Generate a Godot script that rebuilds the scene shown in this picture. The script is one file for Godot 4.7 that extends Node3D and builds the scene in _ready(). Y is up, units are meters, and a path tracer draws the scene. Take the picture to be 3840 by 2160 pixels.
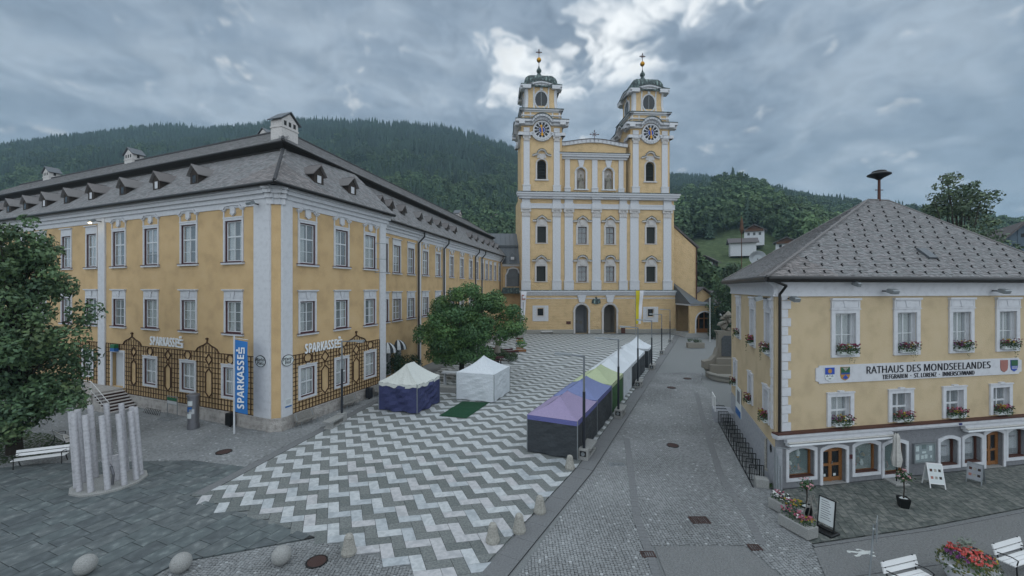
extends Node3D
# A market square under a heavy morning sky: a long yellow monastery wing on the left, a twin-towered church at the end,
# the town hall on the right, a herringbone marble plaza with market tents between them. Units are metres.

var rng := RandomNumberGenerator.new()
var M := {}
var K := {}
const EYE := Vector3(0, 9.5, 0)

# ---------------------------------------------------------------- mesh collector
class B:
	var v := PackedVector3Array()
	var n := PackedVector3Array()
	var c := PackedColorArray()
	var t := Transform3D()
	var col := Color(1, 1, 1)
	func tri(a: Vector3, b: Vector3, d: Vector3) -> void:
		var A := t * a
		var E := t * b
		var D := t * d
		var nn := (E - A).cross(D - A).normalized()
		v.append(A); v.append(D); v.append(E)
		n.append(nn); n.append(nn); n.append(nn)
		c.append(col); c.append(col); c.append(col)
	func quad(a: Vector3, b: Vector3, d: Vector3, e: Vector3) -> void:
		tri(a, b, d)
		tri(a, d, e)
	func stri(a: Vector3, b: Vector3, d: Vector3, na: Vector3, nb: Vector3, nd: Vector3) -> void:
		v.append(t * a); v.append(t * d); v.append(t * b)
		n.append((t.basis * na).normalized()); n.append((t.basis * nd).normalized()); n.append((t.basis * nb).normalized())
		c.append(col); c.append(col); c.append(col)
	func box(x0: float, y0: float, z0: float, x1: float, y1: float, z1: float) -> void:
		var p := [Vector3(x0, y0, z1), Vector3(x1, y0, z1), Vector3(x1, y1, z1), Vector3(x0, y1, z1), Vector3(x0, y0, z0), Vector3(x1, y0, z0), Vector3(x1, y1, z0), Vector3(x0, y1, z0)]
		quad(p[0], p[1], p[2], p[3]); quad(p[5], p[4], p[7], p[6])
		quad(p[3], p[2], p[6], p[7]); quad(p[4], p[5], p[1], p[0])
		quad(p[1], p[5], p[6], p[2]); quad(p[4], p[0], p[3], p[7])
	# a box whose upper and front edges are chamfered
	func cbox(x0: float, y0: float, z0: float, x1: float, y1: float, z1: float, k: float) -> void:
		var lo := [Vector3(x0, y0, z1), Vector3(x1, y0, z1), Vector3(x1, y0, z0), Vector3(x0, y0, z0)]
		var mi := [Vector3(x0, y1 - k, z1), Vector3(x1, y1 - k, z1), Vector3(x1, y1 - k, z0), Vector3(x0, y1 - k, z0)]
		var hi := [Vector3(x0 + k, y1, z1 - k), Vector3(x1 - k, y1, z1 - k), Vector3(x1 - k, y1, z0 + k), Vector3(x0 + k, y1, z0 + k)]
		for i in 4:
			var j := (i + 1) % 4
			quad(lo[i], lo[j], mi[j], mi[i]); quad(mi[i], mi[j], hi[j], hi[i])
		quad(hi[0], hi[1], hi[2], hi[3])
	# polygon (counter-clockwise in x, y) extruded from z0 to z1
	func prism(poly: PackedVector2Array, z0: float, z1: float) -> void:
		var ix := Geometry2D.triangulate_polygon(poly)
		var area := 0.0
		for i in poly.size():
			var q := poly[(i + 1) % poly.size()]
			area += poly[i].x * q.y - q.x * poly[i].y
		for i in range(0, ix.size(), 3):
			var a := poly[ix[i]]
			var b := poly[ix[i + 1]]
			var d := poly[ix[i + 2]]
			if (b - a).cross(d - a) < 0.0:
				var s := b
				b = d
				d = s
			tri(Vector3(a.x, a.y, z1), Vector3(b.x, b.y, z1), Vector3(d.x, d.y, z1))
			tri(Vector3(a.x, a.y, z0), Vector3(d.x, d.y, z0), Vector3(b.x, b.y, z0))
		for i in poly.size():
			var a := poly[i]
			var b := poly[(i + 1) % poly.size()]
			if area < 0.0:
				var s := a
				a = b
				b = s
			quad(Vector3(a.x, a.y, z0), Vector3(b.x, b.y, z0), Vector3(b.x, b.y, z1), Vector3(a.x, a.y, z1))
	func tube(a: Vector3, b: Vector3, r0: float, r1: float, k := 8, caps := true) -> void:
		var ax := (b - a).normalized()
		var u := ax.cross(Vector3(0.31, 0.2, 0.93) if absf(ax.z) < 0.9 else Vector3(1, 0, 0)).normalized()
		var w := ax.cross(u)
		for i in k:
			var f := TAU * i / k
			var g := TAU * (i + 1) / k
			var d0 := u * cos(f) + w * sin(f)
			var d1 := u * cos(g) + w * sin(g)
			stri(a + d0 * r0, a + d1 * r0, b + d1 * r1, d0, d1, d1)
			stri(a + d0 * r0, b + d1 * r1, b + d0 * r1, d0, d1, d0)
			if caps:
				tri(b, b + d0 * r1, b + d1 * r1)
				tri(a, a + d1 * r0, a + d0 * r0)
	func path(p: Array, r: float, k := 6) -> void:
		for i in p.size() - 1:
			tube(p[i], p[i + 1], r, r, k)
	# profile of (radius, height) pairs turned about y
	func lathe(prof: Array, k := 16, sharp := false) -> void:
		for j in prof.size() - 1:
			var p: Vector2 = prof[j]
			var q: Vector2 = prof[j + 1]
			var s := Vector2(q.y - p.y, p.x - q.x).normalized()
			for i in k:
				var f := TAU * i / k
				var g := TAU * (i + 1) / k
				var d0 := Vector3(cos(f), 0, -sin(f))
				var d1 := Vector3(cos(g), 0, -sin(g))
				var n0 := d0 * s.x + Vector3.UP * s.y
				var n1 := d1 * s.x + Vector3.UP * s.y
				if sharp:
					n0 = ((d0 + d1) * 0.5 * s.x + Vector3.UP * s.y).normalized()
					n1 = n0
				stri(d0 * p.x + Vector3.UP * p.y, d1 * p.x + Vector3.UP * p.y, d1 * q.x + Vector3.UP * q.y, n0, n1, n1)
				stri(d0 * p.x + Vector3.UP * p.y, d1 * q.x + Vector3.UP * q.y, d0 * q.x + Vector3.UP * q.y, n0, n1, n0)
	# wall in the plane z = 0 from (0, y0) to (w, y1) with rectangular holes whose reveals run back to z = -depth
	func wall(w: float, y0: float, y1: float, holes: Array, depth := 0.3) -> void:
		var xs := [0.0, w]
		var ys := [y0, y1]
		for h in holes:
			for q in [h.position.x, h.end.x]:
				if not xs.has(q):
					xs.append(q)
			for q in [h.position.y, h.end.y]:
				if not ys.has(q):
					ys.append(q)
		xs.sort()
		ys.sort()
		for i in xs.size() - 1:
			for j in ys.size() - 1:
				var m := Vector2((xs[i] + xs[i + 1]) / 2.0, (ys[j] + ys[j + 1]) / 2.0)
				var open := false
				for h in holes:
					if h.has_point(m):
						open = true
						break
				if not open:
					quad(Vector3(xs[i], ys[j], 0), Vector3(xs[i + 1], ys[j], 0), Vector3(xs[i + 1], ys[j + 1], 0), Vector3(xs[i], ys[j + 1], 0))
		for h in holes:
			var a: Vector2 = h.position
			var e: Vector2 = h.end
			quad(Vector3(a.x, a.y, 0), Vector3(a.x, a.y, -depth), Vector3(a.x, e.y, -depth), Vector3(a.x, e.y, 0))
			quad(Vector3(e.x, a.y, -depth), Vector3(e.x, a.y, 0), Vector3(e.x, e.y, 0), Vector3(e.x, e.y, -depth))
			quad(Vector3(a.x, a.y, 0), Vector3(e.x, a.y, 0), Vector3(e.x, a.y, -depth), Vector3(a.x, a.y, -depth))
			quad(Vector3(a.x, e.y, -depth), Vector3(e.x, e.y, -depth), Vector3(e.x, e.y, 0), Vector3(a.x, e.y, 0))
	# frame of width k round a rectangle, from z0 to z1
	func frame(x0: float, y0: float, x1: float, y1: float, k: float, z0: float, z1: float) -> void:
		box(x0, y0, z0, x0 + k, y1, z1); box(x1 - k, y0, z0, x1, y1, z1)
		box(x0 + k, y0, z0, x1 - k, y0 + k, z1); box(x0 + k, y1 - k, z0, x1 - k, y1, z1)
	# strip along a polyline in the x, y plane, k wide, from z0 to z1
	func strip(p: Array, k: float, z0: float, z1: float) -> void:
		for i in p.size() - 1:
			var a: Vector2 = p[i]
			var b: Vector2 = p[i + 1]
			var o := (b - a).normalized().orthogonal() * k * 0.5
			var e := (b - a).normalized() * k * 0.2
			prism(PackedVector2Array([a - o - e, b - o + e, b + o + e, a + o - e]), z0, z1)
	func mesh() -> ArrayMesh:
		var m := ArrayMesh.new()
		add_to(m)
		return m
	func add_to(m: ArrayMesh) -> void:
		if v.is_empty():
			return
		var a := []
		a.resize(Mesh.ARRAY_MAX)
		a[Mesh.ARRAY_VERTEX] = v
		a[Mesh.ARRAY_NORMAL] = n
		a[Mesh.ARRAY_COLOR] = c
		m.add_surface_from_arrays(Mesh.PRIMITIVE_TRIANGLES, a)

# ---------------------------------------------------------------- nodes
func numbered(called: String) -> String:
	if not K.has("count"):
		K.count = {}
	var k: int = K.count.get(called, 0)
	K.count[called] = k + 1
	return called if k == 0 else "%s_%03d" % [called, k]

func tag(o: Node, label: String, category: String, group := "") -> Node:
	o.set_meta("label", label)
	o.set_meta("category", category)
	if group:
		o.set_meta("group", group)
	return o

func thing(called: String, label: String, category: String, at := Vector3.ZERO, turn := 0.0, group := "") -> Node3D:
	var o := Node3D.new()
	o.name = numbered(called)
	add_child(o)
	o.position = at
	o.rotation.y = turn
	tag(o, label, category, group)
	return o

func part(parent: Node, called: String, m: Mesh, material: Material, at := Transform3D()) -> MeshInstance3D:
	var o := MeshInstance3D.new()
	o.mesh = m
	o.material_override = material
	o.transform = at
	o.name = called if parent != self else numbered(called)
	parent.add_child(o, true)
	return o

func make(parent: Node, called: String, b: B, material: Material) -> MeshInstance3D:
	return part(parent, called, b.mesh(), material)

func group_node(parent: Node, called: String, at := Transform3D()) -> Node3D:
	var o := Node3D.new()
	o.name = called
	parent.add_child(o, true)
	o.transform = at
	return o

func struct(called: String, b: B, material: Material) -> MeshInstance3D:
	var o := make(self, called, b, material)
	o.set_meta("kind", "structure")
	return o

# a piece: the shared unit cube, scaled
func piece(parent: Node, called: String, at: Vector3, size: Vector3, material: Material, basis := Basis()) -> MeshInstance3D:
	if not K.has("cube"):
		var b := B.new()
		b.box(-0.5, -0.5, -0.5, 0.5, 0.5, 0.5)
		K.cube = b.mesh()
	return part(parent, called, K.cube, material, Transform3D(basis * Basis.from_scale(size), at))

func copy(o: Node3D, label: String, at: Vector3, turn := 0.0) -> Node3D:
	var r := o.duplicate()
	var base: String = o.name
	var cut := base.rfind("_")
	if cut > 0 and base.substr(cut + 1).is_valid_int():
		base = base.substr(0, cut)
	r.name = numbered(base)
	add_child(r)
	r.position = at
	r.rotation.y = turn
	r.set_meta("label", label)
	return r

# the frame of a facade: x runs from left to right as seen from outside, y up, z outwards
func facade(left: Vector3, right: Vector3) -> Transform3D:
	var x := (right - left).normalized()
	return Transform3D(Basis(x, Vector3.UP, x.cross(Vector3.UP)), left)

func scatter(parent: Node, called: String, m: Mesh, places: Array, colors: Array, material: Material) -> MultiMeshInstance3D:
	var mm := MultiMesh.new()
	mm.transform_format = MultiMesh.TRANSFORM_3D
	mm.use_colors = not colors.is_empty()
	mm.mesh = m
	mm.instance_count = places.size()
	for i in places.size():
		mm.set_instance_transform(i, places[i])
		if mm.use_colors:
			mm.set_instance_color(i, colors[i])
	var o := MultiMeshInstance3D.new()
	o.multimesh = mm
	o.material_override = material
	o.name = called if parent != self else numbered(called)
	o.set_meta("kind", "stuff")
	parent.add_child(o, true)
	return o

# ---------------------------------------------------------------- materials
func noise(freq: float, octaves := 4, sd := 1, kind := FastNoiseLite.TYPE_SIMPLEX_SMOOTH) -> FastNoiseLite:
	var f := FastNoiseLite.new()
	f.noise_type = kind
	f.frequency = freq
	f.fractal_octaves = octaves
	f.seed = sd
	return f

func tex(stops: Array, freq: float, octaves := 4, sd := 1, size := 512, kind := FastNoiseLite.TYPE_SIMPLEX_SMOOTH, warp := 0.0) -> NoiseTexture2D:
	var f := noise(freq, octaves, sd, kind)
	if warp > 0.0:
		f.domain_warp_enabled = true
		f.domain_warp_amplitude = warp
		f.domain_warp_frequency = freq * 0.7
	var g := Gradient.new()
	var offs := PackedFloat32Array()
	var cols := PackedColorArray()
	for s in stops:
		offs.append(s[0])
		cols.append(s[1])
	g.offsets = offs
	g.colors = cols
	var t := NoiseTexture2D.new()
	t.width = size
	t.height = size
	t.seamless = true
	t.noise = f
	t.color_ramp = g
	return t

func bump(freq: float, strength: float, octaves := 3, sd := 5, size := 256, kind := FastNoiseLite.TYPE_SIMPLEX_SMOOTH) -> NoiseTexture2D:
	var t := NoiseTexture2D.new()
	t.width = size
	t.height = size
	t.seamless = true
	t.as_normal_map = true
	t.bump_strength = strength
	t.noise = noise(freq, octaves, sd, kind)
	return t

func mat(color: Color, rough := 0.85, metal := 0.0) -> StandardMaterial3D:
	var m := StandardMaterial3D.new()
	m.albedo_color = color
	m.roughness = rough
	m.metallic = metal
	return m

# plain colour broken up by a grain of `spread`, tiled every `metres`; relief from a normal map
func grained(color: Color, spread: float, metres: float, rough := 0.9, relief: Texture2D = null, freq := 0.02, sd := 1, size := 512) -> StandardMaterial3D:
	var m := mat(Color.WHITE, rough)
	m.albedo_texture = tex([[0.0, color.darkened(spread)], [0.5, color], [1.0, color.lightened(spread * 0.6)]], freq, 5 if size == 512 else 8, sd, size)
	m.uv1_triplanar = true
	m.uv1_world_triplanar = true
	m.uv1_scale = Vector3.ONE / metres
	if relief:
		m.normal_enabled = true
		m.normal_texture = relief
	return m

func tinted(color: Color, rough := 0.85) -> StandardMaterial3D:
	var m := mat(color, rough)
	m.vertex_color_use_as_albedo = true
	return m

func materials() -> void:
	var rough := bump(0.09, 5.0, 4, 3)
	var fine := bump(0.2, 3.0, 3, 8)
	M.yellow = grained(Color(0.755, 0.64, 0.475), 0.11, 11.0, 0.95, rough, 0.006, 2, 1024)
	M.church = grained(Color(0.80, 0.69, 0.525), 0.08, 13.0, 0.95, fine, 0.006, 3, 1024)
	M.hall = grained(Color(0.735, 0.66, 0.535), 0.09, 9.0, 0.95, rough, 0.006, 4, 1024)
	for k in ["yellow", "hall"]:
		M[k].normal_scale = 0.35
		M[k].normal_texture = bump(0.3, 3.0, 3, 6, 512)
	M.white = grained(Color(0.765, 0.77, 0.785), 0.07, 4.0, 0.85, null, 0.02, 6)
	M.oldwhite = grained(Color(0.77, 0.755, 0.745), 0.16, 2.5, 0.9, fine, 0.03, 7)
	M.plinth = grained(Color(0.66, 0.64, 0.62), 0.22, 3.0, 0.95, rough, 0.012, 9)
	M.greyrender = grained(Color(0.47, 0.475, 0.49), 0.08, 3.0, 0.9, fine, 0.02, 10)
	M.greybase = grained(Color(0.59, 0.60, 0.62), 0.10, 3.0, 0.9, fine, 0.02, 11)
	M.stone = grained(Color(0.60, 0.59, 0.56), 0.25, 1.6, 0.9, rough, 0.03, 12)
	M.concrete = grained(Color(0.58, 0.58, 0.57), 0.20, 1.2, 0.9, rough, 0.04, 13)
	M.roofbase = grained(Color(0.23, 0.23, 0.24), 0.2, 2.0, 0.95, null, 0.03, 14)
	M.soffit = mat(Color(0.13, 0.12, 0.11), 0.8)
	M.gutter = mat(Color(0.15, 0.145, 0.145), 0.45, 0.5)
	M.zinc = grained(Color(0.36, 0.38, 0.40), 0.15, 3.0, 0.5, null, 0.03, 15)
	M.zinc.metallic = 0.4
	M.copper = mat(Color.WHITE, 0.7)
	M.copper.albedo_texture = tex([[0.25, Color(0.15, 0.19, 0.19)], [0.55, Color(0.23, 0.28, 0.28)], [0.68, Color(0.34, 0.41, 0.40)], [0.85, Color(0.55, 0.62, 0.60)]], 0.012, 5, 21)
	M.copper.uv1_triplanar = true
	M.copper.uv1_world_triplanar = true
	M.copper.uv1_scale = Vector3(0.25, 0.12, 0.25)
	M.maroon = mat(Color(0.27, 0.10, 0.12), 0.5)
	M.sash = mat(Color(0.78, 0.79, 0.80), 0.5)
	M.glass = mat(Color(0.7, 0.74, 0.76, 0.18), 0.04)
	M.glass.transparency = BaseMaterial3D.TRANSPARENCY_ALPHA
	M.clear = mat(Color(0.75, 0.85, 0.85, 0.12), 0.03)
	M.clear.metallic_specular = 0.25
	M.clear.transparency = BaseMaterial3D.TRANSPARENCY_ALPHA
	M.darkglass = mat(Color(0.13, 0.14, 0.15), 0.12)
	M.louvre = mat(Color(0.16, 0.17, 0.16), 0.8)
	M.room = mat(Color(0.52, 0.50, 0.47), 0.95)
	M.curtain = mat(Color(0.80, 0.81, 0.80), 0.95)
	M.blind = mat(Color(0.70, 0.71, 0.72), 0.9)
	M.trellis = grained(Color(0.27, 0.175, 0.085), 0.25, 1.0, 0.85, null, 0.05, 16)
	M.darkwood = grained(Color(0.20, 0.17, 0.15), 0.3, 1.0, 0.9, null, 0.05, 17)
	M.oak = grained(Color(0.52, 0.34, 0.17), 0.22, 1.2, 0.55, null, 0.03, 18)
	M.brown = mat(Color(0.28, 0.15, 0.11), 0.7)
	M.benchwood = grained(Color(0.50, 0.49, 0.47), 0.25, 0.8, 0.85, null, 0.05, 19)
	M.whitewood = mat(Color(0.85, 0.85, 0.85), 0.5)
	M.iron = mat(Color(0.10, 0.105, 0.11), 0.5, 0.4)
	M.lamppost = mat(Color(0.185, 0.20, 0.225), 0.4, 0.4)
	M.lamparm = mat(Color(0.50, 0.52, 0.54), 0.4, 0.6)
	M.lens = mat(Color(0.82, 0.84, 0.85), 0.3)
	M.steel = mat(Color(0.52, 0.52, 0.54), 0.42, 0.75)
	M.galv = mat(Color(0.55, 0.57, 0.58), 0.45, 0.6)
	M.tubes = grained(Color(0.72, 0.715, 0.73), 0.18, 1.4, 0.55, null, 0.015, 20)
	M.tubes.metallic = 0.25
	M.rust = grained(Color(0.24, 0.15, 0.13), 0.25, 0.5, 0.8, fine, 0.05, 22)
	M.gold = mat(Color(0.72, 0.52, 0.16), 0.35, 0.8)
	M.black = mat(Color(0.045, 0.045, 0.05), 0.6)
	M.letter = mat(Color(0.88, 0.89, 0.90), 0.5)
	M.ink = mat(Color(0.07, 0.07, 0.11), 0.7)
	M.navy = mat(Color(0.10, 0.13, 0.38), 0.7)
	M.shield_blue = mat(Color(0.13, 0.27, 0.62), 0.6)
	M.shield_green = mat(Color(0.11, 0.33, 0.20), 0.6)
	M.shield_ochre = mat(Color(0.66, 0.48, 0.20), 0.6)
	M.shield_red = mat(Color(0.60, 0.40, 0.36), 0.7)
	M.flagblue = mat(Color(0.17, 0.44, 0.70), 0.75)
	M.flagyellow = mat(Color(0.74, 0.68, 0.12), 0.8)
	M.flagwhite = mat(Color(0.84, 0.84, 0.86), 0.8)
	M.green = mat(Color(0.06, 0.36, 0.22), 0.6)
	M.poster = mat(Color(0.78, 0.80, 0.80), 0.6)
	M.posterblue = mat(Color(0.13, 0.36, 0.60), 0.6)
	M.carpet = grained(Color(0.035, 0.27, 0.15), 0.3, 0.6, 1.0, bump(0.3, 6.0), 0.15, 23)
	var fold := bump(0.012, 10.0, 3, 31, 512)
	for c in [["purple", Color(0.57, 0.52, 0.64)], ["lilacblue", Color(0.44, 0.48, 0.64)], ["pistachio", Color(0.68, 0.72, 0.58)], ["canvas", Color(0.80, 0.82, 0.84)], ["cream", Color(0.78, 0.79, 0.77)],
			["slate", Color(0.20, 0.215, 0.23)], ["navycloth", Color(0.20, 0.22, 0.37)], ["meadow", Color(0.20, 0.35, 0.19)], ["violetblue", Color(0.36, 0.37, 0.58)], ["parasol", Color(0.72, 0.71, 0.69)]]:
		var m := grained(c[1], 0.06, 1.5, 0.85, fold, 0.02, 24)
		m.backlight_enabled = true
		m.backlight = Color(c[1].r * 0.25, c[1].g * 0.25, c[1].b * 0.25)
		M[c[0]] = m
	# paving
	M.marble = mat(Color.WHITE, 0.6)
	M.marble.albedo_texture = tex([[0.2, Color(0.64, 0.655, 0.665)], [0.45, Color(0.70, 0.715, 0.72)], [0.6, Color(0.735, 0.745, 0.75)], [0.8, Color(0.66, 0.675, 0.68)]], 0.005, 5, 41, 1024, FastNoiseLite.TYPE_SIMPLEX_SMOOTH, 60.0)
	M.marble2 = M.marble.duplicate()
	M.marble2.albedo_color = Color(0.93, 0.94, 0.95)
	M.marble3 = M.marble.duplicate()
	M.marble3.albedo_color = Color(0.98, 0.96, 0.96)
	M.granite = mat(Color.WHITE, 0.8)
	M.granite.albedo_texture = tex([[0.2, Color(0.365, 0.38, 0.378)], [0.5, Color(0.43, 0.445, 0.438)], [0.8, Color(0.485, 0.495, 0.485)]], 0.03, 5, 42)
	M.granite2 = M.granite.duplicate()
	M.granite2.albedo_color = Color(0.92, 0.93, 0.93)
	M.slab = mat(Color.WHITE, 0.75)
	M.slab.albedo_texture = tex([[0.2, Color(0.31, 0.333, 0.338)], [0.5, Color(0.35, 0.372, 0.376)], [0.7, Color(0.38, 0.402, 0.404)], [0.88, Color(0.46, 0.482, 0.48)]], 0.005, 6, 43, 1024, FastNoiseLite.TYPE_SIMPLEX_SMOOTH, 70.0)
	M.slab2 = M.slab.duplicate()
	M.slab2.albedo_color = Color(0.90, 0.91, 0.92)
	M.slab3 = M.slab.duplicate()
	M.slab3.albedo_color = Color(0.98, 1.0, 1.0)
	M.paver = mat(Color.WHITE, 0.9)
	M.paver.albedo_texture = tex([[0.2, Color(0.31, 0.325, 0.315)], [0.5, Color(0.395, 0.405, 0.39)], [0.8, Color(0.46, 0.465, 0.44)]], 0.012, 5, 44)
	M.paver2 = M.paver.duplicate()
	M.paver2.albedo_color = Color(0.86, 0.88, 0.88)
	M.kerb = grained(Color(0.44, 0.445, 0.45), 0.12, 1.5, 0.85, fine, 0.03, 45)
	for k in ["marble", "marble2", "marble3", "granite", "granite2", "slab", "slab2", "slab3", "paver", "paver2"]:
		M[k].uv1_triplanar = true
		M[k].uv1_world_triplanar = true
		M[k].uv1_scale = Vector3.ONE / (3.0 if k.begins_with("marble") or k.begins_with("slab") else 1.7)
		M[k].normal_enabled = true
		M[k].normal_texture = fine
		M[k].normal_scale = 0.25
	M.joint = grained(Color(0.17, 0.175, 0.175), 0.2, 1.0, 1.0, rough, 0.05, 46)
	M.cobblebed = mat(Color.WHITE, 0.9)
	M.cobblebed.albedo_texture = tex([[0.1, Color(0.42, 0.43, 0.432)], [0.5, Color(0.48, 0.49, 0.49)], [0.9, Color(0.54, 0.55, 0.55)]], 0.06, 4, 47, 1024, FastNoiseLite.TYPE_CELLULAR)
	M.cobblebed.uv1_triplanar = true
	M.cobblebed.uv1_world_triplanar = true
	M.cobblebed.uv1_scale = Vector3.ONE * 0.35
	M.cobblebed.normal_enabled = true
	M.cobblebed.normal_texture = bump(0.06, 8.0, 2, 47, 1024, FastNoiseLite.TYPE_CELLULAR)
	M.cobble = tinted(Color.WHITE, 0.8)
	M.asphalt = grained(Color(0.465, 0.47, 0.47), 0.10, 5.0, 0.95, bump(0.3, 4.0), 0.1, 48)
	M.grass = grained(Color(0.17, 0.25, 0.10), 0.35, 6.0, 1.0, bump(0.3, 8.0), 0.06, 49)
	M.hill = grained(Color(0.24, 0.30, 0.15), 0.3, 60.0, 1.0, null, 0.03, 50)
	M.paint = grained(Color(0.78, 0.79, 0.78), 0.12, 0.8, 0.8, null, 0.08, 51)
	M.shingle = tinted(Color.WHITE, 0.9)
	M.shingle.normal_enabled = true
	M.shingle.normal_texture = fine
	M.shingle.uv1_triplanar = true
	M.shingle.uv1_world_triplanar = true
	M.shingle.uv1_scale = Vector3(1.2, 1.2, 1.2)
	for i in 4:
		M["shake%d" % i] = grained(Color.from_hsv(0.03, 0.03 + 0.02 * (i % 2), 0.45 + 0.03 * i), 0.2, 0.9, 0.9, fine, 0.06, 60 + i)
	M.bark = grained(Color(0.19, 0.165, 0.14), 0.35, 0.8, 1.0, rough, 0.05, 52)
	M.leaf = tinted(Color.WHITE, 0.7)
	M.leaf.backlight_enabled = true
	M.leaf.backlight = Color(0.10, 0.14, 0.04)
	M.petal = tinted(Color.WHITE, 0.8)
	M.petal.backlight_enabled = true
	M.petal.backlight = Color(0.1, 0.06, 0.06)
	M.forest = tinted(Color.WHITE, 0.9)
	M.treebark = M.bark
	M.statue = grained(Color(0.52, 0.50, 0.46), 0.25, 0.9, 0.9, rough, 0.05, 53)
	M.chalet = grained(Color(0.33, 0.22, 0.15), 0.2, 2.0, 0.9, null, 0.05, 54)
	M.barn = grained(Color(0.33, 0.385, 0.43), 0.14, 2.0, 0.85, null, 0.04, 55)
	M.tileroof = grained(Color(0.36, 0.34, 0.34), 0.2, 2.5, 0.9, rough, 0.05, 56)

# ---------------------------------------------------------------- the scene
func _ready() -> void:
	rng.seed = 20260705
	var cam := Camera3D.new()
	cam.name = "camera"
	add_child(cam)
	cam.position = EYE
	cam.fov = 69.2
	cam.near = 0.1
	cam.far = 4000.0
	cam.current = true
	var env := Environment.new()
	env.background_mode = Environment.BG_SKY
	env.sky = Sky.new()
	env.sky.sky_material = overcast()
	env.tonemap_mode = Environment.TONE_MAPPER_LINEAR
	env.tonemap_exposure = 1.75
	env.sdfgi_enabled = true
	env.ssao_enabled = true
	env.ssil_enabled = true
	env.fog_enabled = true
	env.fog_density = 0.00025
	env.fog_light_color = Color(0.55, 0.66, 0.72)
	var we := WorldEnvironment.new()
	we.name = "world_environment"
	we.environment = env
	add_child(we)
	var sun := DirectionalLight3D.new()
	sun.name = "sun"
	sun.light_energy = 0.5
	sun.light_color = Color(0.965, 0.99, 1.0)
	sun.light_angular_distance = 160.0
	sun.shadow_enabled = true
	add_child(sun)
	sun.rotation_degrees = Vector3(-52, 12, 0)
	materials()
	grounds()
	hills()
	monastery()
	church()
	town_hall()
	trees()
	far_houses()
	tents()
	street_furniture()
	monastery_things()
	town_hall_things()
	plaza_tiles()
	slabs_and_pavers()
	cobbles()

func overcast() -> PanoramaSkyMaterial:
	var w := 2048
	var h := 1024
	var big := noise(0.42, 4, 11)
	var mid := noise(1.5, 5, 12)
	var gap := noise(0.9, 4, 15)
	var fine := noise(2.2, 5, 19)
	var px := PackedFloat32Array()
	px.resize(w * h * 3)
	var dark := Vector3(0.098, 0.130, 0.178)
	var grey := Vector3(0.148, 0.190, 0.245)
	var pale := Vector3(0.225, 0.270, 0.325)
	var glow := Vector3(0.60, 0.62, 0.63)
	for j in h:
		var el := (0.5 - (j + 0.5) / h) * PI
		var sy := sin(el)
		var cy := cos(el)
		for i in w:
			var o := (j * w + i) * 3
			var col := Vector3(0.14, 0.15, 0.155)
			if sy > -0.02:
				var az := (i + 0.5) / w * TAU
				var x := sin(az) * cy
				var z := cos(az) * cy
				var k := 1.0 / (maxf(sy, 0.0) + 0.22)
				var p := Vector2(x * k * 1.25 + z * k * 0.4, z * k - x * k * 0.35)
				var a := big.get_noise_2d(p.x * 1.3, p.y * 1.9)
				var b := mid.get_noise_2d(p.x * 1.5 + a, p.y * 2.2)
				var f := clampf(0.5 + a * 0.62 + b * 0.42, 0.0, 1.0)
				col = dark.lerp(grey, smoothstep(0.1, 0.52, f)).lerp(pale, smoothstep(0.5, 0.95, f))
				# the break in the cloud behind the towers, and thinner cloud round it
				var dx := x / z - 0.21 if z > 0.05 else 9.0
				var dy := sy / z - 0.585 if z > 0.05 else 9.0
				var along := dx * 0.92 + dy * 0.39
				var across := dy * 0.92 - dx * 0.39
				var near := exp(-(along * along) / 0.058 - (across * across) / 0.0085)
				var wide := exp(-(along * along) / 0.22 - (across * across) / 0.06)
				var g := gap.get_noise_2d(p.x * 3.4, p.y * 3.4)
				var h2 := fine.get_noise_2d(p.x * 3.0 + g, p.y * 3.6)
				col *= 1.0 + 0.16 * h2
				col = col.lerp(pale * 1.12, wide * clampf(0.4 + g + 0.5 * h2, 0.0, 1.0))
				col = col.lerp(glow, smoothstep(0.28, 0.95, near + 0.8 * (g + 0.45 * h2) * minf(1.0, wide * 1.6)))
				# small bright rims elsewhere
				col = col.lerp(glow * 0.72, smoothstep(0.42, 0.8, g + h2 * 0.5) * 0.55)
				# pale band low over the hills
				col = col.lerp(pale * 1.1, 0.45 * exp(-pow(maxf(sy, 0.0) / 0.2, 2.0)))
			px[o] = col.x
			px[o + 1] = col.y
			px[o + 2] = col.z
	var im := Image.create_from_data(w, h, false, Image.FORMAT_RGBF, px.to_byte_array())
	var m := PanoramaSkyMaterial.new()
	m.panorama = ImageTexture.create_from_image(im)
	return m

# ---------------------------------------------------------------- ground
func sheet(called: String, poly: Array, y: float, material: Material) -> MeshInstance3D:
	var b := B.new()
	var p := PackedVector2Array(poly)
	b.t = Transform3D(Basis(Vector3.RIGHT, Vector3.FORWARD, Vector3.UP), Vector3.ZERO)
	b.prism(p, y - 0.03, y)
	var o := make(self, called, b, material)
	o.set_meta("kind", "structure")
	return o

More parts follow.
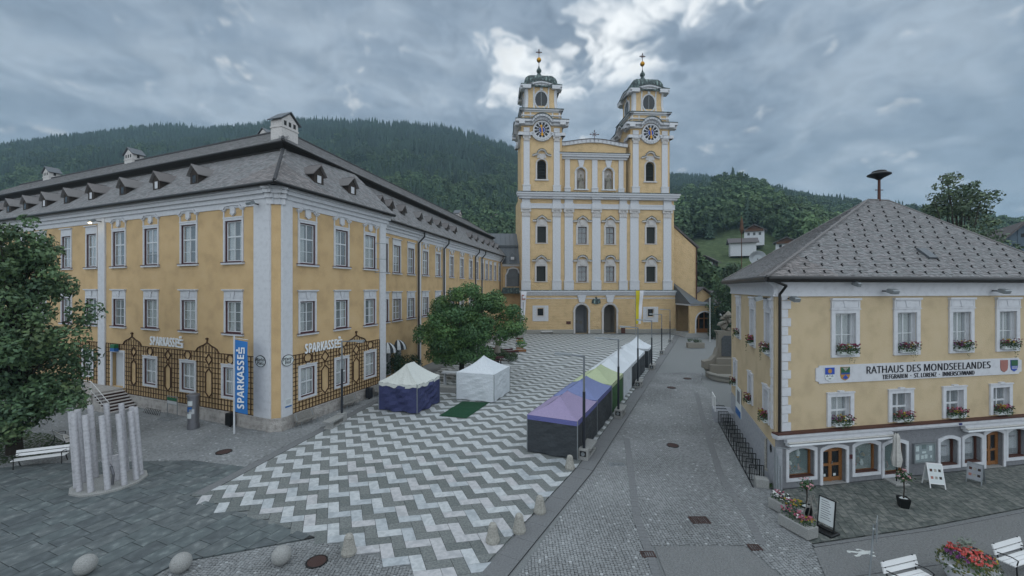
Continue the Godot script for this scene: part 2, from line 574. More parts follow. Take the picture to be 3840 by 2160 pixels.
func grounds() -> void:
	# plan coordinates: x to the right, depth away from the camera
	sheet("ground", [Vector2(-3000, -60), Vector2(3000, -60), Vector2(3000, 3500), Vector2(-3000, 3500)], -0.20, M.grass)
	sheet("square", [Vector2(-110, -40), Vector2(110, -40), Vector2(110, 125), Vector2(-110, 125)], -0.06, M.cobblebed)
	# asphalt of the crossing road at the right front and the concrete patch in the street
	sheet("road", [Vector2(9.2, 11.0), Vector2(10.45, 14.0), Vector2(11.05, 15.3), Vector2(16.5, 16.4), Vector2(24, 18.3), Vector2(40, 22), Vector2(40, 6), Vector2(9.2, 6)], -0.02, M.asphalt)
	sheet("road", [Vector2(4.5, 8.0), Vector2(8.2, 8.0), Vector2(8.9, 13.7), Vector2(8.57, 15.4), Vector2(5.25, 15.4)], -0.021, M.asphalt)
	sheet("lawn", [Vector2(21.5, 46), Vector2(23.5, 51.5), Vector2(27, 57), Vector2(31, 60), Vector2(34, 54), Vector2(30, 44), Vector2(24, 43)], 0.0, M.grass)
	sheet("lawn", [Vector2(-33, 20.5), Vector2(-29, 21.5), Vector2(-26.2, 23.4), Vector2(-27.2, 26.2), Vector2(-31, 27.5), Vector2(-36, 26)], -0.01, M.grass)

func lerp_table(t: Array, x: float) -> float:
	if x <= t[0][0]:
		return t[0][1]
	for i in t.size() - 1:
		if x <= t[i + 1][0]:
			var f: float = (x - t[i][0]) / (t[i + 1][0] - t[i][0])
			f = f * f * (3.0 - 2.0 * f)
			return lerpf(t[i][1], t[i + 1][1], f)
	return t[-1][1]

const RIDGE := [[-1500, 250], [-1104, 288], [-975, 312], [-881, 331], [-744, 349], [-714, 352], [-670, 341], [-600, 347], [-555, 349], [-504, 359], [-418, 362], [-315, 359], [-247, 355], [-161, 349], [-93, 335], [-24, 312], [19, 291], [182, 250], [353, 241], [404, 240], [482, 215], [610, 150], [780, 80], [1104, 25], [1500, 10]]
const KNOLL := [[-40, 0], [0, 10], [60, 40], [120, 78], [165, 93], [197, 102], [225, 110], [245, 104], [261, 94], [281, 89], [309, 77], [337, 65], [385, 44], [445, 23], [515, 11], [700, 0]]
var rough_hill: FastNoiseLite

func hill_at(x: float, z: float) -> float:
	var t := clampf((z - 165.0) / 735.0, 0.0, 1.0)
	var a := lerp_table(RIDGE, x) * pow(t, 1.12)
	if z > 900.0:
		a *= maxf(0.0, 1.0 - (z - 900.0) / 500.0)
	var s := clampf((z - 105.0) / 315.0, 0.0, 1.0)
	var b := lerp_table(KNOLL, x * pow(420.0 / clampf(z, 200.0, 420.0), 0.85)) * pow(s, 1.05)
	if z > 420.0:
		b *= maxf(0.0, 1.0 - (z - 420.0) / 220.0)
	return maxf(a, b) + rough_hill.get_noise_2d(x, z) * 14.0 * minf(t * 1.6, 1.0) * (1.0 - smoothstep(0.75, 1.0, t)) - 0.25

func hills() -> void:
	rough_hill = noise(0.006, 3, 77)
	var b := B.new()
	var nx := 130
	var nz := 52
	for i in nx:
		for j in nz:
			var q := []
			for d in [[0, 0], [1, 0], [1, 1], [0, 1]]:
				var x: float = -1500.0 + 3000.0 * (i + d[0]) / nx
				var z: float = 100.0 + 1120.0 * (j + d[1]) / nz
				q.append(Vector3(x, hill_at(x, z), -z))
			b.quad(q[0], q[1], q[2], q[3])
	struct("hills", b, M.hill)
	# the wood on the hills: too many to count, so one object for each kind of tree
	var conifer := B.new()
	for k in 9:
		var y := 0.12 + 0.095 * k
		var r := 0.21 * (1.0 - k / 9.6)
		for i in 7:
			var f := TAU * (i + 0.5 * (k % 2)) / 7.0 + rng.randf() * 0.4
			var d := Vector3(cos(f), 0, sin(f))
			var s := Vector3(-d.z, 0, d.x) * r * 0.55
			conifer.col = Color(1, 1, 1) * rng.randf_range(0.75, 1.15)
			conifer.quad(Vector3(0, y + 0.13, 0), d * r * 0.6 + s + Vector3(0, y + 0.03, 0), d * r * 1.15 + Vector3(0, y - 0.04, 0), d * r * 0.6 - s + Vector3(0, y + 0.03, 0))
	conifer.col = Color(0.6, 0.45, 0.35)
	conifer.tube(Vector3(0, -0.1, 0), Vector3(0, 0.9, 0), 0.018, 0.004, 5)
	var broad := []
	for kind in 3:
		var c := B.new()
		for k in 16:
			var o := Vector3(rng.randfn(0, 0.17), 0.55 + rng.randfn(0, 0.17), rng.randfn(0, 0.17))
			var r := rng.randf_range(0.13, 0.21)
			for i in 34:
				var d := Vector3(rng.randfn(), rng.randfn() + 0.35, rng.randfn()).normalized()
				leaf(c, o + d * r * rng.randf_range(0.75, 1.05), d, 0.085, Color(1, 1, 1) * rng.randf_range(0.7, 1.2))
		c.col = Color(0.6, 0.5, 0.4)
		c.tube(Vector3(0, -0.1, 0), Vector3(0, 0.55, 0), 0.03, 0.015, 5)
		broad.append(c.mesh())
	var places := [[], [], [], []]
	var tints := [[], [], [], []]
	var mixing := noise(0.012, 3, 91)
	var tone := noise(0.02, 2, 92)
	for n in 30000:
		var z := sqrt(rng.randf_range(118.0 * 118.0, 925.0 * 925.0))
		if rng.randf() > 0.34 + 0.66 * z / 925.0 * 0.9:
			pass
		var x := rng.randf_range(-1.3, 1.3) * z
		var y := hill_at(x, z)
		if y < 4.0 or (z < 200.0 and absf(x) > 150.0 and y < 12.0):
			continue
		# meadows
		if x > 70.0 and x < 135.0 and z > 120.0 and z < 225.0:
			continue
		if tone.get_noise_2d(x * 0.6 + 300.0, z * 0.6) > 0.47 and z < 760.0:
			continue
		var up := y / 330.0
		var firs := mixing.get_noise_2d(x, z) + up * 1.15 - 0.42
		var size := rng.randf_range(8.5, 18.0)
		var kind := 3 if firs > rng.randf_range(-0.18, 0.18) else rng.randi() % 3
		var base := Color(0.030, 0.056, 0.034) if kind == 3 else Color(0.072, 0.112, 0.046).lerp(Color(0.040, 0.074, 0.038), rng.randf())
		var g := (1.3 if z < 450.0 else 1.0) + 0.45 * tone.get_noise_2d(x, z) + rng.randf_range(-0.18, 0.18)
		if z < 330.0 and kind != 3 and rng.randf() < 0.15:
			g *= 1.35
		places[kind].append(Transform3D(Basis(Vector3.UP, rng.randf() * TAU) * Basis.from_scale(Vector3(size * rng.randf_range(0.85, 1.2), size * (1.25 if kind == 3 else 1.0), size)), Vector3(x, y - 0.6, -z)))
		tints[kind].append(Color(base.r * g, base.g * g, base.b * g))
	for k in 4:
		var o := scatter(self, "conifer_wood" if k == 3 else "broadleaf_wood", conifer.mesh() if k == 3 else broad[k], places[k], tints[k], M.forest)
		o.set_meta("label", ["dense green broadleaf wood covering the lower hillside", "mixed leafy wood spread over the hillside", "rounded broadleaf treetops on the wooded hills", "dark conifer wood along the upper slopes and ridge"][k])
		o.set_meta("category", "wood")

# one leaf-shaped face
func leaf(b: B, at: Vector3, out: Vector3, size: float, tint: Color) -> void:
	b.col = tint
	var d := (out + Vector3(rng.randfn(), rng.randfn(), rng.randfn()) * 0.55).normalized()
	var u := d.cross(Vector3(rng.randfn(), rng.randfn(), rng.randfn())).normalized()
	var w := d.cross(u)
	b.quad(at - u * size, at - w * size * 0.55, at + u * size, at + w * size * 0.55)

# ---------------------------------------------------------------- windows
# o: w, h, cols, rows (heights of the transoms as shares), casing, hood, maroon, sill, curtain, depth
func window(parent: Node, f: Transform3D, x: float, y: float, o: Dictionary, called := "window") -> Node3D:
	var key := str(o)
	var w: float = o.w
	var h: float = o.h
	if not K.has(key):
		var list := []
		var cas: float = o.get("casing", 0.17)
		var proud: float = o.get("proud", 0.06)
		var b := B.new()
		if cas > 0.0:
			b.box(-w / 2 - cas, 0, -0.02, -w / 2, h + cas, proud)
			b.box(w / 2, 0, -0.02, w / 2 + cas, h + cas, proud)
			b.box(-w / 2, h, -0.02, w / 2, h + cas, proud)
			if o.get("apron", 0.0) > 0.0:
				b.box(-w / 2 - cas, -o.apron, -0.02, w / 2 + cas, 0, proud)
			if not o.get("maroon", false) or o.has("lined"):
				b.box(-w / 2 + 0.001, 0, -0.31, -w / 2 + 0.014, h, -0.02); b.box(w / 2 - 0.014, 0, -0.31, w / 2 - 0.001, h, -0.02)
				b.box(-w / 2, h - 0.014, -0.31, w / 2, h - 0.001, -0.02); b.box(-w / 2, 0.001, -0.31, w / 2, 0.014, -0.02)
			list.append(["casing", b.mesh(), o.get("casemat", M.white)])
		var top := h + cas
		var hood: String = o.get("hood", "")
		b = B.new()
		var W := w / 2 + cas
		if hood == "keystone":
			b.box(-W, top, -0.02, W, top + 0.52, proud * 0.7)
			b.prism(PackedVector2Array([Vector2(-0.10, top + 0.02), Vector2(0.10, top + 0.02), Vector2(0.20, top + 0.5), Vector2(-0.20, top + 0.5)]), proud * 0.7, proud + 0.05)
			b.box(-W + 0.05, top + 0.07, proud * 0.7, -0.26, top + 0.46, proud * 0.7 + 0.025)
			b.box(0.26, top + 0.07, proud * 0.7, W - 0.05, top + 0.46, proud * 0.7 + 0.025)
			b.box(-W - 0.04, top + 0.52, -0.02, W + 0.04, top + 0.58, proud + 0.05)
			b.box(-W - 0.10, top + 0.58, -0.02, W + 0.10, top + 0.66, proud + 0.12)
		elif hood == "scroll":
			b.box(-W, top, -0.02, W, top + 0.10, proud + 0.03)
			b.box(-W, top + 0.10, -0.02, -W + 0.10, top + 0.62, proud); b.box(W - 0.10, top + 0.10, -0.02, W, top + 0.62, proud)
			var curve := [Vector2(-W - 0.12, top + 0.66), Vector2(-W + 0.14, top + 0.68), Vector2(-W + 0.32, top + 0.88), Vector2(0, top + 0.92), Vector2(W - 0.32, top + 0.88), Vector2(W - 0.14, top + 0.68), Vector2(W + 0.12, top + 0.66)]
			b.strip(curve, 0.10, -0.02, proud + 0.12)
			var inner := []
			for q in curve:
				inner.append(q - Vector2(q.x * 0.06, 0.10))
			b.strip(inner, 0.09, -0.02, proud + 0.05)
			b.prism(PackedVector2Array([Vector2(-0.24, top + 0.78), Vector2(-0.24, top + 0.42), Vector2(-0.13, top + 0.36), Vector2(-0.07, top + 0.24), Vector2(0.07, top + 0.24), Vector2(0.13, top + 0.36), Vector2(0.24, top + 0.42), Vector2(0.24, top + 0.78)]), -0.02, proud + 0.05)
			for q in [[-0.2, 0.36], [0.2, 0.36], [0.0, 0.22], [-0.1, 0.29], [0.1, 0.29]]:
				b.cbox(q[0] - 0.05, top + q[1] - 0.06, -0.02, q[0] + 0.05, top + q[1] + 0.04, proud + 0.07, 0.03)
		elif hood == "plain":
			b.box(-W, top, -0.02, W, top + 0.48, proud * 0.8)
			b.box(-W - 0.10, top + 0.48, -0.02, W + 0.10, top + 0.56, proud + 0.10)
		elif hood == "panel":
			b.box(-W, top, -0.02, W, top + 0.42, proud + 0.02)
			b.prism(PackedVector2Array([Vector2(-0.10, top + 0.05), Vector2(0.10, top + 0.05), Vector2(0.17, top + 0.38), Vector2(-0.17, top + 0.38)]), proud + 0.02, proud + 0.05)
			b.frame(-W + 0.08, top + 0.06, W - 0.08, top + 0.38, 0.025, proud + 0.02, proud + 0.04)
			b.box(-W - 0.03, top + 0.42, -0.02, W + 0.03, top + 0.52, proud + 0.08)
			b.box(-W - 0.05, top - 0.05, -0.02, W + 0.05, top, proud + 0.03)
		elif hood == "ear":
			b.box(-0.15, top, -0.02, 0.15, top + 0.10, proud + 0.05)
			b.box(-W - 0.03, top - 0.03, -0.02, -0.15, top + 0.03, proud + 0.03); b.box(0.15, top - 0.03, -0.02, W + 0.03, top + 0.03, proud + 0.03)
		elif hood == "gable" or hood == "arch":
			var pts := [Vector2(-W - 0.55, top + 0.75), Vector2(-W + 0.15, top + 0.78)]
			if hood == "gable":
				pts += [Vector2(-W + 0.5, top + 1.25), Vector2(0, top + 1.75), Vector2(W - 0.5, top + 1.25)]
			else:
				for i in 7:
					var a := PI - PI * i / 6.0
					pts.append(Vector2(cos(a) * (W - 0.25), top + 0.95 + sin(a) * 0.85))
			pts += [Vector2(W - 0.15, top + 0.78), Vector2(W + 0.55, top + 0.75)]
			b.strip(pts, 0.30, -0.02, 0.55)
			var cap := B.new()
			var high := []
			for q in pts:
				high.append(q + Vector2(0, 0.19))
			cap.strip(high, 0.10, -0.02, 0.62)
			list.append(["hood_cover", cap.mesh(), M.copper])
			b.prism(PackedVector2Array([Vector2(-W + 0.1, top), Vector2(W - 0.1, top), Vector2(W - 0.35, top + 0.9), Vector2(W - 0.7, top + 1.1), Vector2(-W + 0.7, top + 1.1), Vector2(-W + 0.35, top + 0.9)]), -0.02, 0.16)
			b.prism(PackedVector2Array([Vector2(-0.4, top - 0.1), Vector2(0.4, top - 0.1), Vector2(0.55, top + 0.8), Vector2(0, top + 1.0), Vector2(-0.55, top + 0.8)]), 0.16, 0.28)
		if hood:
			list.append(["hood", b.mesh(), o.get("casemat", M.white)])
		if o.get("sill", true):
			b = B.new()
			b.box(-W - 0.10, -0.16, -0.02, W + 0.10, -0.03, 0.16)
			list.append(["sill", b.mesh(), o.get("casemat", M.white)])
			if o.get("maroon", false):
				b = B.new()
				b.box(-W - 0.12, -0.03, -0.02, W + 0.12, 0.015, 0.19)
				list.append(["sill_cover", b.mesh(), M.maroon])
		var z: float = o.get("recess", -0.10)
		var k: float = o.get("frame", 0.06)
		var e := 0.0
		if o.get("maroon", false):
			b = B.new()
			b.frame(-w / 2 + 0.002, 0.02, w / 2 - 0.002, h - 0.002, 0.06, z - 0.06, z + 0.09)
			list.append(["outer_frame", b.mesh(), M.maroon])
			e = 0.06
		b = B.new()
		var lo := e + 0.003 + (0.02 if e > 0 else 0.0)
		b.frame(-w / 2 + e + 0.003, lo, w / 2 - e - 0.003, h - e - 0.003, k, z - 0.045, z + 0.015)
		var cols: int = o.get("cols", 2)
		var rows: Array = o.get("rows", [0.36, 0.66])
		var x0 := -w / 2 + e + k
		var x1 := w / 2 - e - k
		var y0 := lo + k
		var y1 := h - e - k
		for i in range(1, cols):
			var xm := lerpf(x0, x1, float(i) / cols)
			b.box(xm - 0.03, y0, z - 0.045, xm + 0.03, y1, z + 0.014)
		for r in rows:
			var ym := lerpf(y0, y1, absf(r))
			var t := 0.045 if r < 0 else 0.016
			b.box(x0, ym - t, z - 0.04, x1, ym + t, z + 0.012)
		list.append(["sash", b.mesh(), o.get("sashmat", M.sash)])
		var panes := []
		var edges := [y0]
		for r in rows:
			edges.append(lerpf(y0, y1, absf(r)))
		edges.append(y1)
		if o.get("whole", false):
			panes.append([Vector3((x0 + x1) / 2, (y0 + y1) / 2, z - 0.02), Vector3(x1 - x0, y1 - y0, 0.008)])
		else:
			for i in cols:
				for j in edges.size() - 1:
					panes.append([Vector3(lerpf(x0, x1, (i + 0.5) / cols), (edges[j] + edges[j + 1]) / 2, z - 0.02), Vector3((x1 - x0) / cols - 0.05, edges[j + 1] - edges[j] - 0.03, 0.008)])
		list.append(panes)
		b = B.new()
		var cur: int = o.get("curtain", 1)
		if cur > 0:
			var spans := [[x0, x1]] if cur == 2 else [[x0, lerpf(x0, x1, 0.3)], [lerpf(x0, x1, 0.68), x1]] if cur == 1 else [[x0, lerpf(x0, x1, 0.47)]]
			if cur == 3:
				b.box(x0, lerpf(y0, y1, 0.35), z - 0.16, x1, y1, z - 0.15)
			else:
				for s in spans:
					var m := maxi(4, int((s[1] - s[0]) / 0.05))
					for i in m:
						var xa := lerpf(s[0], s[1], float(i) / m)
						var xb := lerpf(s[0], s[1], float(i + 1) / m)
						b.quad(Vector3(xa, y0, z - 0.17 + 0.02 * sin(i * 1.9)), Vector3(xb, y0, z - 0.17 + 0.02 * sin((i + 1) * 1.9)), Vector3(xb, y1, z - 0.17 + 0.02 * sin((i + 1) * 1.9)), Vector3(xa, y1, z - 0.17 + 0.02 * sin(i * 1.9)))
			list.append(["curtain", b.mesh(), M.blind if cur == 3 else M.curtain])
		b = B.new()
		var rd: float = o.get("room", 2.4)
		var q := [Vector3(-w / 2 - 0.02, -0.02, z - 0.3), Vector3(w / 2 + 0.02, -0.02, z - 0.3), Vector3(w / 2 + 0.02, h + 0.02, z - 0.3), Vector3(-w / 2 - 0.02, h + 0.02, z - 0.3)]
		var e2 := Vector3(0, 0, -rd)
		b.quad(q[0] + e2, q[1] + e2, q[2] + e2, q[3] + e2)
		for k2 in 4:
			b.quad(q[k2], q[(k2 + 1) % 4], q[(k2 + 1) % 4] + e2, q[k2] + e2)
		list.append(["room", b.mesh(), M.room])
		K[key] = list
	var node := group_node(parent, called, f * Transform3D(Basis(), Vector3(x, y, 0)))
	for l in K[key]:
		if l[0] is String:
			part(node, l[0], l[1], l[2])
		else:
			for p in l:
				piece(node, "pane", p[0], p[1], o.get("glassmat", M.glass))
	return node

# ---------------------------------------------------------------- shingled roofs
# corners: eave left, eave right, top right, top left as seen from outside; returns the places of the shingles
func shingle_places(a: Vector3, b: Vector3, c: Vector3, d: Vector3, w: float, rise: float, out: Array) -> void:
	var u := (b - a).normalized()
	var n := u.cross(d - a).normalized()
	var v := n.cross(u)
	var hd := (d - a).dot(v)
	var hc := (c - a).dot(v)
	var ud := (d - a).dot(u)
	var ub := (b - a).length()
	var uc := (c - a).dot(u)
	var rows := int(maxf(hd, hc) / rise)
	for j in rows:
		var y := j * rise
		var l := ud * y / hd if hd > 0.01 else 0.0
		var r := lerpf(ub, uc, y / hc) if hc > 0.01 else ub
		var x := l + rng.randf() * w * 0.4
		while x < r - w * 0.3:
			var ww := w * rng.randf_range(0.75, 1.2)
			var len := rise * 1.75
			var slip := rng.randf_range(-0.03, 0.02)
			var lift := rng.randf_range(0.015, 0.032)
			var bs := Basis(u * ww * 0.96, n * 0.022, v * len - n * (lift + 0.01))
			out.append(Transform3D(bs, a + u * (x + ww * 0.5) + v * (y + slip + len * 0.5) + n * (lift * 0.5 + 0.012)))
			x += ww

func shingle_roof(parent: Node3D, places: Array) -> void:
	if not K.has("cube"):
		piece(parent, "shingle", Vector3.ZERO, Vector3.ONE, M.shake0).free()
	var at := parent.global_transform
	var dist := []
	for i in places.size():
		dist.append([(at * places[i].origin).distance_to(EYE), i])
	dist.sort_custom(func(p, q): return p[0] < q[0])
	var rest := []
	var cols := []
	for k in dist.size():
		var t: Transform3D = places[dist[k][1]]
		if k < 300:
			part(parent, "shingle", K.cube, M["shake%d" % (rng.randi() % 4)], t)
		else:
			var g := rng.randf_range(0.165, 0.255)
			var warm := rng.randf_range(0.97, 1.06)
			rest.append(t)
			cols.append(Color(g * warm, g, g * 1.01))
	scatter(parent, "shingles", K.cube, rest, cols, M.shingle)

func offset_line(p: Vector3, q: Vector3, d: float) -> Array:
	var x := (q - p).normalized()
	var n := Vector3(-x.z, 0, x.x)
	return [p - n * d, q - n * d]

func cross_at(l: Array, m: Array) -> Vector3:
	var r = Geometry2D.line_intersects_line(Vector2(l[0].x, l[0].z), Vector2(l[1].x - l[0].x, l[1].z - l[0].z), Vector2(m[0].x, m[0].z), Vector2(m[1].x - m[0].x, m[1].z - m[0].z))
	return Vector3(r.x, 0, r.y)

func up(p: Vector3, y: float) -> Vector3:
	return Vector3(p.x, y, p.z)

# ---------------------------------------------------------------- the long yellow building on the left
var LA := Vector3(-15.92, 0, -27.63)
var LB := Vector3(-15.40, 0, -27.79)
var LC := Vector3(-11.81, 0, -38.53)
var LD := Vector3(-13.52, 0, -38.53)
var LE := Vector3(-1.99, 0, -90.68)
var LF := Vector3(-72.1, 0, -51.3)

func wall_box(b: B, f: Transform3D, x0: float, y0: float, x1: float, y1: float, z0: float, z1: float) -> void:
	b.t = f
	b.box(x0, y0, z0, x1, y1, z1)
	b.t = Transform3D()

func monastery() -> void:
	var t := thing("monastery_building", "long yellow monastery wing with white window surrounds, trellis base and shingled mansard roof", "building")
	var fl := facade(LF, LA)
	var fc := facade(LA, LB)
	var fr := facade(LB, LC)
	var fw := facade(LD, LE)
	var Ll := LF.distance_to(LA)
	var Lr := LB.distance_to(LC)
	var Lw := LD.distance_to(LE)
	var H := 15.45
	var up_o := {"w": 1.78, "h": 2.9, "rows": [0.28, -0.62], "hood": "scroll", "maroon": true, "casing": 0.16}
	var mid_o := {"w": 1.68, "h": 2.25, "rows": [0.33, 0.66], "hood": "keystone", "maroon": true, "casing": 0.15}
	var low_o := {"w": 1.55, "h": 2.05, "rows": [-0.5], "hood": "ear", "maroon": true, "casing": 0.2, "apron": 0.16, "sill": false}
	var side_o := {"w": 1.6, "h": 2.9, "rows": [0.28, -0.62], "hood": "plain", "maroon": true, "casing": 0.15}
	var wins := []   # [frame index, x, y, options]
	var cur := [1, 3, 0, 1, 2, 0, 1, 3, 2]
	var i := 0
	for s in [3.77, 8.79, 13.58, 18.12]:
		var o := up_o.duplicate()
		o.curtain = [1, 1, 3, 1][i]
		wins.append([0, Ll - s, 11.3, o])
		o = mid_o.duplicate()
		o.curtain = [1, 2, 2, 0][i]
		wins.append([0, Ll - s, 6.35, o])
		i += 1
	for s in [22.4, 26.7, 31.4, 35.8, 40.2]:
		var o := side_o.duplicate()
		o.curtain = 2
		wins.append([0, Ll - s, 11.3, o])
		wins.append([0, Ll - s, 6.35, mid_o])
	for s in [4.07, 8.88, 13.68, 23.0]:
		var o := low_o.duplicate()
		o.curtain = 2
		wins.append([0, Ll - s, 1.88, o])
	i = 0
	for s in [2.28, 5.75, 9.3]:
		var o := up_o.duplicate()
		o.curtain = [4, 4, 2][i]
		o.w = 1.42
		wins.append([1, s, 11.2, o])
		o = mid_o.duplicate()
		o.w = 1.36
		o.curtain = [4, 1, 1][i]
		wins.append([1, s, 6.3, o])
		o = low_o.duplicate()
		o.curtain = 2
		o.w = 1.3
		wins.append([1, s, 1.78, o])
		i += 1
	i = 0
	for s in [-0.2, 2.47, 5.8, 9.72, 13.71, 18.7, 23.15, 27.58, 30.9, 34.2, 37.0, 39.9, 43.2, 46.9]:
		var o := (up_o if i in [3, 4, 5, 6, 7, 8] else side_o).duplicate()
		o.w = 1.5
		o.curtain = cur[i % 9]
		o.whole = i > 4
		wins.append([2, s + 3.46, 11.1, o])
		o = mid_o.duplicate()
		o.curtain = cur[(i + 4) % 9]
		o.whole = i > 4
		if i < 9:
			wins.append([2, s + 3.46, 6.1, o])
		i += 1
	var frames := [fl, fr, fw]
	var holes := [[], [], []]
	for w in wins:
		holes[w[0]].append(Rect2(w[1] - w[3].w / 2, w[2], w[3].w, w[3].h))
	# doorway in the left front, arched ground floor openings in the rear wing
	var door := Rect2(Ll - 19.2, 1.3, 1.85, 2.85)
	holes[0].append(door)
	for s in [3.9, 6.1]:
		holes[2].append(Rect2(s - 0.6, 0.6, 1.2, 2.5))
	var b := B.new()
	var lens := [Ll, Lr, Lw]
	for k in 3:
		b.t = frames[k]
		b.wall(lens[k], 0.85 if k < 2 else 0.0, H, holes[k], 0.32)
	b.t = fc
	b.quad(Vector3(0, 0.85, 0), Vector3(0.544, 0.85, 0), Vector3(0.544, H, 0), Vector3(0, H, 0))
	b.t = facade(LC, LD)
	b.quad(Vector3(0, 0, 0), Vector3(LC.distance_to(LD), 0, 0), Vector3(LC.distance_to(LD), H, 0), Vector3(0, H, 0))
	make(t, "wall", b, M.yellow)
	for w in wins:
		window(t, frames[w[0]], w[1], w[2], w[3])
	# plinth
	b = B.new()
	wall_box(b, fl, 0, -0.1, Ll, 0.85, -0.3, 0.10)
	wall_box(b, fr, 0, -0.1, Lr, 0.85, -0.3, 0.10)
	wall_box(b, fc, -0.09, -0.1, 0.63, 0.85, -0.3, 0.09)
	make(t, "plinth", b, M.plinth)
	# white corner strips and pilasters
	for p in [[fl, Ll - 1.58, Ll - 0.02], [fr, 0.02, 0.86], [fr, Lr - 0.72, Lr + 0.12], [fl, Ll - 21.15, Ll - 20.1], [fw, 11.0, 11.75], [fw, 18.9, 19.7], [fw, 33.4, 33.9], [fw, 37.2, 37.7]]:
		b = B.new()
		wall_box(b, p[0], p[1], 0.86 if p[0] != fw else 0.0, p[2], H, -0.02, 0.12)
		make(t, "pilaster", b, M.white)
	# cornice: three stepped courses under the eaves
	b = B.new()
	for f in [[fl, 0.0, Ll + 0.2], [fr, -0.15, Lr + 0.35], [fw, 0.0, Lw], [fc, -0.3, 0.84]]:
		wall_box(b, f[0], f[1], 15.05, f[2], 15.45, -0.1, 0.07)
		wall_box(b, f[0], f[1] - 0.07, 15.45, f[2] + 0.07, 15.75, -0.1, 0.20)
		wall_box(b, f[0], f[1] - 0.15, 15.75, f[2] + 0.15, 16.0, -0.1, 0.38)
		wall_box(b, f[0], f[1] - 0.22, 16.0, f[2] + 0.22, 16.2, -0.1, 0.52)
	make(t, "cornice", b, M.white)
	# roof lines
	var el := offset_line(LF, LA, -0.75)
	var er := offset_line(LB, LC, -0.75)
	var ew := offset_line(LD, LE, -0.75)
	var bl := offset_line(LF, LA, 3.1)
	var bw := offset_line(LD, LE, 2.2)
	var rl := offset_line(LF, LA, 8.0)
	var rw := offset_line(LD, LE, 7.4)
	var y0 := 16.25
	var y1 := 19.9
	var y2 := 23.95
	var Ke := cross_at(el, er)
	var Kb := cross_at(bl, bw)
	var Kr := cross_at(rl, rw)
	var dr: Vector3 = (LC - LB).normalized()
	var Ce: Vector3 = er[1] + dr * 0.6
	var dw: Vector3 = (LE - LD).normalized()
	var Cb: Vector3 = bw[0] + dw * ((Ce - bw[0]).dot(dw))
	var De: Vector3 = ew[0] + dw * ((Ce - ew[0]).dot(dw))
	var roof := B.new()
	var faces := [[up(el[0], y0), up(Ke, y0), up(Kb, y1), up(bl[0], y1)], [up(Ke, y0), up(Ce, y0), up(Cb, y1), up(Kb, y1)], [up(De, y0), up(ew[1], y0), up(bw[1], y1), up(Cb, y1)]]
	for q in faces:
		roof.quad(q[0], q[1], q[2], q[3])
	roof.tri(up(Ce, y0), up(De, y0), up(Cb, y1))
	# upper slope
	var bl2 := offset_line(LF, LA, 2.65)
	var bw2 := offset_line(LD, LE, 1.75)
	var Kb2 := cross_at(bl2, bw2)
	var upper := [[up(bl2[0], 20.45), up(Kb2, 20.45), up(Kr, y2), up(rl[0], y2)], [up(Kb2, 20.45), up(bw2[1], 20.45), up(rw[1], y2), up(Kr, y2)]]
	for q in upper:
		roof.quad(q[0], q[1], q[2], q[3])
	# far slopes, out of sight from the square
	var xl := offset_line(LF, LA, 16.0)
	var xw := offset_line(LD, LE, 14.8)
	var Kx := cross_at(xl, xw)
	roof.quad(up(Kr, y2), up(rl[0], y2), up(xl[0], y0), up(Kx, y0))
	roof.quad(up(rw[1], y2), up(Kr, y2), up(Kx, y0), up(xw[1], y0))
	var rn := make(t, "roof", roof, M.roofbase)
	var places := []
	for q in faces:
		shingle_places(q[0], q[1], q[2], q[3], 0.26, 0.23, places)
	for q in upper:
		shingle_places(q[0], q[1], q[2], q[3], 0.34, 0.30, places)
	shingle_roof(rn, places)
	# boarded band between the two slopes
	b = B.new()
	for q in [[bl2[0], Kb2, bl[0], Kb], [Kb2, bw2[1], Kb, bw[1]]]:
		b.quad(up(q[2], y1 - 0.05), up(q[3], y1 - 0.05), up(q[3], y1 + 0.35), up(q[2], y1 + 0.35))
		b.quad(up(q[2], y1 + 0.2), up(q[3], y1 + 0.2), up(q[1], 20.3), up(q[0], 20.3))
	make(rn, "eaves_board", b, M.soffit)
	b = B.new()
	for q in [[bl2[0], Kb2], [Kb2, bw2[1]]]:
		b.tube(up(q[0], 20.40), up(q[1], 20.40), 0.11, 0.11, 6)
	make(rn, "upper_gutter", b, M.gutter)
	b = B.new()
	for q in [[el[0], Ke], [Ke, Ce], [De, ew[1]]]:
		b.tube(up(q[0], y0 - 0.02), up(q[1], y0 - 0.02), 0.13, 0.13, 8)
	make(rn, "gutter", b, M.gutter)
	b = B.new()
	b.tube(up(Ke, y0 + 0.1), up(Kb, y1 + 0.08), 0.12, 0.12, 6)
	b.tube(up(Kb2, 20.5), up(Kr, y2 + 0.05), 0.14, 0.14, 6)
	b.tube(up(rl[0], y2 + 0.04), up(Kr, y2 + 0.04), 0.16, 0.16, 6)
	b.tube(up(Kr, y2 + 0.04), up(rw[1], y2 + 0.04), 0.16, 0.16, 6)
	make(rn, "ridge_cap", b, M.roofbase)
	# dormers
	for s in [8.7, 13.5, 18.3, 23.3, 27.6, 31.8, 35.7, 39.4, 43.4, 47.5]:
		dormer(t, fl, Ll - s, 0.75, 1.25, rng.randf() > 0.3)
	for s in [3.7, 7.4]:
		dormer(t, fr, s, 0.75, 1.25, true)
	for s in [-0.2, 1.8, 4.6, 8.9, 12.0, 14.9, 17.9, 21.0, 28.6, 32.0, 35.8, 39.4, 43.1, 46.8]:
		dormer(t, fw, s + 3.46, 0.75, 1.1, false)
	# chimneys
	chimney(t, fl * Vector3(Ll - 33.5, 23.0, -8.2), fl.basis, 1.0)
	chimney(t, fl * Vector3(Ll - 52.8, 23.0, -8.2), fl.basis, 1.0)
	chimney(t, fl * Vector3(Ll - 12.0, 23.0, -8.6), fl.basis, 0.7)
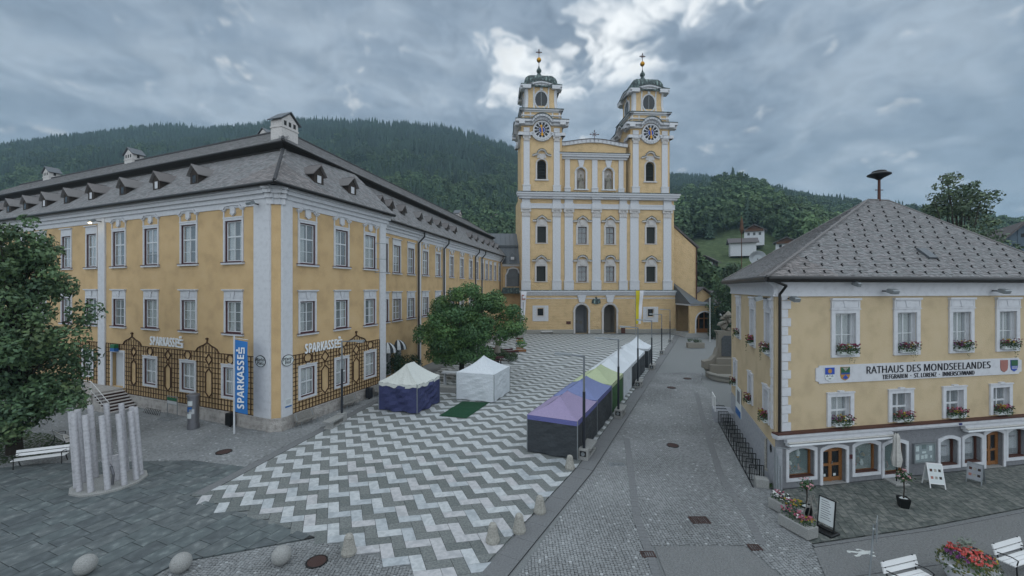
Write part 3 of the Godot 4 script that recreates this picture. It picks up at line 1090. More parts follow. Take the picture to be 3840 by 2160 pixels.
	chimney(t, fw * Vector3(47.0, 23.0, -8.0), fw.basis, 1.0)
	chimney(t, Vector3(-18.3, 21.0, -33.6), fr.basis, 1.0)
	# downpipes with their swan necks
	for p in [[fw, 11.0 - 0.15, 0.25], [fw, 18.9 - 0.1, 0.25], [fw, 33.2, 0.2], [fw, 37.0, 0.2], [fw, 50.2, 0.2]]:
		b = B.new()
		var x: float = p[1]
		var f: Transform3D = p[0]
		b.path([f * Vector3(x + 0.6, 16.1, 0.7), f * Vector3(x + 0.6, 15.6, 0.7), f * Vector3(x, 14.8, p[2]), f * Vector3(x, 0.0, p[2])], 0.09, 8)
		make(t, "downpipe", b, M.gutter)
	# bank doorway
	var dn := group_node(t, "door", fl * Transform3D(Basis(), Vector3(door.get_center().x, 1.3, 0)))
	b = B.new()
	b.box(-1.05, 0, -0.02, -0.875, 3.05, 0.07); b.box(0.875, 0, -0.02, 1.05, 3.05, 0.07); b.box(-0.875, 2.85, -0.02, 0.875, 3.05, 0.07)
	make(dn, "door_casing", b, M.white)
	piece(dn, "door_leaf", Vector3(0, 1.42, -0.27), Vector3(1.7, 2.84, 0.05), M.blind)
	piece(dn, "handle", Vector3(0.7, 1.1, -0.22), Vector3(0.04, 0.3, 0.04), M.steel)
	# dark striped domed awnings over the ground floor windows of the rear wing
	for s in [3.9, 6.1]:
		var an := group_node(t, "awning", fw * Transform3D(Basis(), Vector3(s, 3.0, 0)))
		for k in 8:
			b = B.new()
			var a0 := PI * k / 8.0
			var a1 := PI * (k + 1) / 8.0
			for j in 4:
				var e0 := PI / 2 * j / 4.0
				var e1 := PI / 2 * (j + 1) / 4.0
				var q := func(a: float, e: float) -> Vector3: return Vector3(-cos(a) * cos(e) * 0.85, sin(e) * 1.0, sin(a) * cos(e) * 1.0)
				b.quad(q.call(a0, e0), q.call(a1, e0), q.call(a1, e1), q.call(a0, e1))
			make(an, "awning_panel", b, M.slate if k % 2 == 0 else M.canvas)
		window(t, fw, s, 0.6, {"w": 1.2, "h": 2.5, "rows": [-0.5], "casing": 0.1, "curtain": 0, "sill": false})
	trellis(t, fl, Ll - 20.0, Ll - 1.62, [[Ll - 4.07, 1.88], [Ll - 8.88, 1.88], [Ll - 13.68, 1.88]], door, [Ll - 16.14, Ll - 6.59], [Ll - 15.92, Ll - 11.32, Ll - 6.41], 0.34)
	trellis(t, fr, 0.9, Lr - 0.75, [[2.28, 1.78], [5.75, 1.78], [9.3, 1.78]], Rect2(), [7.45], [3.95, 7.45], 0.30)
	trellis(t, fl, Ll - 25.6, Ll - 21.2, [[Ll - 23.0, 1.88]], Rect2(), [], [], 0.34)

func dormer(t: Node3D, f: Transform3D, x: float, y: float, w: float, lit: bool) -> void:
	# stands on the lower slope: its front rises from the slope 0.9 m behind the eaves
	var d := group_node(t, "dormer", f * Transform3D(Basis.from_scale(Vector3(0.74, 0.68, 0.55)), Vector3(x, 16.5 + y, -0.3)))
	var b := B.new()
	var h := 1.25
	b.prism(PackedVector2Array([Vector2(-w / 2, 0), Vector2(w / 2, 0), Vector2(w / 2, h), Vector2(0, h + 0.75), Vector2(-w / 2, h)]), -2.2, 0.0)
	make(d, "front", b, M.darkwood)
	b = B.new()
	for s in [-1, 1]:
		var a := Vector3(s * (w / 2 + 0.32), h - 0.28, 0.28)
		var c := Vector3(0, h + 0.86, 0.42)
		var e := Vector3(0, 0.06, 0)
		b.quad(a, c, c + Vector3(0, 0, -3.0), a + Vector3(0, 0, -2.5))
		b.quad(a + e, c + e, c + e + Vector3(0, 0, -3.0), a + e + Vector3(0, 0, -2.5))
		b.quad(a, a + e, c + e, c)
		b.quad(a, a + e, a + e + Vector3(0, 0, -2.5), a + Vector3(0, 0, -2.5))
		var n := 6
		for i in n:
			var p := a.lerp(c, float(i) / n)
			var q := a.lerp(c, float(i + 1) / n + 0.04)
			for k in 5:
				var o := Vector3(0, 0.075 + rng.randf() * 0.03, -0.5 * k)
				b.quad(p + o + Vector3(0, 0.03, 0), q + o, q + o + Vector3(0, 0, -0.46), p + o + Vector3(0, 0.03, -0.46))
	make(d, "dormer_roof", b, M["shake%d" % (rng.randi() % 2 + 1)])
	piece(d, "shutter", Vector3(0.02, 0.62, 0.02), Vector3(0.52, 0.8, 0.03), M.white if lit else M.darkglass)
	b = B.new()
	b.frame(-0.34, 0.14, 0.36, 1.1, 0.06, -0.01, 0.05)
	make(d, "shutter_frame", b, M.darkwood)

func chimney(t: Node3D, at: Vector3, basis: Basis, k: float) -> void:
	var c := group_node(t, "chimney", Transform3D(basis * Basis.from_scale(Vector3.ONE * k), at))
	var b := B.new()
	b.box(-0.8, -1.6, -0.55, 0.8, 1.15, 0.55)
	b.box(-0.85, 1.15, -0.6, 0.85, 1.25, 0.6)
	b.prism(PackedVector2Array([Vector2(-0.8, 1.25), Vector2(0.8, 1.25), Vector2(0.8, 1.75), Vector2(0, 2.4), Vector2(-0.8, 1.75)]), -0.55, 0.55)
	make(c, "stack", b, M.oldwhite)
	for x in [-0.45, 0.0, 0.45]:
		piece(c, "vent", Vector3(x, 1.55, 0.55), Vector3(0.24, 0.36, 0.02), M.black)
	piece(c, "vent", Vector3(0.8, 1.55, 0.0), Vector3(0.02, 0.36, 0.24), M.black)
	b = B.new()
	for s in [-1, 1]:
		b.t = Transform3D(Basis(Vector3(0, 0, 1), -s * 0.68), Vector3(s * 0.48, 2.12, 0))
		b.box(-0.66, 0, -0.7, 0.66, 0.07, 0.7)
	make(c, "chimney_roof", b, M.zinc)

# wooden lattice on the ground floor wall: upright and level slats cut out round the windows and the painted medallions
func trellis(t: Node3D, f: Transform3D, x0: float, x1: float, wins: Array, door: Rect2, peaks: Array, meds: Array, step: float) -> void:
	var node := group_node(t, "trellis", f)
	var y0 := 0.88
	var y1 := 4.85
	var holes := []
	var ww := 1.02 if step > 0.31 else 0.9
	for w in wins:
		holes.append(Rect2(w[0] - ww, w[1] - 0.2, ww * 2.0, 2.52))
	if door.size.x > 0:
		holes.append(Rect2(door.position.x - 0.2, 0.0, door.size.x + 0.4, door.end.y + 0.25))
	var shapes := []
	for m in meds:
		shapes.append([Rect2(m - 0.36, 1.6, 0.72, 2.1), "octagon"])
		shapes.append([Rect2(m - 0.36, 3.95, 0.72, 0.8), "diamond"])
	for w in wins:
		shapes.append([Rect2(w[0] - 0.33, 4.22, 0.66, 0.58), "octagon"])
	for s in shapes:
		holes.append(s[0].grow(-0.03))
	var nx := int((x1 - x0) / step)
	var ny := int((y1 - y0) / step)
	for i in nx + 1:
		var x := lerpf(x0, x1, float(i) / nx)
		var top := y1
		for p in peaks:
			if absf(x - p) < 1.25:
				top = y1 + 0.5 * sqrt(cos(absf(x - p) / 1.25 * PI / 2))
		for seg in cut(y0, top, holes, x, true):
			piece(node, "slat", Vector3(x, (seg.x + seg.y) / 2, 0.055), Vector3(0.055, seg.y - seg.x, 0.03), M.trellis)
	for j in ny + 1:
		var y := lerpf(y0, y1, float(j) / ny)
		for seg in cut(x0, x1, holes, y, false):
			piece(node, "slat", Vector3((seg.x + seg.y) / 2, y, 0.032), Vector3(seg.y - seg.x, 0.055, 0.026), M.trellis)
	for s in shapes:
		var r: Rect2 = s[0]
		var c := r.get_center()
		var hw := r.size.x / 2
		var hh := r.size.y / 2
		var k := minf(0.34, hh * 0.6) if s[1] == "octagon" else hh
		var kx := 0.5 if s[1] == "octagon" and hh < 0.5 else 1.0
		var pts := [Vector2(c.x - hw, c.y - hh + k), Vector2(c.x - hw * (1 - kx), c.y - hh), Vector2(c.x + hw * (1 - kx), c.y - hh), Vector2(c.x + hw, c.y - hh + k), Vector2(c.x + hw, c.y + hh - k), Vector2(c.x + hw * (1 - kx), c.y + hh), Vector2(c.x - hw * (1 - kx), c.y + hh), Vector2(c.x - hw, c.y + hh - k), Vector2(c.x - hw, c.y - hh + k)]
		var clean := []
		for q in pts:
			if clean.is_empty() or clean[-1].distance_to(q) > 0.02:
				clean.append(q)
		var b := B.new()
		b.strip(clean, 0.05, 0.02, 0.085)
		make(node, "medallion_frame", b, M.trellis)
	for p in peaks:
		var b := B.new()
		var pts := []
		for i in 13:
			var u := -1.0 + i / 6.0
			pts.append(Vector2(p + u * 1.3, y1 + 0.52 * sqrt(maxf(0.0, cos(u * PI / 2))) + (0.18 * exp(-u * u * 22.0))))
		b.strip(pts, 0.07, 0.02, 0.09)
		b.box(p - 0.035, y1 + 0.68, 0.02, p + 0.035, y1 + 0.95, 0.09)
		b.cbox(p - 0.09, y1 + 0.93, 0.0, p + 0.09, y1 + 1.07, 0.12, 0.05)
		make(node, "trellis_finial", b, M.trellis)

func cut(a: float, b: float, holes: Array, at: float, upright: bool) -> Array:
	var segs := [Vector2(a, b)]
	for h in holes:
		var lo: float = h.position.x if upright else h.position.y
		var hi: float = h.end.x if upright else h.end.y
		if at <= lo or at >= hi:
			continue
		var p: float = h.position.y if upright else h.position.x
		var q: float = h.end.y if upright else h.end.x
		var next := []
		for s in segs:
			if q <= s.x or p >= s.y:
				next.append(s)
				continue
			if p - s.x > 0.06:
				next.append(Vector2(s.x, p))
			if s.y - q > 0.06:
				next.append(Vector2(q, s.y))
		segs = next
	return segs

# ---------------------------------------------------------------- the church
# measured on an elevation drawing whose unit is 8.37 cm, from the middle axis (x = 1506) and the ground line (y = 838)
const U := 0.0837
func cx(x: float) -> float:
	return (x - 1506.0) * U
func cy(y: float) -> float:
	return (838.0 - y) * U

func rect(b: B, xa: float, ya: float, xb: float, yb: float, z0: float, z1: float) -> void:
	b.box(cx(xa), cy(maxf(ya, yb)), z0, cx(xb), cy(minf(ya, yb)), z1)

func arch_points(w: float, spring: float, n := 10) -> PackedVector2Array:
	var p := PackedVector2Array()
	for i in n + 1:
		var a := PI * i / n
		p.append(Vector2(cos(a) * w / 2, spring + sin(a) * w / 2))
	return p

# fills the corners above a round arch inside a rectangular hole (hole w wide, top at spring + w / 2)
func spandrel(b: B, x: float, w: float, spring: float, z0: float, z1: float) -> void:
	var n := 10
	for i in n:
		var a := PI * i / n
		var c := PI * (i + 1) / n
		var p := Vector2(x + cos(a) * w / 2, spring + sin(a) * w / 2)
		var q := Vector2(x + cos(c) * w / 2, spring + sin(c) * w / 2)
		var top := spring + w / 2 + 0.001
		b.prism(PackedVector2Array([p, Vector2(p.x, top), Vector2(q.x, top), q]) if absf(top - p.y) > 0.01 else PackedVector2Array([p, Vector2(q.x, top), q]) if absf(top - q.y) > 0.01 else PackedVector2Array([p, q, Vector2(x, top)]), z0, z1)

func church() -> void:
	var t := thing("church", "yellow baroque church with white pilasters and two clock towers at the end of the square", "church", Vector3(18.25, 0, -87.9), deg_to_rad(4.0))
	var D := 14.0
	var wins := []      # x, y bottom, w, h, hood
	for a in [[1360, 708, 23, 38, "gable"], [1464, 709, 23, 39, "arch"], [1535, 709, 22, 39, "arch"], [1640.5, 709, 24, 39, "gable"], [1361.5, 612, 22.5, 41, "gable"], [1464, 614, 23, 43, "gable"], [1535, 614, 22, 43, "gable"], [1640.5, 612, 23, 42, "gable"]]:
		wins.append(a)
	var holes := []
	for a in wins:
		holes.append(Rect2(cx(a[0] - a[2] / 2.0), cy(a[1]), a[2] * U, a[3] * U))
	# body: lower storey front wall from the base cornice to the entablature; centre part one pilaster back
	var b := B.new()
	var x0 := cx(1310)
	var x1 := cx(1701)
	b.t = Transform3D(Basis(), Vector3(x0, 0, 0))
	var moved := []
	for h in holes:
		moved.append(Rect2(h.position - Vector2(x0, 0), h.size))
	b.wall(x1 - x0, cy(742), cy(489), moved, 0.6)
	b.t = Transform3D()
	# sides and back of the nave
	b.quad(Vector3(x1, 0, 0), Vector3(x1, 0, -D), Vector3(x1, cy(489), -D), Vector3(x1, cy(489), 0))
	b.quad(Vector3(x0, 0, -D), Vector3(x0, 0, 0), Vector3(x0, cy(489), 0), Vector3(x0, cy(489), -D))
	b.quad(Vector3(x0, cy(489), 0), Vector3(x1, cy(489), 0), Vector3(x1, cy(489), -D), Vector3(x0, cy(489), -D))
	# curved centre between the towers, upper storey with two niches
	var niche := [1463.7, 1534.6]
	var nh := []
	for q in niche:
		nh.append(Rect2(cx(q - 11.5) - cx(1413), cy(474), 23 * U, cy(420) - cy(474)))
	b.t = Transform3D(Basis(), Vector3(cx(1413), 0, -1.0))
	b.wall(cx(1580.5) - cx(1413), cy(489), cy(383), nh, 0.9)
	b.t = Transform3D()
	for q in niche:
		b.t = Transform3D(Basis(), Vector3(cx(q), 0, -1.0))
		spandrel(b, 0, 23 * U, cy(431.5), -0.9, 0.0)
	b.t = Transform3D()
	# gable over the centre
	var g := PackedVector2Array([Vector2(cx(1413), cy(383)), Vector2(cx(1580.5), cy(383))])
	for i in 13:
		var f := i / 12.0
		g.append(Vector2(lerpf(cx(1580.5), cx(1413), f), cy(361) + (cy(351) - cy(361)) * pow(sin(f * PI), 1.4)))
	b.prism(g, -1.8, -0.9)
	make(t, "wall", b, M.church)
	# rusticated ground storey: level courses with open joints
	var doors := [Rect2(cx(1444.5), 0, 33 * U, cy(765.8)), Rect2(cx(1516.5), 0, 32.5 * U, cy(765.8))]
	var small := [Rect2(cx(1350.5), cy(793), 14.5 * U, 19 * U), Rect2(cx(1630.5), cy(797), 14.5 * U, 19 * U)]
	var courses := 13
	for k in courses:
		var ya := lerpf(0.85, cy(743), float(k) / courses)
		var yb := lerpf(0.85, cy(743), float(k + 1) / courses) - 0.07
		b = B.new()
		for s in cut(cx(1308), cx(1703), doors + small, (ya + yb) / 2, false):
			b.cbox(s.x, ya, -0.5, s.y, yb, 0.42, 0.03)
		make(t, "course", b, M.church)
	b = B.new()
	b.t = Transform3D(Basis(), Vector3(cx(1308), 0, 0.36))
	var dh := []
	for h in doors + small:
		dh.append(Rect2(h.position - Vector2(cx(1308), 0), h.size))
	b.wall(cx(1703) - cx(1308), 0, cy(743), dh, 0.9)
	b.t = Transform3D()
	for h in doors:
		spandrel(b, h.get_center().x, h.size.x, h.end.y - h.size.x / 2, -0.5, 0.40)
	make(t, "base_wall", b, M.church)
	b = B.new()
	for s in cut(cx(1307), cx(1704), doors, 0.5, false):
		b.cbox(s.x, 0, -0.2, s.y, 0.85, 0.6, 0.06)
	make(t, "plinth", b, M.stone)
	# doorways: stone arches, dark oak leaves inside
	for i in 2:
		var h: Rect2 = doors[i]
		var dn := group_node(t, "doorway", Transform3D(Basis(), Vector3(h.get_center().x, 0, 0)))
		b = B.new()
		var w := h.size.x
		var sp := h.end.y - w / 2
		b.box(-w / 2 - 0.36, 0, 0.3, -w / 2, sp, 0.72); b.box(w / 2, 0, 0.3, w / 2 + 0.36, sp, 0.72)
		b.box(-w / 2 - 0.46, sp - 0.2, 0.3, -w / 2, sp + 0.12, 0.8); b.box(w / 2, sp - 0.2, 0.3, w / 2 + 0.46, sp + 0.12, 0.8)
		var arc := []
		for j in 13:
			var a := PI * j / 12.0
			arc.append(Vector2(cos(a) * (w / 2 + 0.19), sp + sin(a) * (w / 2 + 0.19)))
		b.strip(arc, 0.38, 0.3, 0.72)
		make(dn, "stone_arch", b, M.oldwhite)
		b = B.new()
		b.prism(PackedVector2Array([Vector2(-0.55, h.end.y + 0.45), Vector2(0.55, h.end.y + 0.45), Vector2(0.8, h.end.y + 1.6), Vector2(-0.8, h.end.y + 1.6)]), 0.3, 0.75)
		b.box(-0.9, h.end.y + 1.6, 0.3, 0.9, h.end.y + 2.0, 0.8)
		make(dn, "keystone", b, M.white)
		b = B.new()
		b.box(-w / 2, 0, -3.6, w / 2, h.end.y, -3.4)
		b.box(-w / 2 - 0.1, 0, -3.6, -w / 2, h.end.y, -0.5); b.box(w / 2, 0, -3.6, w / 2 + 0.1, h.end.y, -0.5); b.box(-w / 2, h.end.y, -3.6, w / 2, h.end.y + 0.1, -0.5)
		make(dn, "porch_wall", b, M.greybase if i == 0 else M.room)
		if i == 0:
			for q in [[-0.2, 2.2], [0.75, 2.0]]:
				piece(dn, "notice", Vector3(q[0], q[1], -3.38), Vector3(0.6, 0.7, 0.02), M.stone)
		else:
			piece(dn, "door_leaf", Vector3(-w / 2 + 0.35, 2.4, -1.2), Vector3(0.08, 4.6, 1.3), M.darkwood)
	for h in small:
		var sn := group_node(t, "small_window", Transform3D(Basis(), Vector3(h.get_center().x, h.position.y, 0.42)))
		b = B.new()
		var W := 1.65
		b.box(-W, -1.15, -0.1, -h.size.x / 2, 2.1, 0.05); b.box(h.size.x / 2, -1.15, -0.1, W, 2.1, 0.05)
		b.box(-h.size.x / 2, -1.15, -0.1, h.size.x / 2, 0, 0.05); b.box(-h.size.x / 2, h.size.y, -0.1, h.size.x / 2, 2.1, 0.05)
		make(sn, "white_panel", b, M.white)
		b = B.new()
		b.frame(-0.85, -0.22, 0.85, 1.85, 0.22, 0.05, 0.14)
		make(sn, "stone_frame", b, M.oldwhite)
		piece(sn, "pane", Vector3(0, h.size.y / 2, -0.3), Vector3(h.size.x, h.size.y, 0.03), M.darkglass)
	# base cornice
	b = B.new()
	rect(b, 1306, 731, 1705, 735, -0.2, 1.05)
	rect(b, 1308, 735, 1703, 739, -0.2, 0.8)
	rect(b, 1309, 739, 1702, 743, -0.2, 0.6)
	rect(b, 1309, 749, 1702, 751, 0.2, 0.52)
	make(t, "base_cornice", b, M.white)
	b = B.new()
	rect(b, 1306, 729.5, 1705, 731, -0.2, 1.1)
	make(t, "base_cornice_cover", b, M.copper)
	# lower pilasters with pedestals and leafy capitals
	for p in [[1312.2, 1331.9], [1389, 1408.8], [1419, 1440], [1489, 1510], [1558.8, 1577.3], [1586.6, 1607.9], [1672.7, 1693]]:
		pilaster(t, p[0], p[1], 730, 706, 546.5, 527, 0.0, true)
	# entablature broken forward over every pilaster
	b = B.new()
	rect(b, 1309, 514.5, 1702, 518, -0.2, 0.38)
	rect(b, 1309, 518, 1702, 526.5, -0.2, 0.30)
	rect(b, 1304, 498, 1706, 503, -0.2, 0.75)
	rect(b, 1300, 493, 1709, 498, -0.2, 1.25)
	rect(b, 1298, 489, 1710, 493, -0.2, 1.5)
	for p in [[1312.2, 1331.9], [1389, 1408.8], [1419, 1440], [1489, 1510], [1558.8, 1577.3], [1586.6, 1607.9], [1672.7, 1693]]:
		rect(b, p[0] - 1.5, 513, p[1] + 1.5, 526.5, 0.2, 0.52)
		rect(b, p[0], 503, p[1], 513, -0.1, 0.34)
		rect(b, p[0] - 3, 497.5, p[1] + 3, 503.2, 0.2, 0.95)
	make(t, "entablature", b, M.white)
	b = B.new()
	rect(b, 1297, 487.5, 1711, 489, -0.3, 1.6)
	make(t, "entablature_cover", b, M.copper)
	for a in wins:
		var central: bool = a[0] > 1400 and a[0] < 1600
		window(t, Transform3D(), cx(a[0]), cy(a[1]), {"w": a[2] * U, "h": a[3] * U, "hood": a[4], "casing": 0.36, "proud": 0.14, "casemat": M.oldwhite, "rows": [0.3, -0.65] if central else [0.2, 0.4, 0.6, 0.8], "cols": 2, "curtain": 0, "sashmat": M.brown if central else M.louvre,
			"glassmat": M.glass if central else M.louvre, "recess": -0.35, "frame": 0.12, "whole": not central})
	# upper centre: pilasters, keystones, niche frames, statues, cornice
	for p in [[1422.2, 1434.7], [1492, 1505.5], [1561, 1573]]:
		pilaster(t, p[0], p[1], 488, 470.5, 399, 399, -1.0, false)
	for i in 2:
		var q: float = niche[i]
		var nn := group_node(t, "niche", Transform3D(Basis(), Vector3(cx(q), 0, -1.0)))
		b = B.new()
		var w := 23 * U
		b.box(-w / 2 - 0.38, cy(474), -0.05, -w / 2, cy(431.5), 0.16); b.box(w / 2, cy(474), -0.05, w / 2 + 0.38, cy(431.5), 0.16)
		var arc := []
		for j in 13:
			var a := PI * j / 12.0
			arc.append(Vector2(cos(a) * (w / 2 + 0.19), cy(431.5) + sin(a) * (w / 2 + 0.19)))
		b.strip(arc, 0.38, -0.05, 0.16)
		b.box(-w / 2 - 0.45, cy(433), -0.05, -w / 2, cy(431), 0.2); b.box(w / 2, cy(433), -0.05, w / 2 + 0.45, cy(431), 0.2)
		b.box(-w / 2 - 0.6, cy(477), -0.05, w / 2 + 0.6, cy(474), 0.4)
		make(nn, "niche_frame", b, M.white)
		b = B.new()
		b.prism(PackedVector2Array([Vector2(-0.35, cy(419)), Vector2(0.35, cy(419)), Vector2(0.72, cy(400)), Vector2(-0.72, cy(400))]), -0.05, 0.25)
		make(nn, "keystone", b, M.white)
		b = B.new()
		b.box(-1.2, cy(476), -1.0, 1.2, cy(418), -0.88)
		make(nn, "niche_back", b, M.oldwhite)
	b = B.new()
	rect(b, 1411, 394, 1582, 399, -1.6, -0.55)
	rect(b, 1409, 389, 1584, 394, -1.6, -0.1)
	rect(b, 1407, 386, 1586, 389, -1.6, 0.15)
	make(t, "upper_cornice", b, M.white)
	b = B.new()
	rect(b, 1406, 384.5, 1587, 386, -1.6, 0.25)
	make(t, "upper_cornice_cover", b, M.copper)
	b = B.new()
	var gp := []
	for i in 17:
		var f := i / 16.0
		gp.append(Vector2(lerpf(cx(1412), cx(1581.5), f), cy(361) + (cy(351) - cy(361)) * pow(sin(f * PI), 1.4) - 0.1))
	b.strip(gp, 0.7, -1.9, -0.5)
	make(t, "gable_cornice", b, M.white)
	b = B.new()
	for i in gp.size():
		gp[i] += Vector2(0, 0.42)
	b.strip(gp, 0.14, -1.9, -0.4)
	# nave roof behind the gable
	b.prism(PackedVector2Array([Vector2(cx(1430), cy(489)), Vector2(cx(1565), cy(489)), Vector2(cx(1565), cy(430)), Vector2(cx(1497), cy(352)), Vector2(cx(1430), cy(430))]), -60, -2)
	make(t, "nave_roof", b, M.tileroof)
	b = B.new()
	star_cross(b, Vector3(cx(1499), cy(351), -1.2), 2.3, 0.9)
	make(t, "gable_cross", b, M.brown)
	# coat of arms between the doors
	b = B.new()
	b.prism(PackedVector2Array([Vector2(-0.55, -0.7), Vector2(0, -0.85), Vector2(0.55, -0.7), Vector2(0.6, 0.15), Vector2(0, 0.35), Vector2(-0.6, 0.15)]), 0.0, 0.3)
	for s in [-1, 1]:
		b.prism(PackedVector2Array([Vector2(s * 0.55, -0.75), Vector2(s * 0.95, -0.6), Vector2(s * 0.85, 0.1), Vector2(s * 0.55, 0.35)]), 0.0, 0.2)
	b.lathe([Vector2(0.0, 0.75), Vector2(0.22, 0.6), Vector2(0.3, 0.35), Vector2(0, 0.3)], 8)
	var em := make(t, "coat_of_arms", b, M.copper)
	em.position = Vector3(cx(1498), cy(755), 0.4)
	piece(t, "plaque", Vector3(cx(1428), cy(811), 0.46), Vector3(0.95, 0.62, 0.06), M.brown)
	for i in 2:
		tower(t, 1361.5 if i == 0 else 1638.5, i)
	# sloping side wall of the aisle with its eaves
	b = B.new()
	b.prism(PackedVector2Array([Vector2(x1, 0), Vector2(cx(1774), 0), Vector2(cx(1774), cy(622)), Vector2(x1, cy(556))]), -9.0, -2.0)
	b.box(cx(1774), 0, -9.0, cx(1790), cy(655), -6)
	make(t, "aisle_wall", b, M.church)
	b = B.new()
	b.strip([Vector2(x1, cy(553)), Vector2(cx(1778), cy(619))], 0.35, -9.3, -1.7)
	make(t, "aisle_roof", b, M.tileroof)
	b = B.new()
	b.tube(Vector3(cx(1772), 5, -1.85), Vector3(cx(1772), cy(620), -1.85), 0.12, 0.12)
	make(t, "downpipe", b, M.brown)
	# porch with round arch, lean-to roof and steps
	var pw := 6.1
	var hole := Rect2(1.3, 0.55, 3.5, 4.2)
	b = B.new()
	b.t = Transform3D(Basis(), Vector3(cx(1703), 0, 6.5))
	b.wall(pw, 0, 6.0, [hole], 0.6)
	spandrel(b, hole.get_center().x, hole.size.x, hole.end.y - hole.size.x / 2, -0.6, 0.0)
	b.box(pw - 0.3, 0, -8.5, pw, 6.0, -0.02)
	b.box(0.01, 0, -0.5, 0.25, 6.0, -0.1)
	b.t = Transform3D()
	make(t, "porch", b, M.church)
	b = B.new()
	b.box(cx(1703), 6.0, -2.0, cx(1703) + pw + 0.2, 6.3, 6.7)
	make(t, "porch_cornice", b, M.white)
	b = B.new()
	b.t = Transform3D(Basis(), Vector3(cx(1703), 6.3, 0))
	b.quad(Vector3(-0.1, 0, 7.1), Vector3(pw + 0.4, 0, 7.1), Vector3(pw + 0.4, 0.3, -2.0), Vector3(-0.1, 4.9, -2.0))
	b.tri(Vector3(-0.1, 0, 7.1), Vector3(-0.1, 4.9, -2.0), Vector3(-0.1, 0, -2.0))
	make(t, "porch_roof", b, M.zinc)
	b = B.new()
	var arc2 := []
	for j in 13:
		var a := PI * j / 12.0
		arc2.append(Vector2(cx(1703) + hole.get_center().x + cos(a) * 1.87, hole.end.y - 1.75 + sin(a) * 1.87))
	b.strip(arc2, 0.24, 6.4, 6.62)
	for s in [-1, 1]:
		b.box(cx(1703) + hole.get_center().x + s * 1.87 - 0.12, 0.55, 6.4, cx(1703) + hole.get_center().x + s * 1.87 + 0.12, hole.end.y - 1.75, 6.62)
	make(t, "porch_arch", b, M.white)
	var pd := group_node(t, "porch_door", Transform3D(Basis(), Vector3(cx(1703) + hole.get_center().x, 0.55, 5.2)))
	b = B.new()
	b.box(-1.9, 0, -0.1, 1.9, 4.4, 0.0)
	make(pd, "door_frame", b, M.oak)
	for x in [-1.15, 0.0, 1.15]:
		piece(pd, "pane", Vector3(x, 1.75, 0.03), Vector3(0.85, 1.9, 0.03), M.darkglass)
		piece(pd, "pane", Vector3(x, 3.5, 0.03), Vector3(0.85, 1.1, 0.03), M.darkglass)
	b = B.new()
	for k in 3:
		b.cbox(cx(1703) - 1.0 - k * 0.5, -0.1, 2.0, cx(1703) + pw + 0.8 + k * 0.3, 0.55 - k * 0.18, 7.3 + k * 0.55, 0.03)
	make(t, "steps", b, M.concrete)
	# low link to the monastery on the left with a metal roof, an arched window and a small roof over the passage
	var l := thing("connecting_wing", "yellow link between monastery and church with grey metal roof and one arched window", "building", Vector3(-4.2, 0, -90.5), deg_to_rad(3.0))
	b = B.new()
	b.t = Transform3D(Basis(), Vector3.ZERO)
	b.wall(6.6, 0, 14.2, [Rect2(3.0, 9.8, 2.9, 3.9)], 0.5)
	b.t = Transform3D()
	b.prism(PackedVector2Array([Vector2(6.59, 0), Vector2(6.6, 0), Vector2(6.6, 14.2), Vector2(6.59, 14.2)]), -10, 0)
	make(l, "wall", b, M.yellow)
	b = B.new()
	b.box(-0.3, 14.2, -1.0, 6.6, 14.7, 0.3)
	b.strip([Vector2(2.85, 9.8), Vector2(2.85, 12.3), Vector2(3.2, 12.9), Vector2(3.45, 13.6), Vector2(4.45, 13.95), Vector2(5.45, 13.6), Vector2(5.7, 12.9), Vector2(6.05, 12.3), Vector2(6.05, 9.8)], 0.25, -0.05, 0.12)
	make(l, "trim", b, M.white)
	var aw := group_node(l, "arched_window", Transform3D(Basis(), Vector3(4.45, 9.8, -0.4)))
	piece(aw, "pane", Vector3(0, 1.9, 0), Vector3(3.0, 4.0, 0.03), M.darkglass)
	for x in [-0.75, 0.0, 0.75]:
		piece(aw, "bar", Vector3(x, 1.9, 0.04), Vector3(0.06, 4.0, 0.04), M.louvre)
	piece(aw, "bar", Vector3(0, 1.9, 0.05), Vector3(3.0, 0.08, 0.04), M.louvre)
	b = B.new()
	b.quad(Vector3(-6.0, 14.7, 0.7), Vector3(6.6, 14.7, 0.7), Vector3(6.6, 18.7, -2.6), Vector3(-6.0, 18.7, -2.6))
	b.quad(Vector3(-8.0, 19.0, -2.3), Vector3(6.6, 19.0, -2.3), Vector3(6.6, 22.3, -7.5), Vector3(-8.0, 22.3, -7.5))
	b.box(-7, 18.7, -3.0, 6.6, 19.0, -2.4)
	var lr := make(l, "roof", b, M.zinc)
	for k in 12:
		var x := -5.5 + k * 1.05
		b = B.new()
		b.tube(Vector3(x, 14.75, 0.7), Vector3(x, 18.75, -2.6), 0.05, 0.05, 4)
		b.tube(Vector3(x, 19.05, -2.3), Vector3(x, 22.35, -7.5), 0.05, 0.05, 4)
		make(lr, "standing_seam", b, M.zinc)
	b = B.new()
	b.prism(PackedVector2Array([Vector2(-0.7, 0), Vector2(0.7, 0), Vector2(0.7, 0.9), Vector2(0, 1.7), Vector2(-0.7, 0.9)]), -2.0, 0.0)
	var dm := make(l, "dormer", b, M.zinc)
	dm.position = Vector3(4.3, 15.4, 0.25)
	piece(dm, "shutter", Vector3(0, 0.55, 0.02), Vector3(0.7, 0.55, 0.03), M.white)
	b = B.new()
	b.prism(PackedVector2Array([Vector2(-0.2, 0), Vector2(1.6, 0), Vector2(-0.2, 1.4)]), -4.0, 0)
	var ps := make(l, "passage_roof", b, M.copper)
	ps.transform = Transform3D(Basis(Vector3.UP, -PI / 2), Vector3(1.8, 8.3, 0.1))

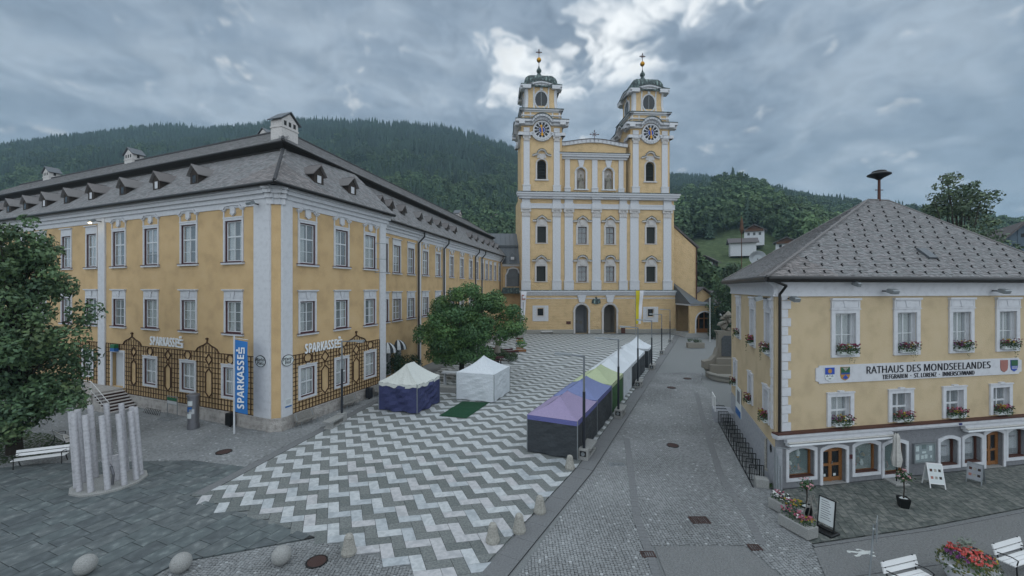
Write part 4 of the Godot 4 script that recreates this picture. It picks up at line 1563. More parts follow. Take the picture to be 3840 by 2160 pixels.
func pilaster(t: Node3D, xa: float, xb: float, yb: float, yp: float, yt: float, yc: float, z: float, leafy: bool) -> void:
	var p := group_node(t, "pilaster")
	var b := B.new()
	rect(b, xa, yp, xb, yt, z - 0.2, z + 0.22)
	make(p, "shaft", b, M.white)
	b = B.new()
	rect(b, xa - 1.5, yb, xb + 1.5, yp + 2.5, z - 0.2, z + 0.40)
	rect(b, xa - 2.2, yp + 2.5, xb + 2.2, yp + 0.6, z - 0.2, z + 0.50)
	rect(b, xa - 1.2, yp + 0.6, xb + 1.2, yp - 0.8, z - 0.2, z + 0.34)
	make(p, "pedestal", b, M.white)
	if not leafy:
		return
	b = B.new()
	var w := (xb - xa) * U
	var h := (yt - yc) * U
	var m := cx((xa + xb) / 2)
	var y := cy(yt)
	b.prism(PackedVector2Array([Vector2(m - w * 0.46, y), Vector2(m + w * 0.46, y), Vector2(m + w * 0.54, y + h * 0.84), Vector2(m - w * 0.54, y + h * 0.84)]), z - 0.1, z + 0.24)
	b.box(m - w * 0.62, y + h * 0.86, z - 0.1, m + w * 0.62, y + h, z + 0.5)
	b.box(m - w * 0.5, y - 0.1, z - 0.1, m + w * 0.5, y, z + 0.3)
	for k in 4:
		var x := m + (k - 1.5) * w * 0.27
		b.prism(PackedVector2Array([Vector2(x - w * 0.11, y + 0.03), Vector2(x + w * 0.11, y + 0.03), Vector2(x + w * 0.13, y + h * 0.3), Vector2(x, y + h * 0.45), Vector2(x - w * 0.13, y + h * 0.3)]), z + 0.2, z + 0.36)
	for s in [-1, 1]:
		var o := Vector3(m + s * w * 0.5, y + h * 0.7, z + 0.3)
		b.tube(o - Vector3(0, 0, 0.14), o + Vector3(0, 0, 0.16), h * 0.16, h * 0.16, 8)
		b.tube(Vector3(m + s * w * 0.2, y + h * 0.45, z + 0.26), o, h * 0.06, h * 0.1, 5)
	b.tube(Vector3(m, y + h * 0.66, z + 0.1), Vector3(m, y + h * 0.66, z + 0.42), h * 0.13, h * 0.13, 8)
	make(p, "capital", b, M.oldwhite)

func star_cross(b: B, at: Vector3, h: float, w: float) -> void:
	b.tube(at, at + Vector3(0, h, 0), 0.07, 0.06, 6)
	var c := at + Vector3(0, h * 0.66, 0)
	b.tube(c - Vector3(w, 0, 0), c + Vector3(w, 0, 0), 0.07, 0.07, 6)
	for s in [Vector3(w, 0, 0), Vector3(-w, 0, 0), Vector3(0, h * 0.34, 0)]:
		b.tube(c + s - s.normalized() * 0.14, c + s + s.normalized() * 0.14, 0.16, 0.05, 6)
	for k in 4:
		var a := PI / 4 + k * PI / 2
		var d := Vector3(cos(a), sin(a), 0)
		b.tube(c + d * 0.15, c + d * w * 0.62, 0.05, 0.09, 5)

# square ring: outer half size a at height y0..y1
func ring(b: B, a: float, y0: float, y1: float) -> void:
	b.box(-a, y0, -a, a, y1, a)

func tower(t: Node3D, ax: float, i: int) -> void:
	var n := group_node(t, "tower")
	var hw := 51.0 * U
	var dz := -hw + 0.05
	n.position = Vector3(cx(ax), 0, dz)
	var z1 := hw - 0.05
	# shaft with an arched opening in front
	var y0 := cy(489)
	var hole := Rect2(-11.5 * U + hw, cy(454), 23 * U, cy(404.5) - cy(454))
	for side in 4:
		var b := B.new()
		b.t = Transform3D(Basis(Vector3.UP, side * PI / 2), Vector3.ZERO) * Transform3D(Basis(), Vector3(-hw, 0, hw - 0.05 if side % 2 == 0 else hw))
		b.wall(hw * 2, y0, cy(300), [hole] if side == 0 else [], 0.7)
		if side == 0:
			spandrel(b, hw, hole.size.x, hole.end.y - hole.size.x / 2, -0.7, 0.0)
		make(n, "wall", b, M.church)
	var b := B.new()
	b.box(-hole.size.x / 2, cy(454), z1 - 0.75, hole.size.x / 2, cy(404), z1 - 0.6)
	make(n, "louvre_panel", b, M.louvre)
	for k in 12:
		var y := lerpf(cy(454), cy(408), (k + 0.5) / 12.0)
		piece(n, "louvre", Vector3(0, y, z1 - 0.5), Vector3(hole.size.x - 0.1, 0.05, 0.28), M.louvre, Basis(Vector3.RIGHT, 0.6))
	# stone frame and curved hood
	b = B.new()
	var w := hole.size.x
	var sp := hole.end.y - w / 2
	b.box(-w / 2 - 0.3, cy(454), z1 - 0.1, -w / 2, sp, z1 + 0.14); b.box(w / 2, cy(454), z1 - 0.1, w / 2 + 0.3, sp, z1 + 0.14)
	var arc := []
	for j in 13:
		var a := PI * j / 12.0
		arc.append(Vector2(cos(a) * (w / 2 + 0.15), sp + sin(a) * (w / 2 + 0.15)))
	b.strip(arc, 0.3, z1 - 0.1, z1 + 0.14)
	b.box(-w / 2 - 0.5, cy(457.5), z1 - 0.1, w / 2 + 0.5, cy(454), z1 + 0.3)
	b.box(-0.35, sp + w / 2, z1 - 0.05, 0.35, sp + w / 2 + 0.9, z1 + 0.2)
	b.prism(PackedVector2Array([Vector2(-1.0, sp + w / 2 + 0.3), Vector2(1.0, sp + w / 2 + 0.3), Vector2(0.8, sp + w / 2 + 1.2), Vector2(-0.8, sp + w / 2 + 1.2)]), z1 - 0.05, z1 + 0.12)
	var hp := [Vector2(-1.9, sp + w / 2 + 0.75), Vector2(-1.25, sp + w / 2 + 0.9)]
	for j in 7:
		var a := PI - PI * j / 6.0
		hp.append(Vector2(cos(a) * 0.98, sp + w / 2 + 1.1 + sin(a) * 0.85))
	hp += [Vector2(1.25, sp + w / 2 + 0.9), Vector2(1.9, sp + w / 2 + 0.75)]
	b.strip(hp, 0.28, z1 - 0.1, z1 + 0.5)
	make(n, "window_surround", b, M.oldwhite)
	for q in hp.size():
		hp[q] += Vector2(0, 0.18)
	b = B.new()
	b.strip(hp, 0.1, z1 - 0.1, z1 + 0.58)
	make(n, "hood_cover", b, M.copper)
	# giant pilasters
	for s in [-1, 1]:
		b = B.new()
		var m: float = s * 37.8 * U
		b.box(m - 0.62, cy(468.5), z1 - 0.1, m + 0.62, cy(360), z1 + 0.2)
		make(n, "pilaster", b, M.white)
		b = B.new()
		b.box(m - 0.78, cy(488.5), z1 - 0.1, m + 0.78, cy(470.5), z1 + 0.36)
		b.box(m - 0.86, cy(470.5), z1 - 0.1, m + 0.86, cy(468.5), z1 + 0.44)
		make(n, "pedestal", b, M.white)
		b = B.new()
		b.prism(PackedVector2Array([Vector2(m - 0.58, cy(360)), Vector2(m + 0.58, cy(360)), Vector2(m + 0.68, cy(349)), Vector2(m - 0.68, cy(349))]), z1 - 0.1, z1 + 0.26)
		b.box(m - 0.82, cy(349.5), z1 - 0.1, m + 0.82, cy(347.5), z1 + 0.45)
		for k in 3:
			b.prism(PackedVector2Array([Vector2(m + (k - 1) * 0.38 - 0.16, cy(359.5)), Vector2(m + (k - 1) * 0.38 + 0.16, cy(359.5)), Vector2(m + (k - 1) * 0.38, cy(354))]), z1 + 0.2, z1 + 0.38)
		for q in [-1, 1]:
			b.tube(Vector3(m + q * 0.62, cy(351.5), z1 - 0.1), Vector3(m + q * 0.62, cy(351.5), z1 + 0.42), 0.2, 0.2, 8)
		make(n, "capital", b, M.oldwhite)
		b = B.new()
		b.box(m - 0.62, cy(337), z1 - 0.1, m + 0.62, cy(326), z1 + 0.22)
		make(n, "frieze_block", b, M.white)
	# architrave and cornice that swing round the clock on all four sides
	var cyc := cy(332.5)
	var R := 20.0 * U
	var white := B.new()
	var cover := B.new()
	for side in 4:
		var tf := Transform3D(Basis(Vector3.UP, side * PI / 2), Vector3.ZERO)
		var low := []
		for p in [[-hw - 0.55, cy(343)], [-2.6, cy(343)]]:
			low.append(Vector2(p[0], p[1]))
		for j in 11:
			var a := PI + 0.35 + (PI - 0.7) * j / 10.0
			low.append(Vector2(cos(a) * (R + 0.35), cyc + sin(a) * (R + 0.35)))
		low += [Vector2(2.6, cy(343)), Vector2(hw + 0.55, cy(343))]
		white.t = tf
		white.strip(low, 0.62, hw - 0.3, hw + 0.5)
		var high := [Vector2(-hw - 1.2, cy(318)), Vector2(-2.35, cy(317))]
		for j in 9:
			var a := PI - 0.55 - (PI - 1.1) * j / 8.0
			high.append(Vector2(cos(a) * (R + 0.75), cyc + sin(a) * (R + 0.75)))
		high += [Vector2(2.35, cy(317)), Vector2(hw + 1.2, cy(318))]
		white.strip(high, 0.62, hw - 0.6, hw + 0.55)
		var high2 := []
		var high3 := []
		for q in high:
			high2.append(q + Vector2(0, 0.45))
			high3.append(q + Vector2(0, 0.78))
		white.strip(high2, 0.45, hw - 0.6, hw + 1.15)
		cover.t = tf
		cover.strip(high3, 0.12, hw - 0.6, hw + 1.3)
	make(n, "clock_cornice", white, M.white)
	make(n, "cornice_cover", cover, M.copper)
	# clock
	var ck := group_node(n, "clock", Transform3D(Basis(), Vector3(0, cyc, z1 + 0.42)))
	b = B.new()
	b.t = Transform3D(Basis(Vector3.RIGHT, PI / 2), Vector3.ZERO)
	b.lathe([Vector2(0, 0.0), Vector2(R, 0.0), Vector2(R, -0.5)], 32)
	b.lathe([Vector2(R, -0.3), Vector2(R, 0.14), Vector2(R + 0.2, 0.14), Vector2(R + 0.2, -0.3)], 32)
	make(ck, "dial", b, M.white)
	for k in 12:
		var a := TAU * (k + 0.5) / 12.0
		for q in [[0.78, 0.30, 0.44], [0.50, 0.20, 0.30]]:
			b = B.new()
			b.box(-q[2] * 0.5 * R * 0.62, -q[1] * 0.5 * R, 0.01, q[2] * 0.5 * R * 0.62, q[1] * 0.5 * R, 0.04)
			var o := make(ck, "numeral_field", b, M.ink)
			o.transform = Transform3D(Basis(Vector3.BACK, a), Vector3(-sin(a) * R * q[0], cos(a) * R * q[0], 0))
	b = B.new()
	b.t = Transform3D(Basis(Vector3.RIGHT, PI / 2), Vector3.ZERO)
	b.lathe([Vector2(0, 0.06), Vector2(R * 0.34, 0.05)], 24)
	make(ck, "clock_centre", b, M.shield_blue)
	b = B.new()
	b.t = Transform3D(Basis(Vector3.BACK, PI + 0.05), Vector3.ZERO)
	b.prism(PackedVector2Array([Vector2(-0.1, -0.2), Vector2(0.1, -0.2), Vector2(0.12, 0.75), Vector2(0.28, 0.95), Vector2(0, 1.35), Vector2(-0.28, 0.95), Vector2(-0.12, 0.75)]), 0.08, 0.14)
	make(ck, "minute_hand", b, M.gold)
	b = B.new()
	b.t = Transform3D(Basis(Vector3.BACK, 0.22), Vector3.ZERO)
	b.prism(PackedVector2Array([Vector2(-0.09, -0.3), Vector2(0.09, -0.3), Vector2(0.1, 0.55), Vector2(0.24, 0.8), Vector2(0, 1.1), Vector2(-0.24, 0.8), Vector2(-0.1, 0.55)]), 0.15, 0.2)
	make(ck, "hour_hand", b, M.gold)
	# attic
	b = B.new()
	ring(b, hw - 0.25, cy(318), cy(286))
	make(n, "attic", b, M.church)
	b = B.new()
	for side in 4:
		b.t = Transform3D(Basis(Vector3.UP, side * PI / 2), Vector3.ZERO)
		var e := hw - 0.25
		for x in [-e + 0.25, -e + 1.7, e - 1.7, e - 0.25]:
			b.box(x - 0.14, cy(306), e - 0.1, x + 0.14, cy(286), e + 0.07)
		b.box(-e - 0.12, cy(296), e - 0.1, e + 0.12, cy(293.5), e + 0.25)
		b.box(-e - 0.2, cy(286), e - 0.4, e + 0.2, cy(283), e + 0.2)
		b.box(-e - 0.5, cy(283), e - 0.4, e + 0.5, cy(279.5), e + 0.5)
	make(n, "attic_cornice", b, M.white)
	b = B.new()
	ring(b, hw + 0.38, cy(279.5), cy(278))
	make(n, "attic_cover", b, M.copper)
	# belfry with hollowed sides and bevelled corners
	var bw := 44.0 * U
	var yb := cy(278)
	var yt := cy(221)
	var hole2 := PackedVector2Array()
	b = B.new()
	var prof := [[0.0, 1.0], [0.12, 0.965], [0.35, 0.93], [0.6, 0.925], [0.82, 0.94], [1.0, 0.985]]
	for k in prof.size() - 1:
		var ya := lerpf(yb, yt, prof[k][0])
		var yc := lerpf(yb, yt, prof[k + 1][0])
		var p := octagon(bw * prof[k][1])
		var q := octagon(bw * prof[k + 1][1])
		for j in 8:
			var l := (j + 1) % 8
			b.quad(Vector3(p[j].x, ya, p[j].y), Vector3(p[l].x, ya, p[l].y), Vector3(q[l].x, yc, q[l].y), Vector3(q[j].x, yc, q[j].y))
	make(n, "belfry_wall", b, M.church)
	b = B.new()
	for k in prof.size() - 1:
		var ya := lerpf(yb, yt, prof[k][0])
		var yc := lerpf(yb, yt, prof[k + 1][0])
		for j in 4:
			b.t = Transform3D(Basis(Vector3.UP, j * PI / 2), Vector3.ZERO)
			for x in [-0.42, 0.42]:
				b.quad(Vector3(bw * (x - 0.04), ya, bw * prof[k][1] + 0.07), Vector3(bw * (x + 0.04), ya, bw * prof[k][1] + 0.07), Vector3(bw * (x + 0.04), yc, bw * prof[k + 1][1] + 0.07), Vector3(bw * (x - 0.04), yc, bw * prof[k + 1][1] + 0.07))
			var e := 0.80
			for s in [-1.0, 1.0]:
				b.quad(Vector3(s * bw * prof[k][1] * e, ya, bw * prof[k][1] + 0.08), Vector3(s * bw * prof[k][1] * 0.96, ya, bw * prof[k][1] * 0.94 + 0.08), Vector3(s * bw * prof[k + 1][1] * 0.96, yc, bw * prof[k + 1][1] * 0.94 + 0.08), Vector3(s * bw * prof[k + 1][1] * e, yc, bw * prof[k + 1][1] + 0.08))
	for j in 4:
		b.t = Transform3D(Basis(Vector3.UP, j * PI / 2), Vector3.ZERO)
		var zf := bw * 0.93
		for k in 20:
			var a := TAU * k / 20.0
			var c := TAU * (k + 1) / 20.0
			b.strip([Vector2(cos(a) * 1.45, (yb + yt) / 2 - 0.2 + sin(a) * 1.85), Vector2(cos(c) * 1.45, (yb + yt) / 2 - 0.2 + sin(c) * 1.85)], 0.28, zf - 0.1, zf + 0.2)
		b.box(-0.28, (yb + yt) / 2 + 1.7, zf - 0.1, 0.28, yt, zf + 0.3)
	make(n, "belfry_trim", b, M.white)
	for j in 4:
		b = B.new()
		b.t = Transform3D(Basis(Vector3.UP, j * PI / 2), Vector3(0, (yb + yt) / 2 - 0.2, 0)) * Transform3D(Basis(Vector3.RIGHT, PI / 2) * Basis.from_scale(Vector3(1, 1, 1.28)), Vector3(0, 0, bw * 0.93 + 0.09))
		b.lathe([Vector2(0, 0), Vector2(1.4, 0)], 24)
		var ow := make(n, "oval_window", b, M.darkglass)
		piece(ow, "glazing_bar", Basis(Vector3.UP, j * PI / 2) * Vector3(0, (yb + yt) / 2 - 0.2, bw * 0.93 + 0.12), Vector3(0.07, 3.2, 0.04) if j % 2 == 0 else Vector3(0.04, 3.2, 0.07), M.galv)
	# belfry cornice, arched up in the middle of each side
	white = B.new()
	cover = B.new()
	for side in 4:
		var tf := Transform3D(Basis(Vector3.UP, side * PI / 2), Vector3.ZERO)
		var line := []
		for j in 13:
			var u := -1.0 + j / 6.0
			line.append(Vector2(u * (bw + 0.6), yt - 0.3 + 0.85 * exp(-u * u * 3.2)))
		white.t = tf
		var l1 := []
		var l2 := []
		for q in line:
			l1.append(q + Vector2(0, 0.34))
			l2.append(q + Vector2(0, 0.62))
		white.strip(line, 0.5, bw * 0.6, bw + 0.25)
		white.strip(l1, 0.34, bw * 0.6, bw + 0.55)
		cover.t = tf
		cover.strip(l2, 0.12, bw * 0.5, bw + 0.66)
	make(n, "belfry_cornice", white, M.white)
	make(n, "belfry_cornice_cover", cover, M.copper)
	# copper dome on an eight-sided plan, neck, bulb, rod, ball and cross
	b = B.new()
	var yd := cy(212)
	var dome := [[1.15, -0.9], [1.0, -0.1], [0.96, 0.5], [0.93, 1.1], [0.87, 1.65], [0.76, 2.15], [0.58, 2.5], [0.40, 2.68]]
	for k in dome.size() - 1:
		var p := octagon(bw * dome[k][0])
		var q := octagon(bw * dome[k + 1][0])
		for j in 8:
			var l := (j + 1) % 8
			b.quad(Vector3(p[j].x, yd + dome[k][1], p[j].y), Vector3(p[l].x, yd + dome[k][1], p[l].y), Vector3(q[l].x, yd + dome[k + 1][1], q[l].y), Vector3(q[j].x, yd + dome[k + 1][1], q[j].y))
	b.lathe([Vector2(1.62, yd + 2.5), Vector2(1.64, yd + 2.68), Vector2(1.1, yd + 2.95), Vector2(0.66, yd + 3.35), Vector2(0.40, yd + 3.85), Vector2(0.31, yd + 4.05), Vector2(0.5, yd + 4.3), Vector2(0.58, yd + 4.55), Vector2(0.44, yd + 4.9), Vector2(0.24, yd + 5.1), Vector2(0.1, yd + 5.6)], 12)
	make(n, "dome", b, M.copper)
	b = B.new()
	b.tube(Vector3(0, yd + 5.5, 0), Vector3(0, yd + 7.6, 0), 0.07, 0.06, 6)
	star_cross(b, Vector3(0, yd + 7.5, 0), 1.7, 0.55)
	make(n, "cross", b, M.brown)
	b = B.new()
	b.lathe([Vector2(0.0, -0.52), Vector2(0.3, -0.45), Vector2(0.47, -0.2), Vector2(0.52, 0.0), Vector2(0.47, 0.2), Vector2(0.3, 0.45), Vector2(0.0, 0.52)], 14)
	var ball := make(n, "ball", b, M.gold)
	ball.position = Vector3(0, yd + 6.95, 0)

func octagon(a: float) -> PackedVector2Array:
	var k := a * 0.84
	return PackedVector2Array([Vector2(k, a), Vector2(a, k), Vector2(a, -k), Vector2(k, -a), Vector2(-k, -a), Vector2(-a, -k), Vector2(-a, k), Vector2(-k, a)])

# ---------------------------------------------------------------- the town hall on the right
var TC := Vector3(12.40, 0, -19.67)
var TF := Vector3(0.983, 0, -0.184)
var TL := Vector3(0.318, 0, -0.948)

# segment-headed opening: corner fillers under a flat arch of the given rise, hole top at y1
func flat_arch(b: B, x0: float, x1: float, y1: float, rise: float, z0: float, z1: float) -> void:
	var n := 8
	for i in n:
		var u := -1.0 + 2.0 * i / n
		var v := -1.0 + 2.0 * (i + 1) / n
		var p := Vector2(lerpf(x0, x1, (u + 1) / 2), y1 - rise * u * u)
		var q := Vector2(lerpf(x0, x1, (v + 1) / 2), y1 - rise * v * v)
		var poly := PackedVector2Array([p, q])
		if y1 + 0.001 - q.y > 0.004:
			poly.append(Vector2(q.x, y1 + 0.001))
		if y1 + 0.001 - p.y > 0.004:
			poly.append(Vector2(p.x, y1 + 0.001))
		if poly.size() > 2:
			b.prism(poly, z0, z1)

func arch_casing(x0: float, x1: float, y0: float, y1: float, rise: float, k: float, z0: float, z1: float, closed: bool) -> B:
	var b := B.new()
	b.box(x0 - k, y0, z0, x0, y1 - rise, z1)
	b.box(x1, y0, z0, x1 + k, y1 - rise, z1)
	var n := 8
	for i in n:
		var u := -1.0 + 2.0 * i / n
		var v := -1.0 + 2.0 * (i + 1) / n
		var p := Vector2(lerpf(x0, x1, (u + 1) / 2), y1 - rise * u * u)
		var q := Vector2(lerpf(x0, x1, (v + 1) / 2), y1 - rise * v * v)
		var pe := p + Vector2(k * u, k * 1.05)
		var qe := q + Vector2(k * v, k * 1.05)
		b.prism(PackedVector2Array([p, q, qe, pe]), z0, z1)
	b.prism(PackedVector2Array([Vector2(x0 - k, y1 - rise), Vector2(x0, y1 - rise), Vector2(x0 - k, y1 - rise + k * 1.05)]), z0, z1)
	b.prism(PackedVector2Array([Vector2(x1, y1 - rise), Vector2(x1 + k, y1 - rise), Vector2(x1 + k, y1 - rise + k * 1.05)]), z0, z1)
	if closed:
		b.box(x0 - k, y0 - k, z0, x1 + k, y0, z1)
	return b

func town_hall() -> void:
	var t := thing("town_hall", "yellow town hall with white quoins, grey shop floor and steep shingled hip roof", "building", TC)
	var Lf := 18.8
	var Ls := 11.42
	var ff := Transform3D(Basis(TF, Vector3.UP, TF.cross(Vector3.UP)), Vector3.ZERO)
	var fs := Transform3D(Basis(-TL, Vector3.UP, (-TL).cross(Vector3.UP)), TL * Ls)
	var H := 9.75
	var up_o := {"w": 1.2, "h": 2.02, "rows": [0.47], "hood": "panel", "casing": 0.22, "apron": 0.12, "sill": false, "curtain": 2, "recess": -0.16, "proud": 0.07}
	var low_o := {"w": 1.14, "h": 1.42, "rows": [-0.5], "hood": "ear", "casing": 0.2, "apron": 0.0, "sill": false, "recess": -0.16, "proud": 0.07}
	var wins := []
	var i := 0
	for s in [3.91, 7.62, 11.13, 14.27, 17.2]:
		wins.append([0, s, 6.25, up_o])
		i += 1
	i = 0
	for s in [3.63, 7.26, 10.66, 13.8, 16.9]:
		var o := low_o.duplicate()
		o.curtain = 2 if i == 0 else 0
		wins.append([0, s, 2.8, o])
		i += 1
	for s in [1.15, 4.5, 8.6]:
		var o := up_o.duplicate()
		o.w = 0.9
		o.room = 0.25
		wins.append([1, Ls - s, 6.25, o])
	for s in [1.5, 5.1, 9.8]:
		var o := low_o.duplicate()
		o.w = 0.9
		o.h = 1.6
		o.curtain = 2
		o.room = 0.25
		wins.append([1, Ls - s, 2.75, o])
	var fr := [ff, fs]
	var holes := [[], []]
	for w in wins:
		holes[w[0]].append(Rect2(w[1] - w[3].w / 2, w[2], w[3].w, w[3].h))
	# shop openings of the ground floor: x0, x1, y0, y1, kind
	var shops := [[0.72, 2.15, 0.46, 1.86, "show"], [2.62, 3.97, 0.0, 1.78, "door"], [4.48, 5.88, 0.40, 1.86, "show"], [6.25, 7.58, 0.18, 1.78, "show"], [9.75, 10.92, 0.34, 1.74, "plain"], [11.32, 12.5, 0.36, 1.78, "plain"], [12.78, 13.98, 0.0, 1.92, "door"], [14.3, 15.6, 0.42, 1.94, "plain"], [16.0, 17.2, 0.42, 1.94, "plain"]]
	var gh := []
	for s in shops:
		gh.append(Rect2(s[0], s[2], s[1] - s[0], s[3] - s[2]))
	var b := B.new()
	b.t = ff
	b.wall(Lf, 2.6, H, holes[0], 0.32)
	b.t = fs
	b.wall(Ls, 1.95, H, holes[1], 0.32)
	b.t = Transform3D(Basis(-TF, Vector3.UP, (-TF).cross(Vector3.UP)), TF * Lf + TL * Ls)
	b.wall(Lf, 0, H, [], 0.3)
	b.t = Transform3D(Basis(TL, Vector3.UP, TL.cross(Vector3.UP)), TF * Lf)
	b.wall(Ls, 0, H, [], 0.3)
	b.t = Transform3D()
	make(t, "wall", b, M.hall)
	b = B.new()
	b.t = ff
	b.wall(Lf, 0, 2.6, gh, 0.34)
	for s in shops:
		flat_arch(b, s[0], s[1], s[3], 0.17, -0.34, 0.0)
	b.t = Transform3D()
	make(t, "shop_front", b, M.greyrender)
	b = B.new()
	wall_box(b, fs, 0, -0.05, Ls - 0.02, 1.95, -0.3, 0.04)
	make(t, "grey_base", b, M.greybase)
	for w in wins:
		window(t, fr[w[0]], w[1], w[2], w[3])
	for s in shops:
		shop_opening(t, ff, s)
	# ledge over the shops, with brown metal cover
	b = B.new()
	wall_box(b, ff, -0.12, 2.52, Lf, 2.66, -0.1, 0.30)
	wall_box(b, ff, -0.06, 2.40, Lf, 2.52, -0.1, 0.18)
	make(t, "ledge", b, M.white)
	b = B.new()
	wall_box(b, ff, -0.15, 2.66, Lf, 2.72, -0.05, 0.34)
	make(t, "ledge_cover", b, M.brown)
	# quoins: each block a piece
	for k in 17:
		var y := 2.74 + k * 0.412
		var wide := k % 2 == 0
		var w := 0.50 if wide else 0.34
		piece(t, "quoin", ff * Vector3(0.30 + w / 2, y + 0.2, 0.03), Vector3(w, 0.39, 0.08), M.white, ff.basis)
		var v := 0.34 if wide else 0.22
		piece(t, "quoin", fs * Vector3(Ls - 0.30 - v / 2, y + 0.2, 0.03), Vector3(v, 0.39, 0.08), M.white, fs.basis)
	# coved cornice
	b = B.new()
	for f in [[ff, -0.3, Lf + 0.3], [fs, -0.3, Ls + 0.32]]:
		wall_box(b, f[0], f[1] + 0.28, 9.1, f[2] - 0.28, 9.22, -0.1, 0.10)
		wall_box(b, f[0], f[1] + 0.25, 9.22, f[2] - 0.25, 9.45, -0.1, 0.06)
		for k in 6:
			wall_box(b, f[0], f[1] + 0.25 - 0.05 * k, 9.45 + 0.075 * k, f[2] - 0.25 + 0.05 * k, 9.45 + 0.075 * (k + 1), -0.1, 0.08 + 0.012 * k * k + 0.02 * k)
	make(t, "cornice", b, M.white)
	# hip roof
	var y0 := 9.98
	var y1 := 15.1
	var o := 0.62
	var c0 := -TF * o - TL * o
	var c1 := TF * (Lf + o) - TL * o
	var c2 := TF * (Lf + o) + TL * (Ls + o)
	var c3 := -TF * o + TL * (Ls + o)
	var r0 := TL * (Ls / 2) + TF * 8.7
	var r1 := TL * (Ls / 2) + TF * 10.3
	b = B.new()
	var faces := [[up(c0, y0), up(c1, y0), up(r1, y1), up(r0, y1)], [up(c3, y0), up(c0, y0), up(r0, y1), up(r0, y1)]]
	b.quad(faces[0][0], faces[0][1], faces[0][2], faces[0][3])
	b.tri(up(c3, y0), up(c0, y0), up(r0, y1))
	b.quad(up(c2, y0), up(c3, y0), up(r0, y1), up(r1, y1))
	b.tri(up(c1, y0), up(c2, y0), up(r1, y1))
	b.quad(up(c0, y0 - 0.04), up(c3, y0 - 0.04), up(c2, y0 - 0.04), up(c1, y0 - 0.04))
	var rn := make(t, "roof", b, M.roofbase)
	var places := []
	shingle_places(faces[0][0], faces[0][1], faces[0][2], faces[0][3], 0.19, 0.125, places)
	shingle_places(faces[1][0], faces[1][1], faces[1][2], faces[1][3], 0.19, 0.125, places)
	shingle_roof(rn, places)
	b = B.new()
	for q in [[c0, c1], [c3, c0]]:
		b.tube(up(q[0], y0 - 0.05), up(q[1], y0 - 0.05), 0.13, 0.13, 8)
		b.tube(up(q[0], y0 - 0.16), up(q[1], y0 - 0.16), 0.05, 0.05, 5)
	make(rn, "gutter", b, M.gutter)
	b = B.new()
	for q in [[c0, r0], [c1, r1], [c3, r0]]:
		b.tube(up(q[0], y0 + 0.08), up(q[1], y1 + 0.04), 0.06, 0.06, 6)
	b.tube(up(r0, y1 + 0.05), up(r1, y1 + 0.05), 0.07, 0.07, 6)
	make(rn, "ridge_cap", b, M.shake0)
	# snow hooks in staggered rows, and loose shingles
	var u := TF
	var n := u.cross(faces[0][3] - faces[0][0]).normalized()
	var v := n.cross(u)
	var hook := B.new()
	hook.box(-0.02, 0.01, -0.06, 0.02, 0.06, 0.06)
	hook.box(-0.04, 0.03, -0.07, 0.04, 0.10, -0.05)
	var hm := hook.mesh()
	for j in 13:
		var y := 0.35 + j * 0.52
		var l := (r0 - c0).dot(u) * y / (r0 + Vector3.UP * (y1 - y0) - c0).dot(v)
		var r := lerpf((c1 - c0).length(), (r1 - c0).dot(u), y / (r1 + Vector3.UP * (y1 - y0) - c0).dot(v))
		var x := l + 0.7 + (0.5 if j % 2 else 0.0)
		while x < r - 0.4:
			part(rn, "snow_hook", hm, M.gutter, Transform3D(Basis(u, n, -v), up(c0, y0) + u * (x + rng.randf_range(-0.12, 0.12)) + v * y + n * 0.03))
			x += 1.02
	b = B.new()
	b.t = Transform3D(Basis(u, n, -v), up(c0, y0) + u * 11.0 + v * 1.9 + n * 0.06)
	b.box(-0.28, 0, -0.4, 0.28, 0.1, 0.4)
	make(rn, "roof_hatch", b, M.zinc)
	# downpipe at the corner
	b = B.new()
	b.path([up(c0, y0 - 0.1) + TF * 0.2, ff * Vector3(0.18, 9.6, 0.45), ff * Vector3(0.12, 9.2, 0.14), ff * Vector3(0.12, 2.75, 0.12)], 0.06, 8)
	make(t, "downpipe", b, M.gutter)

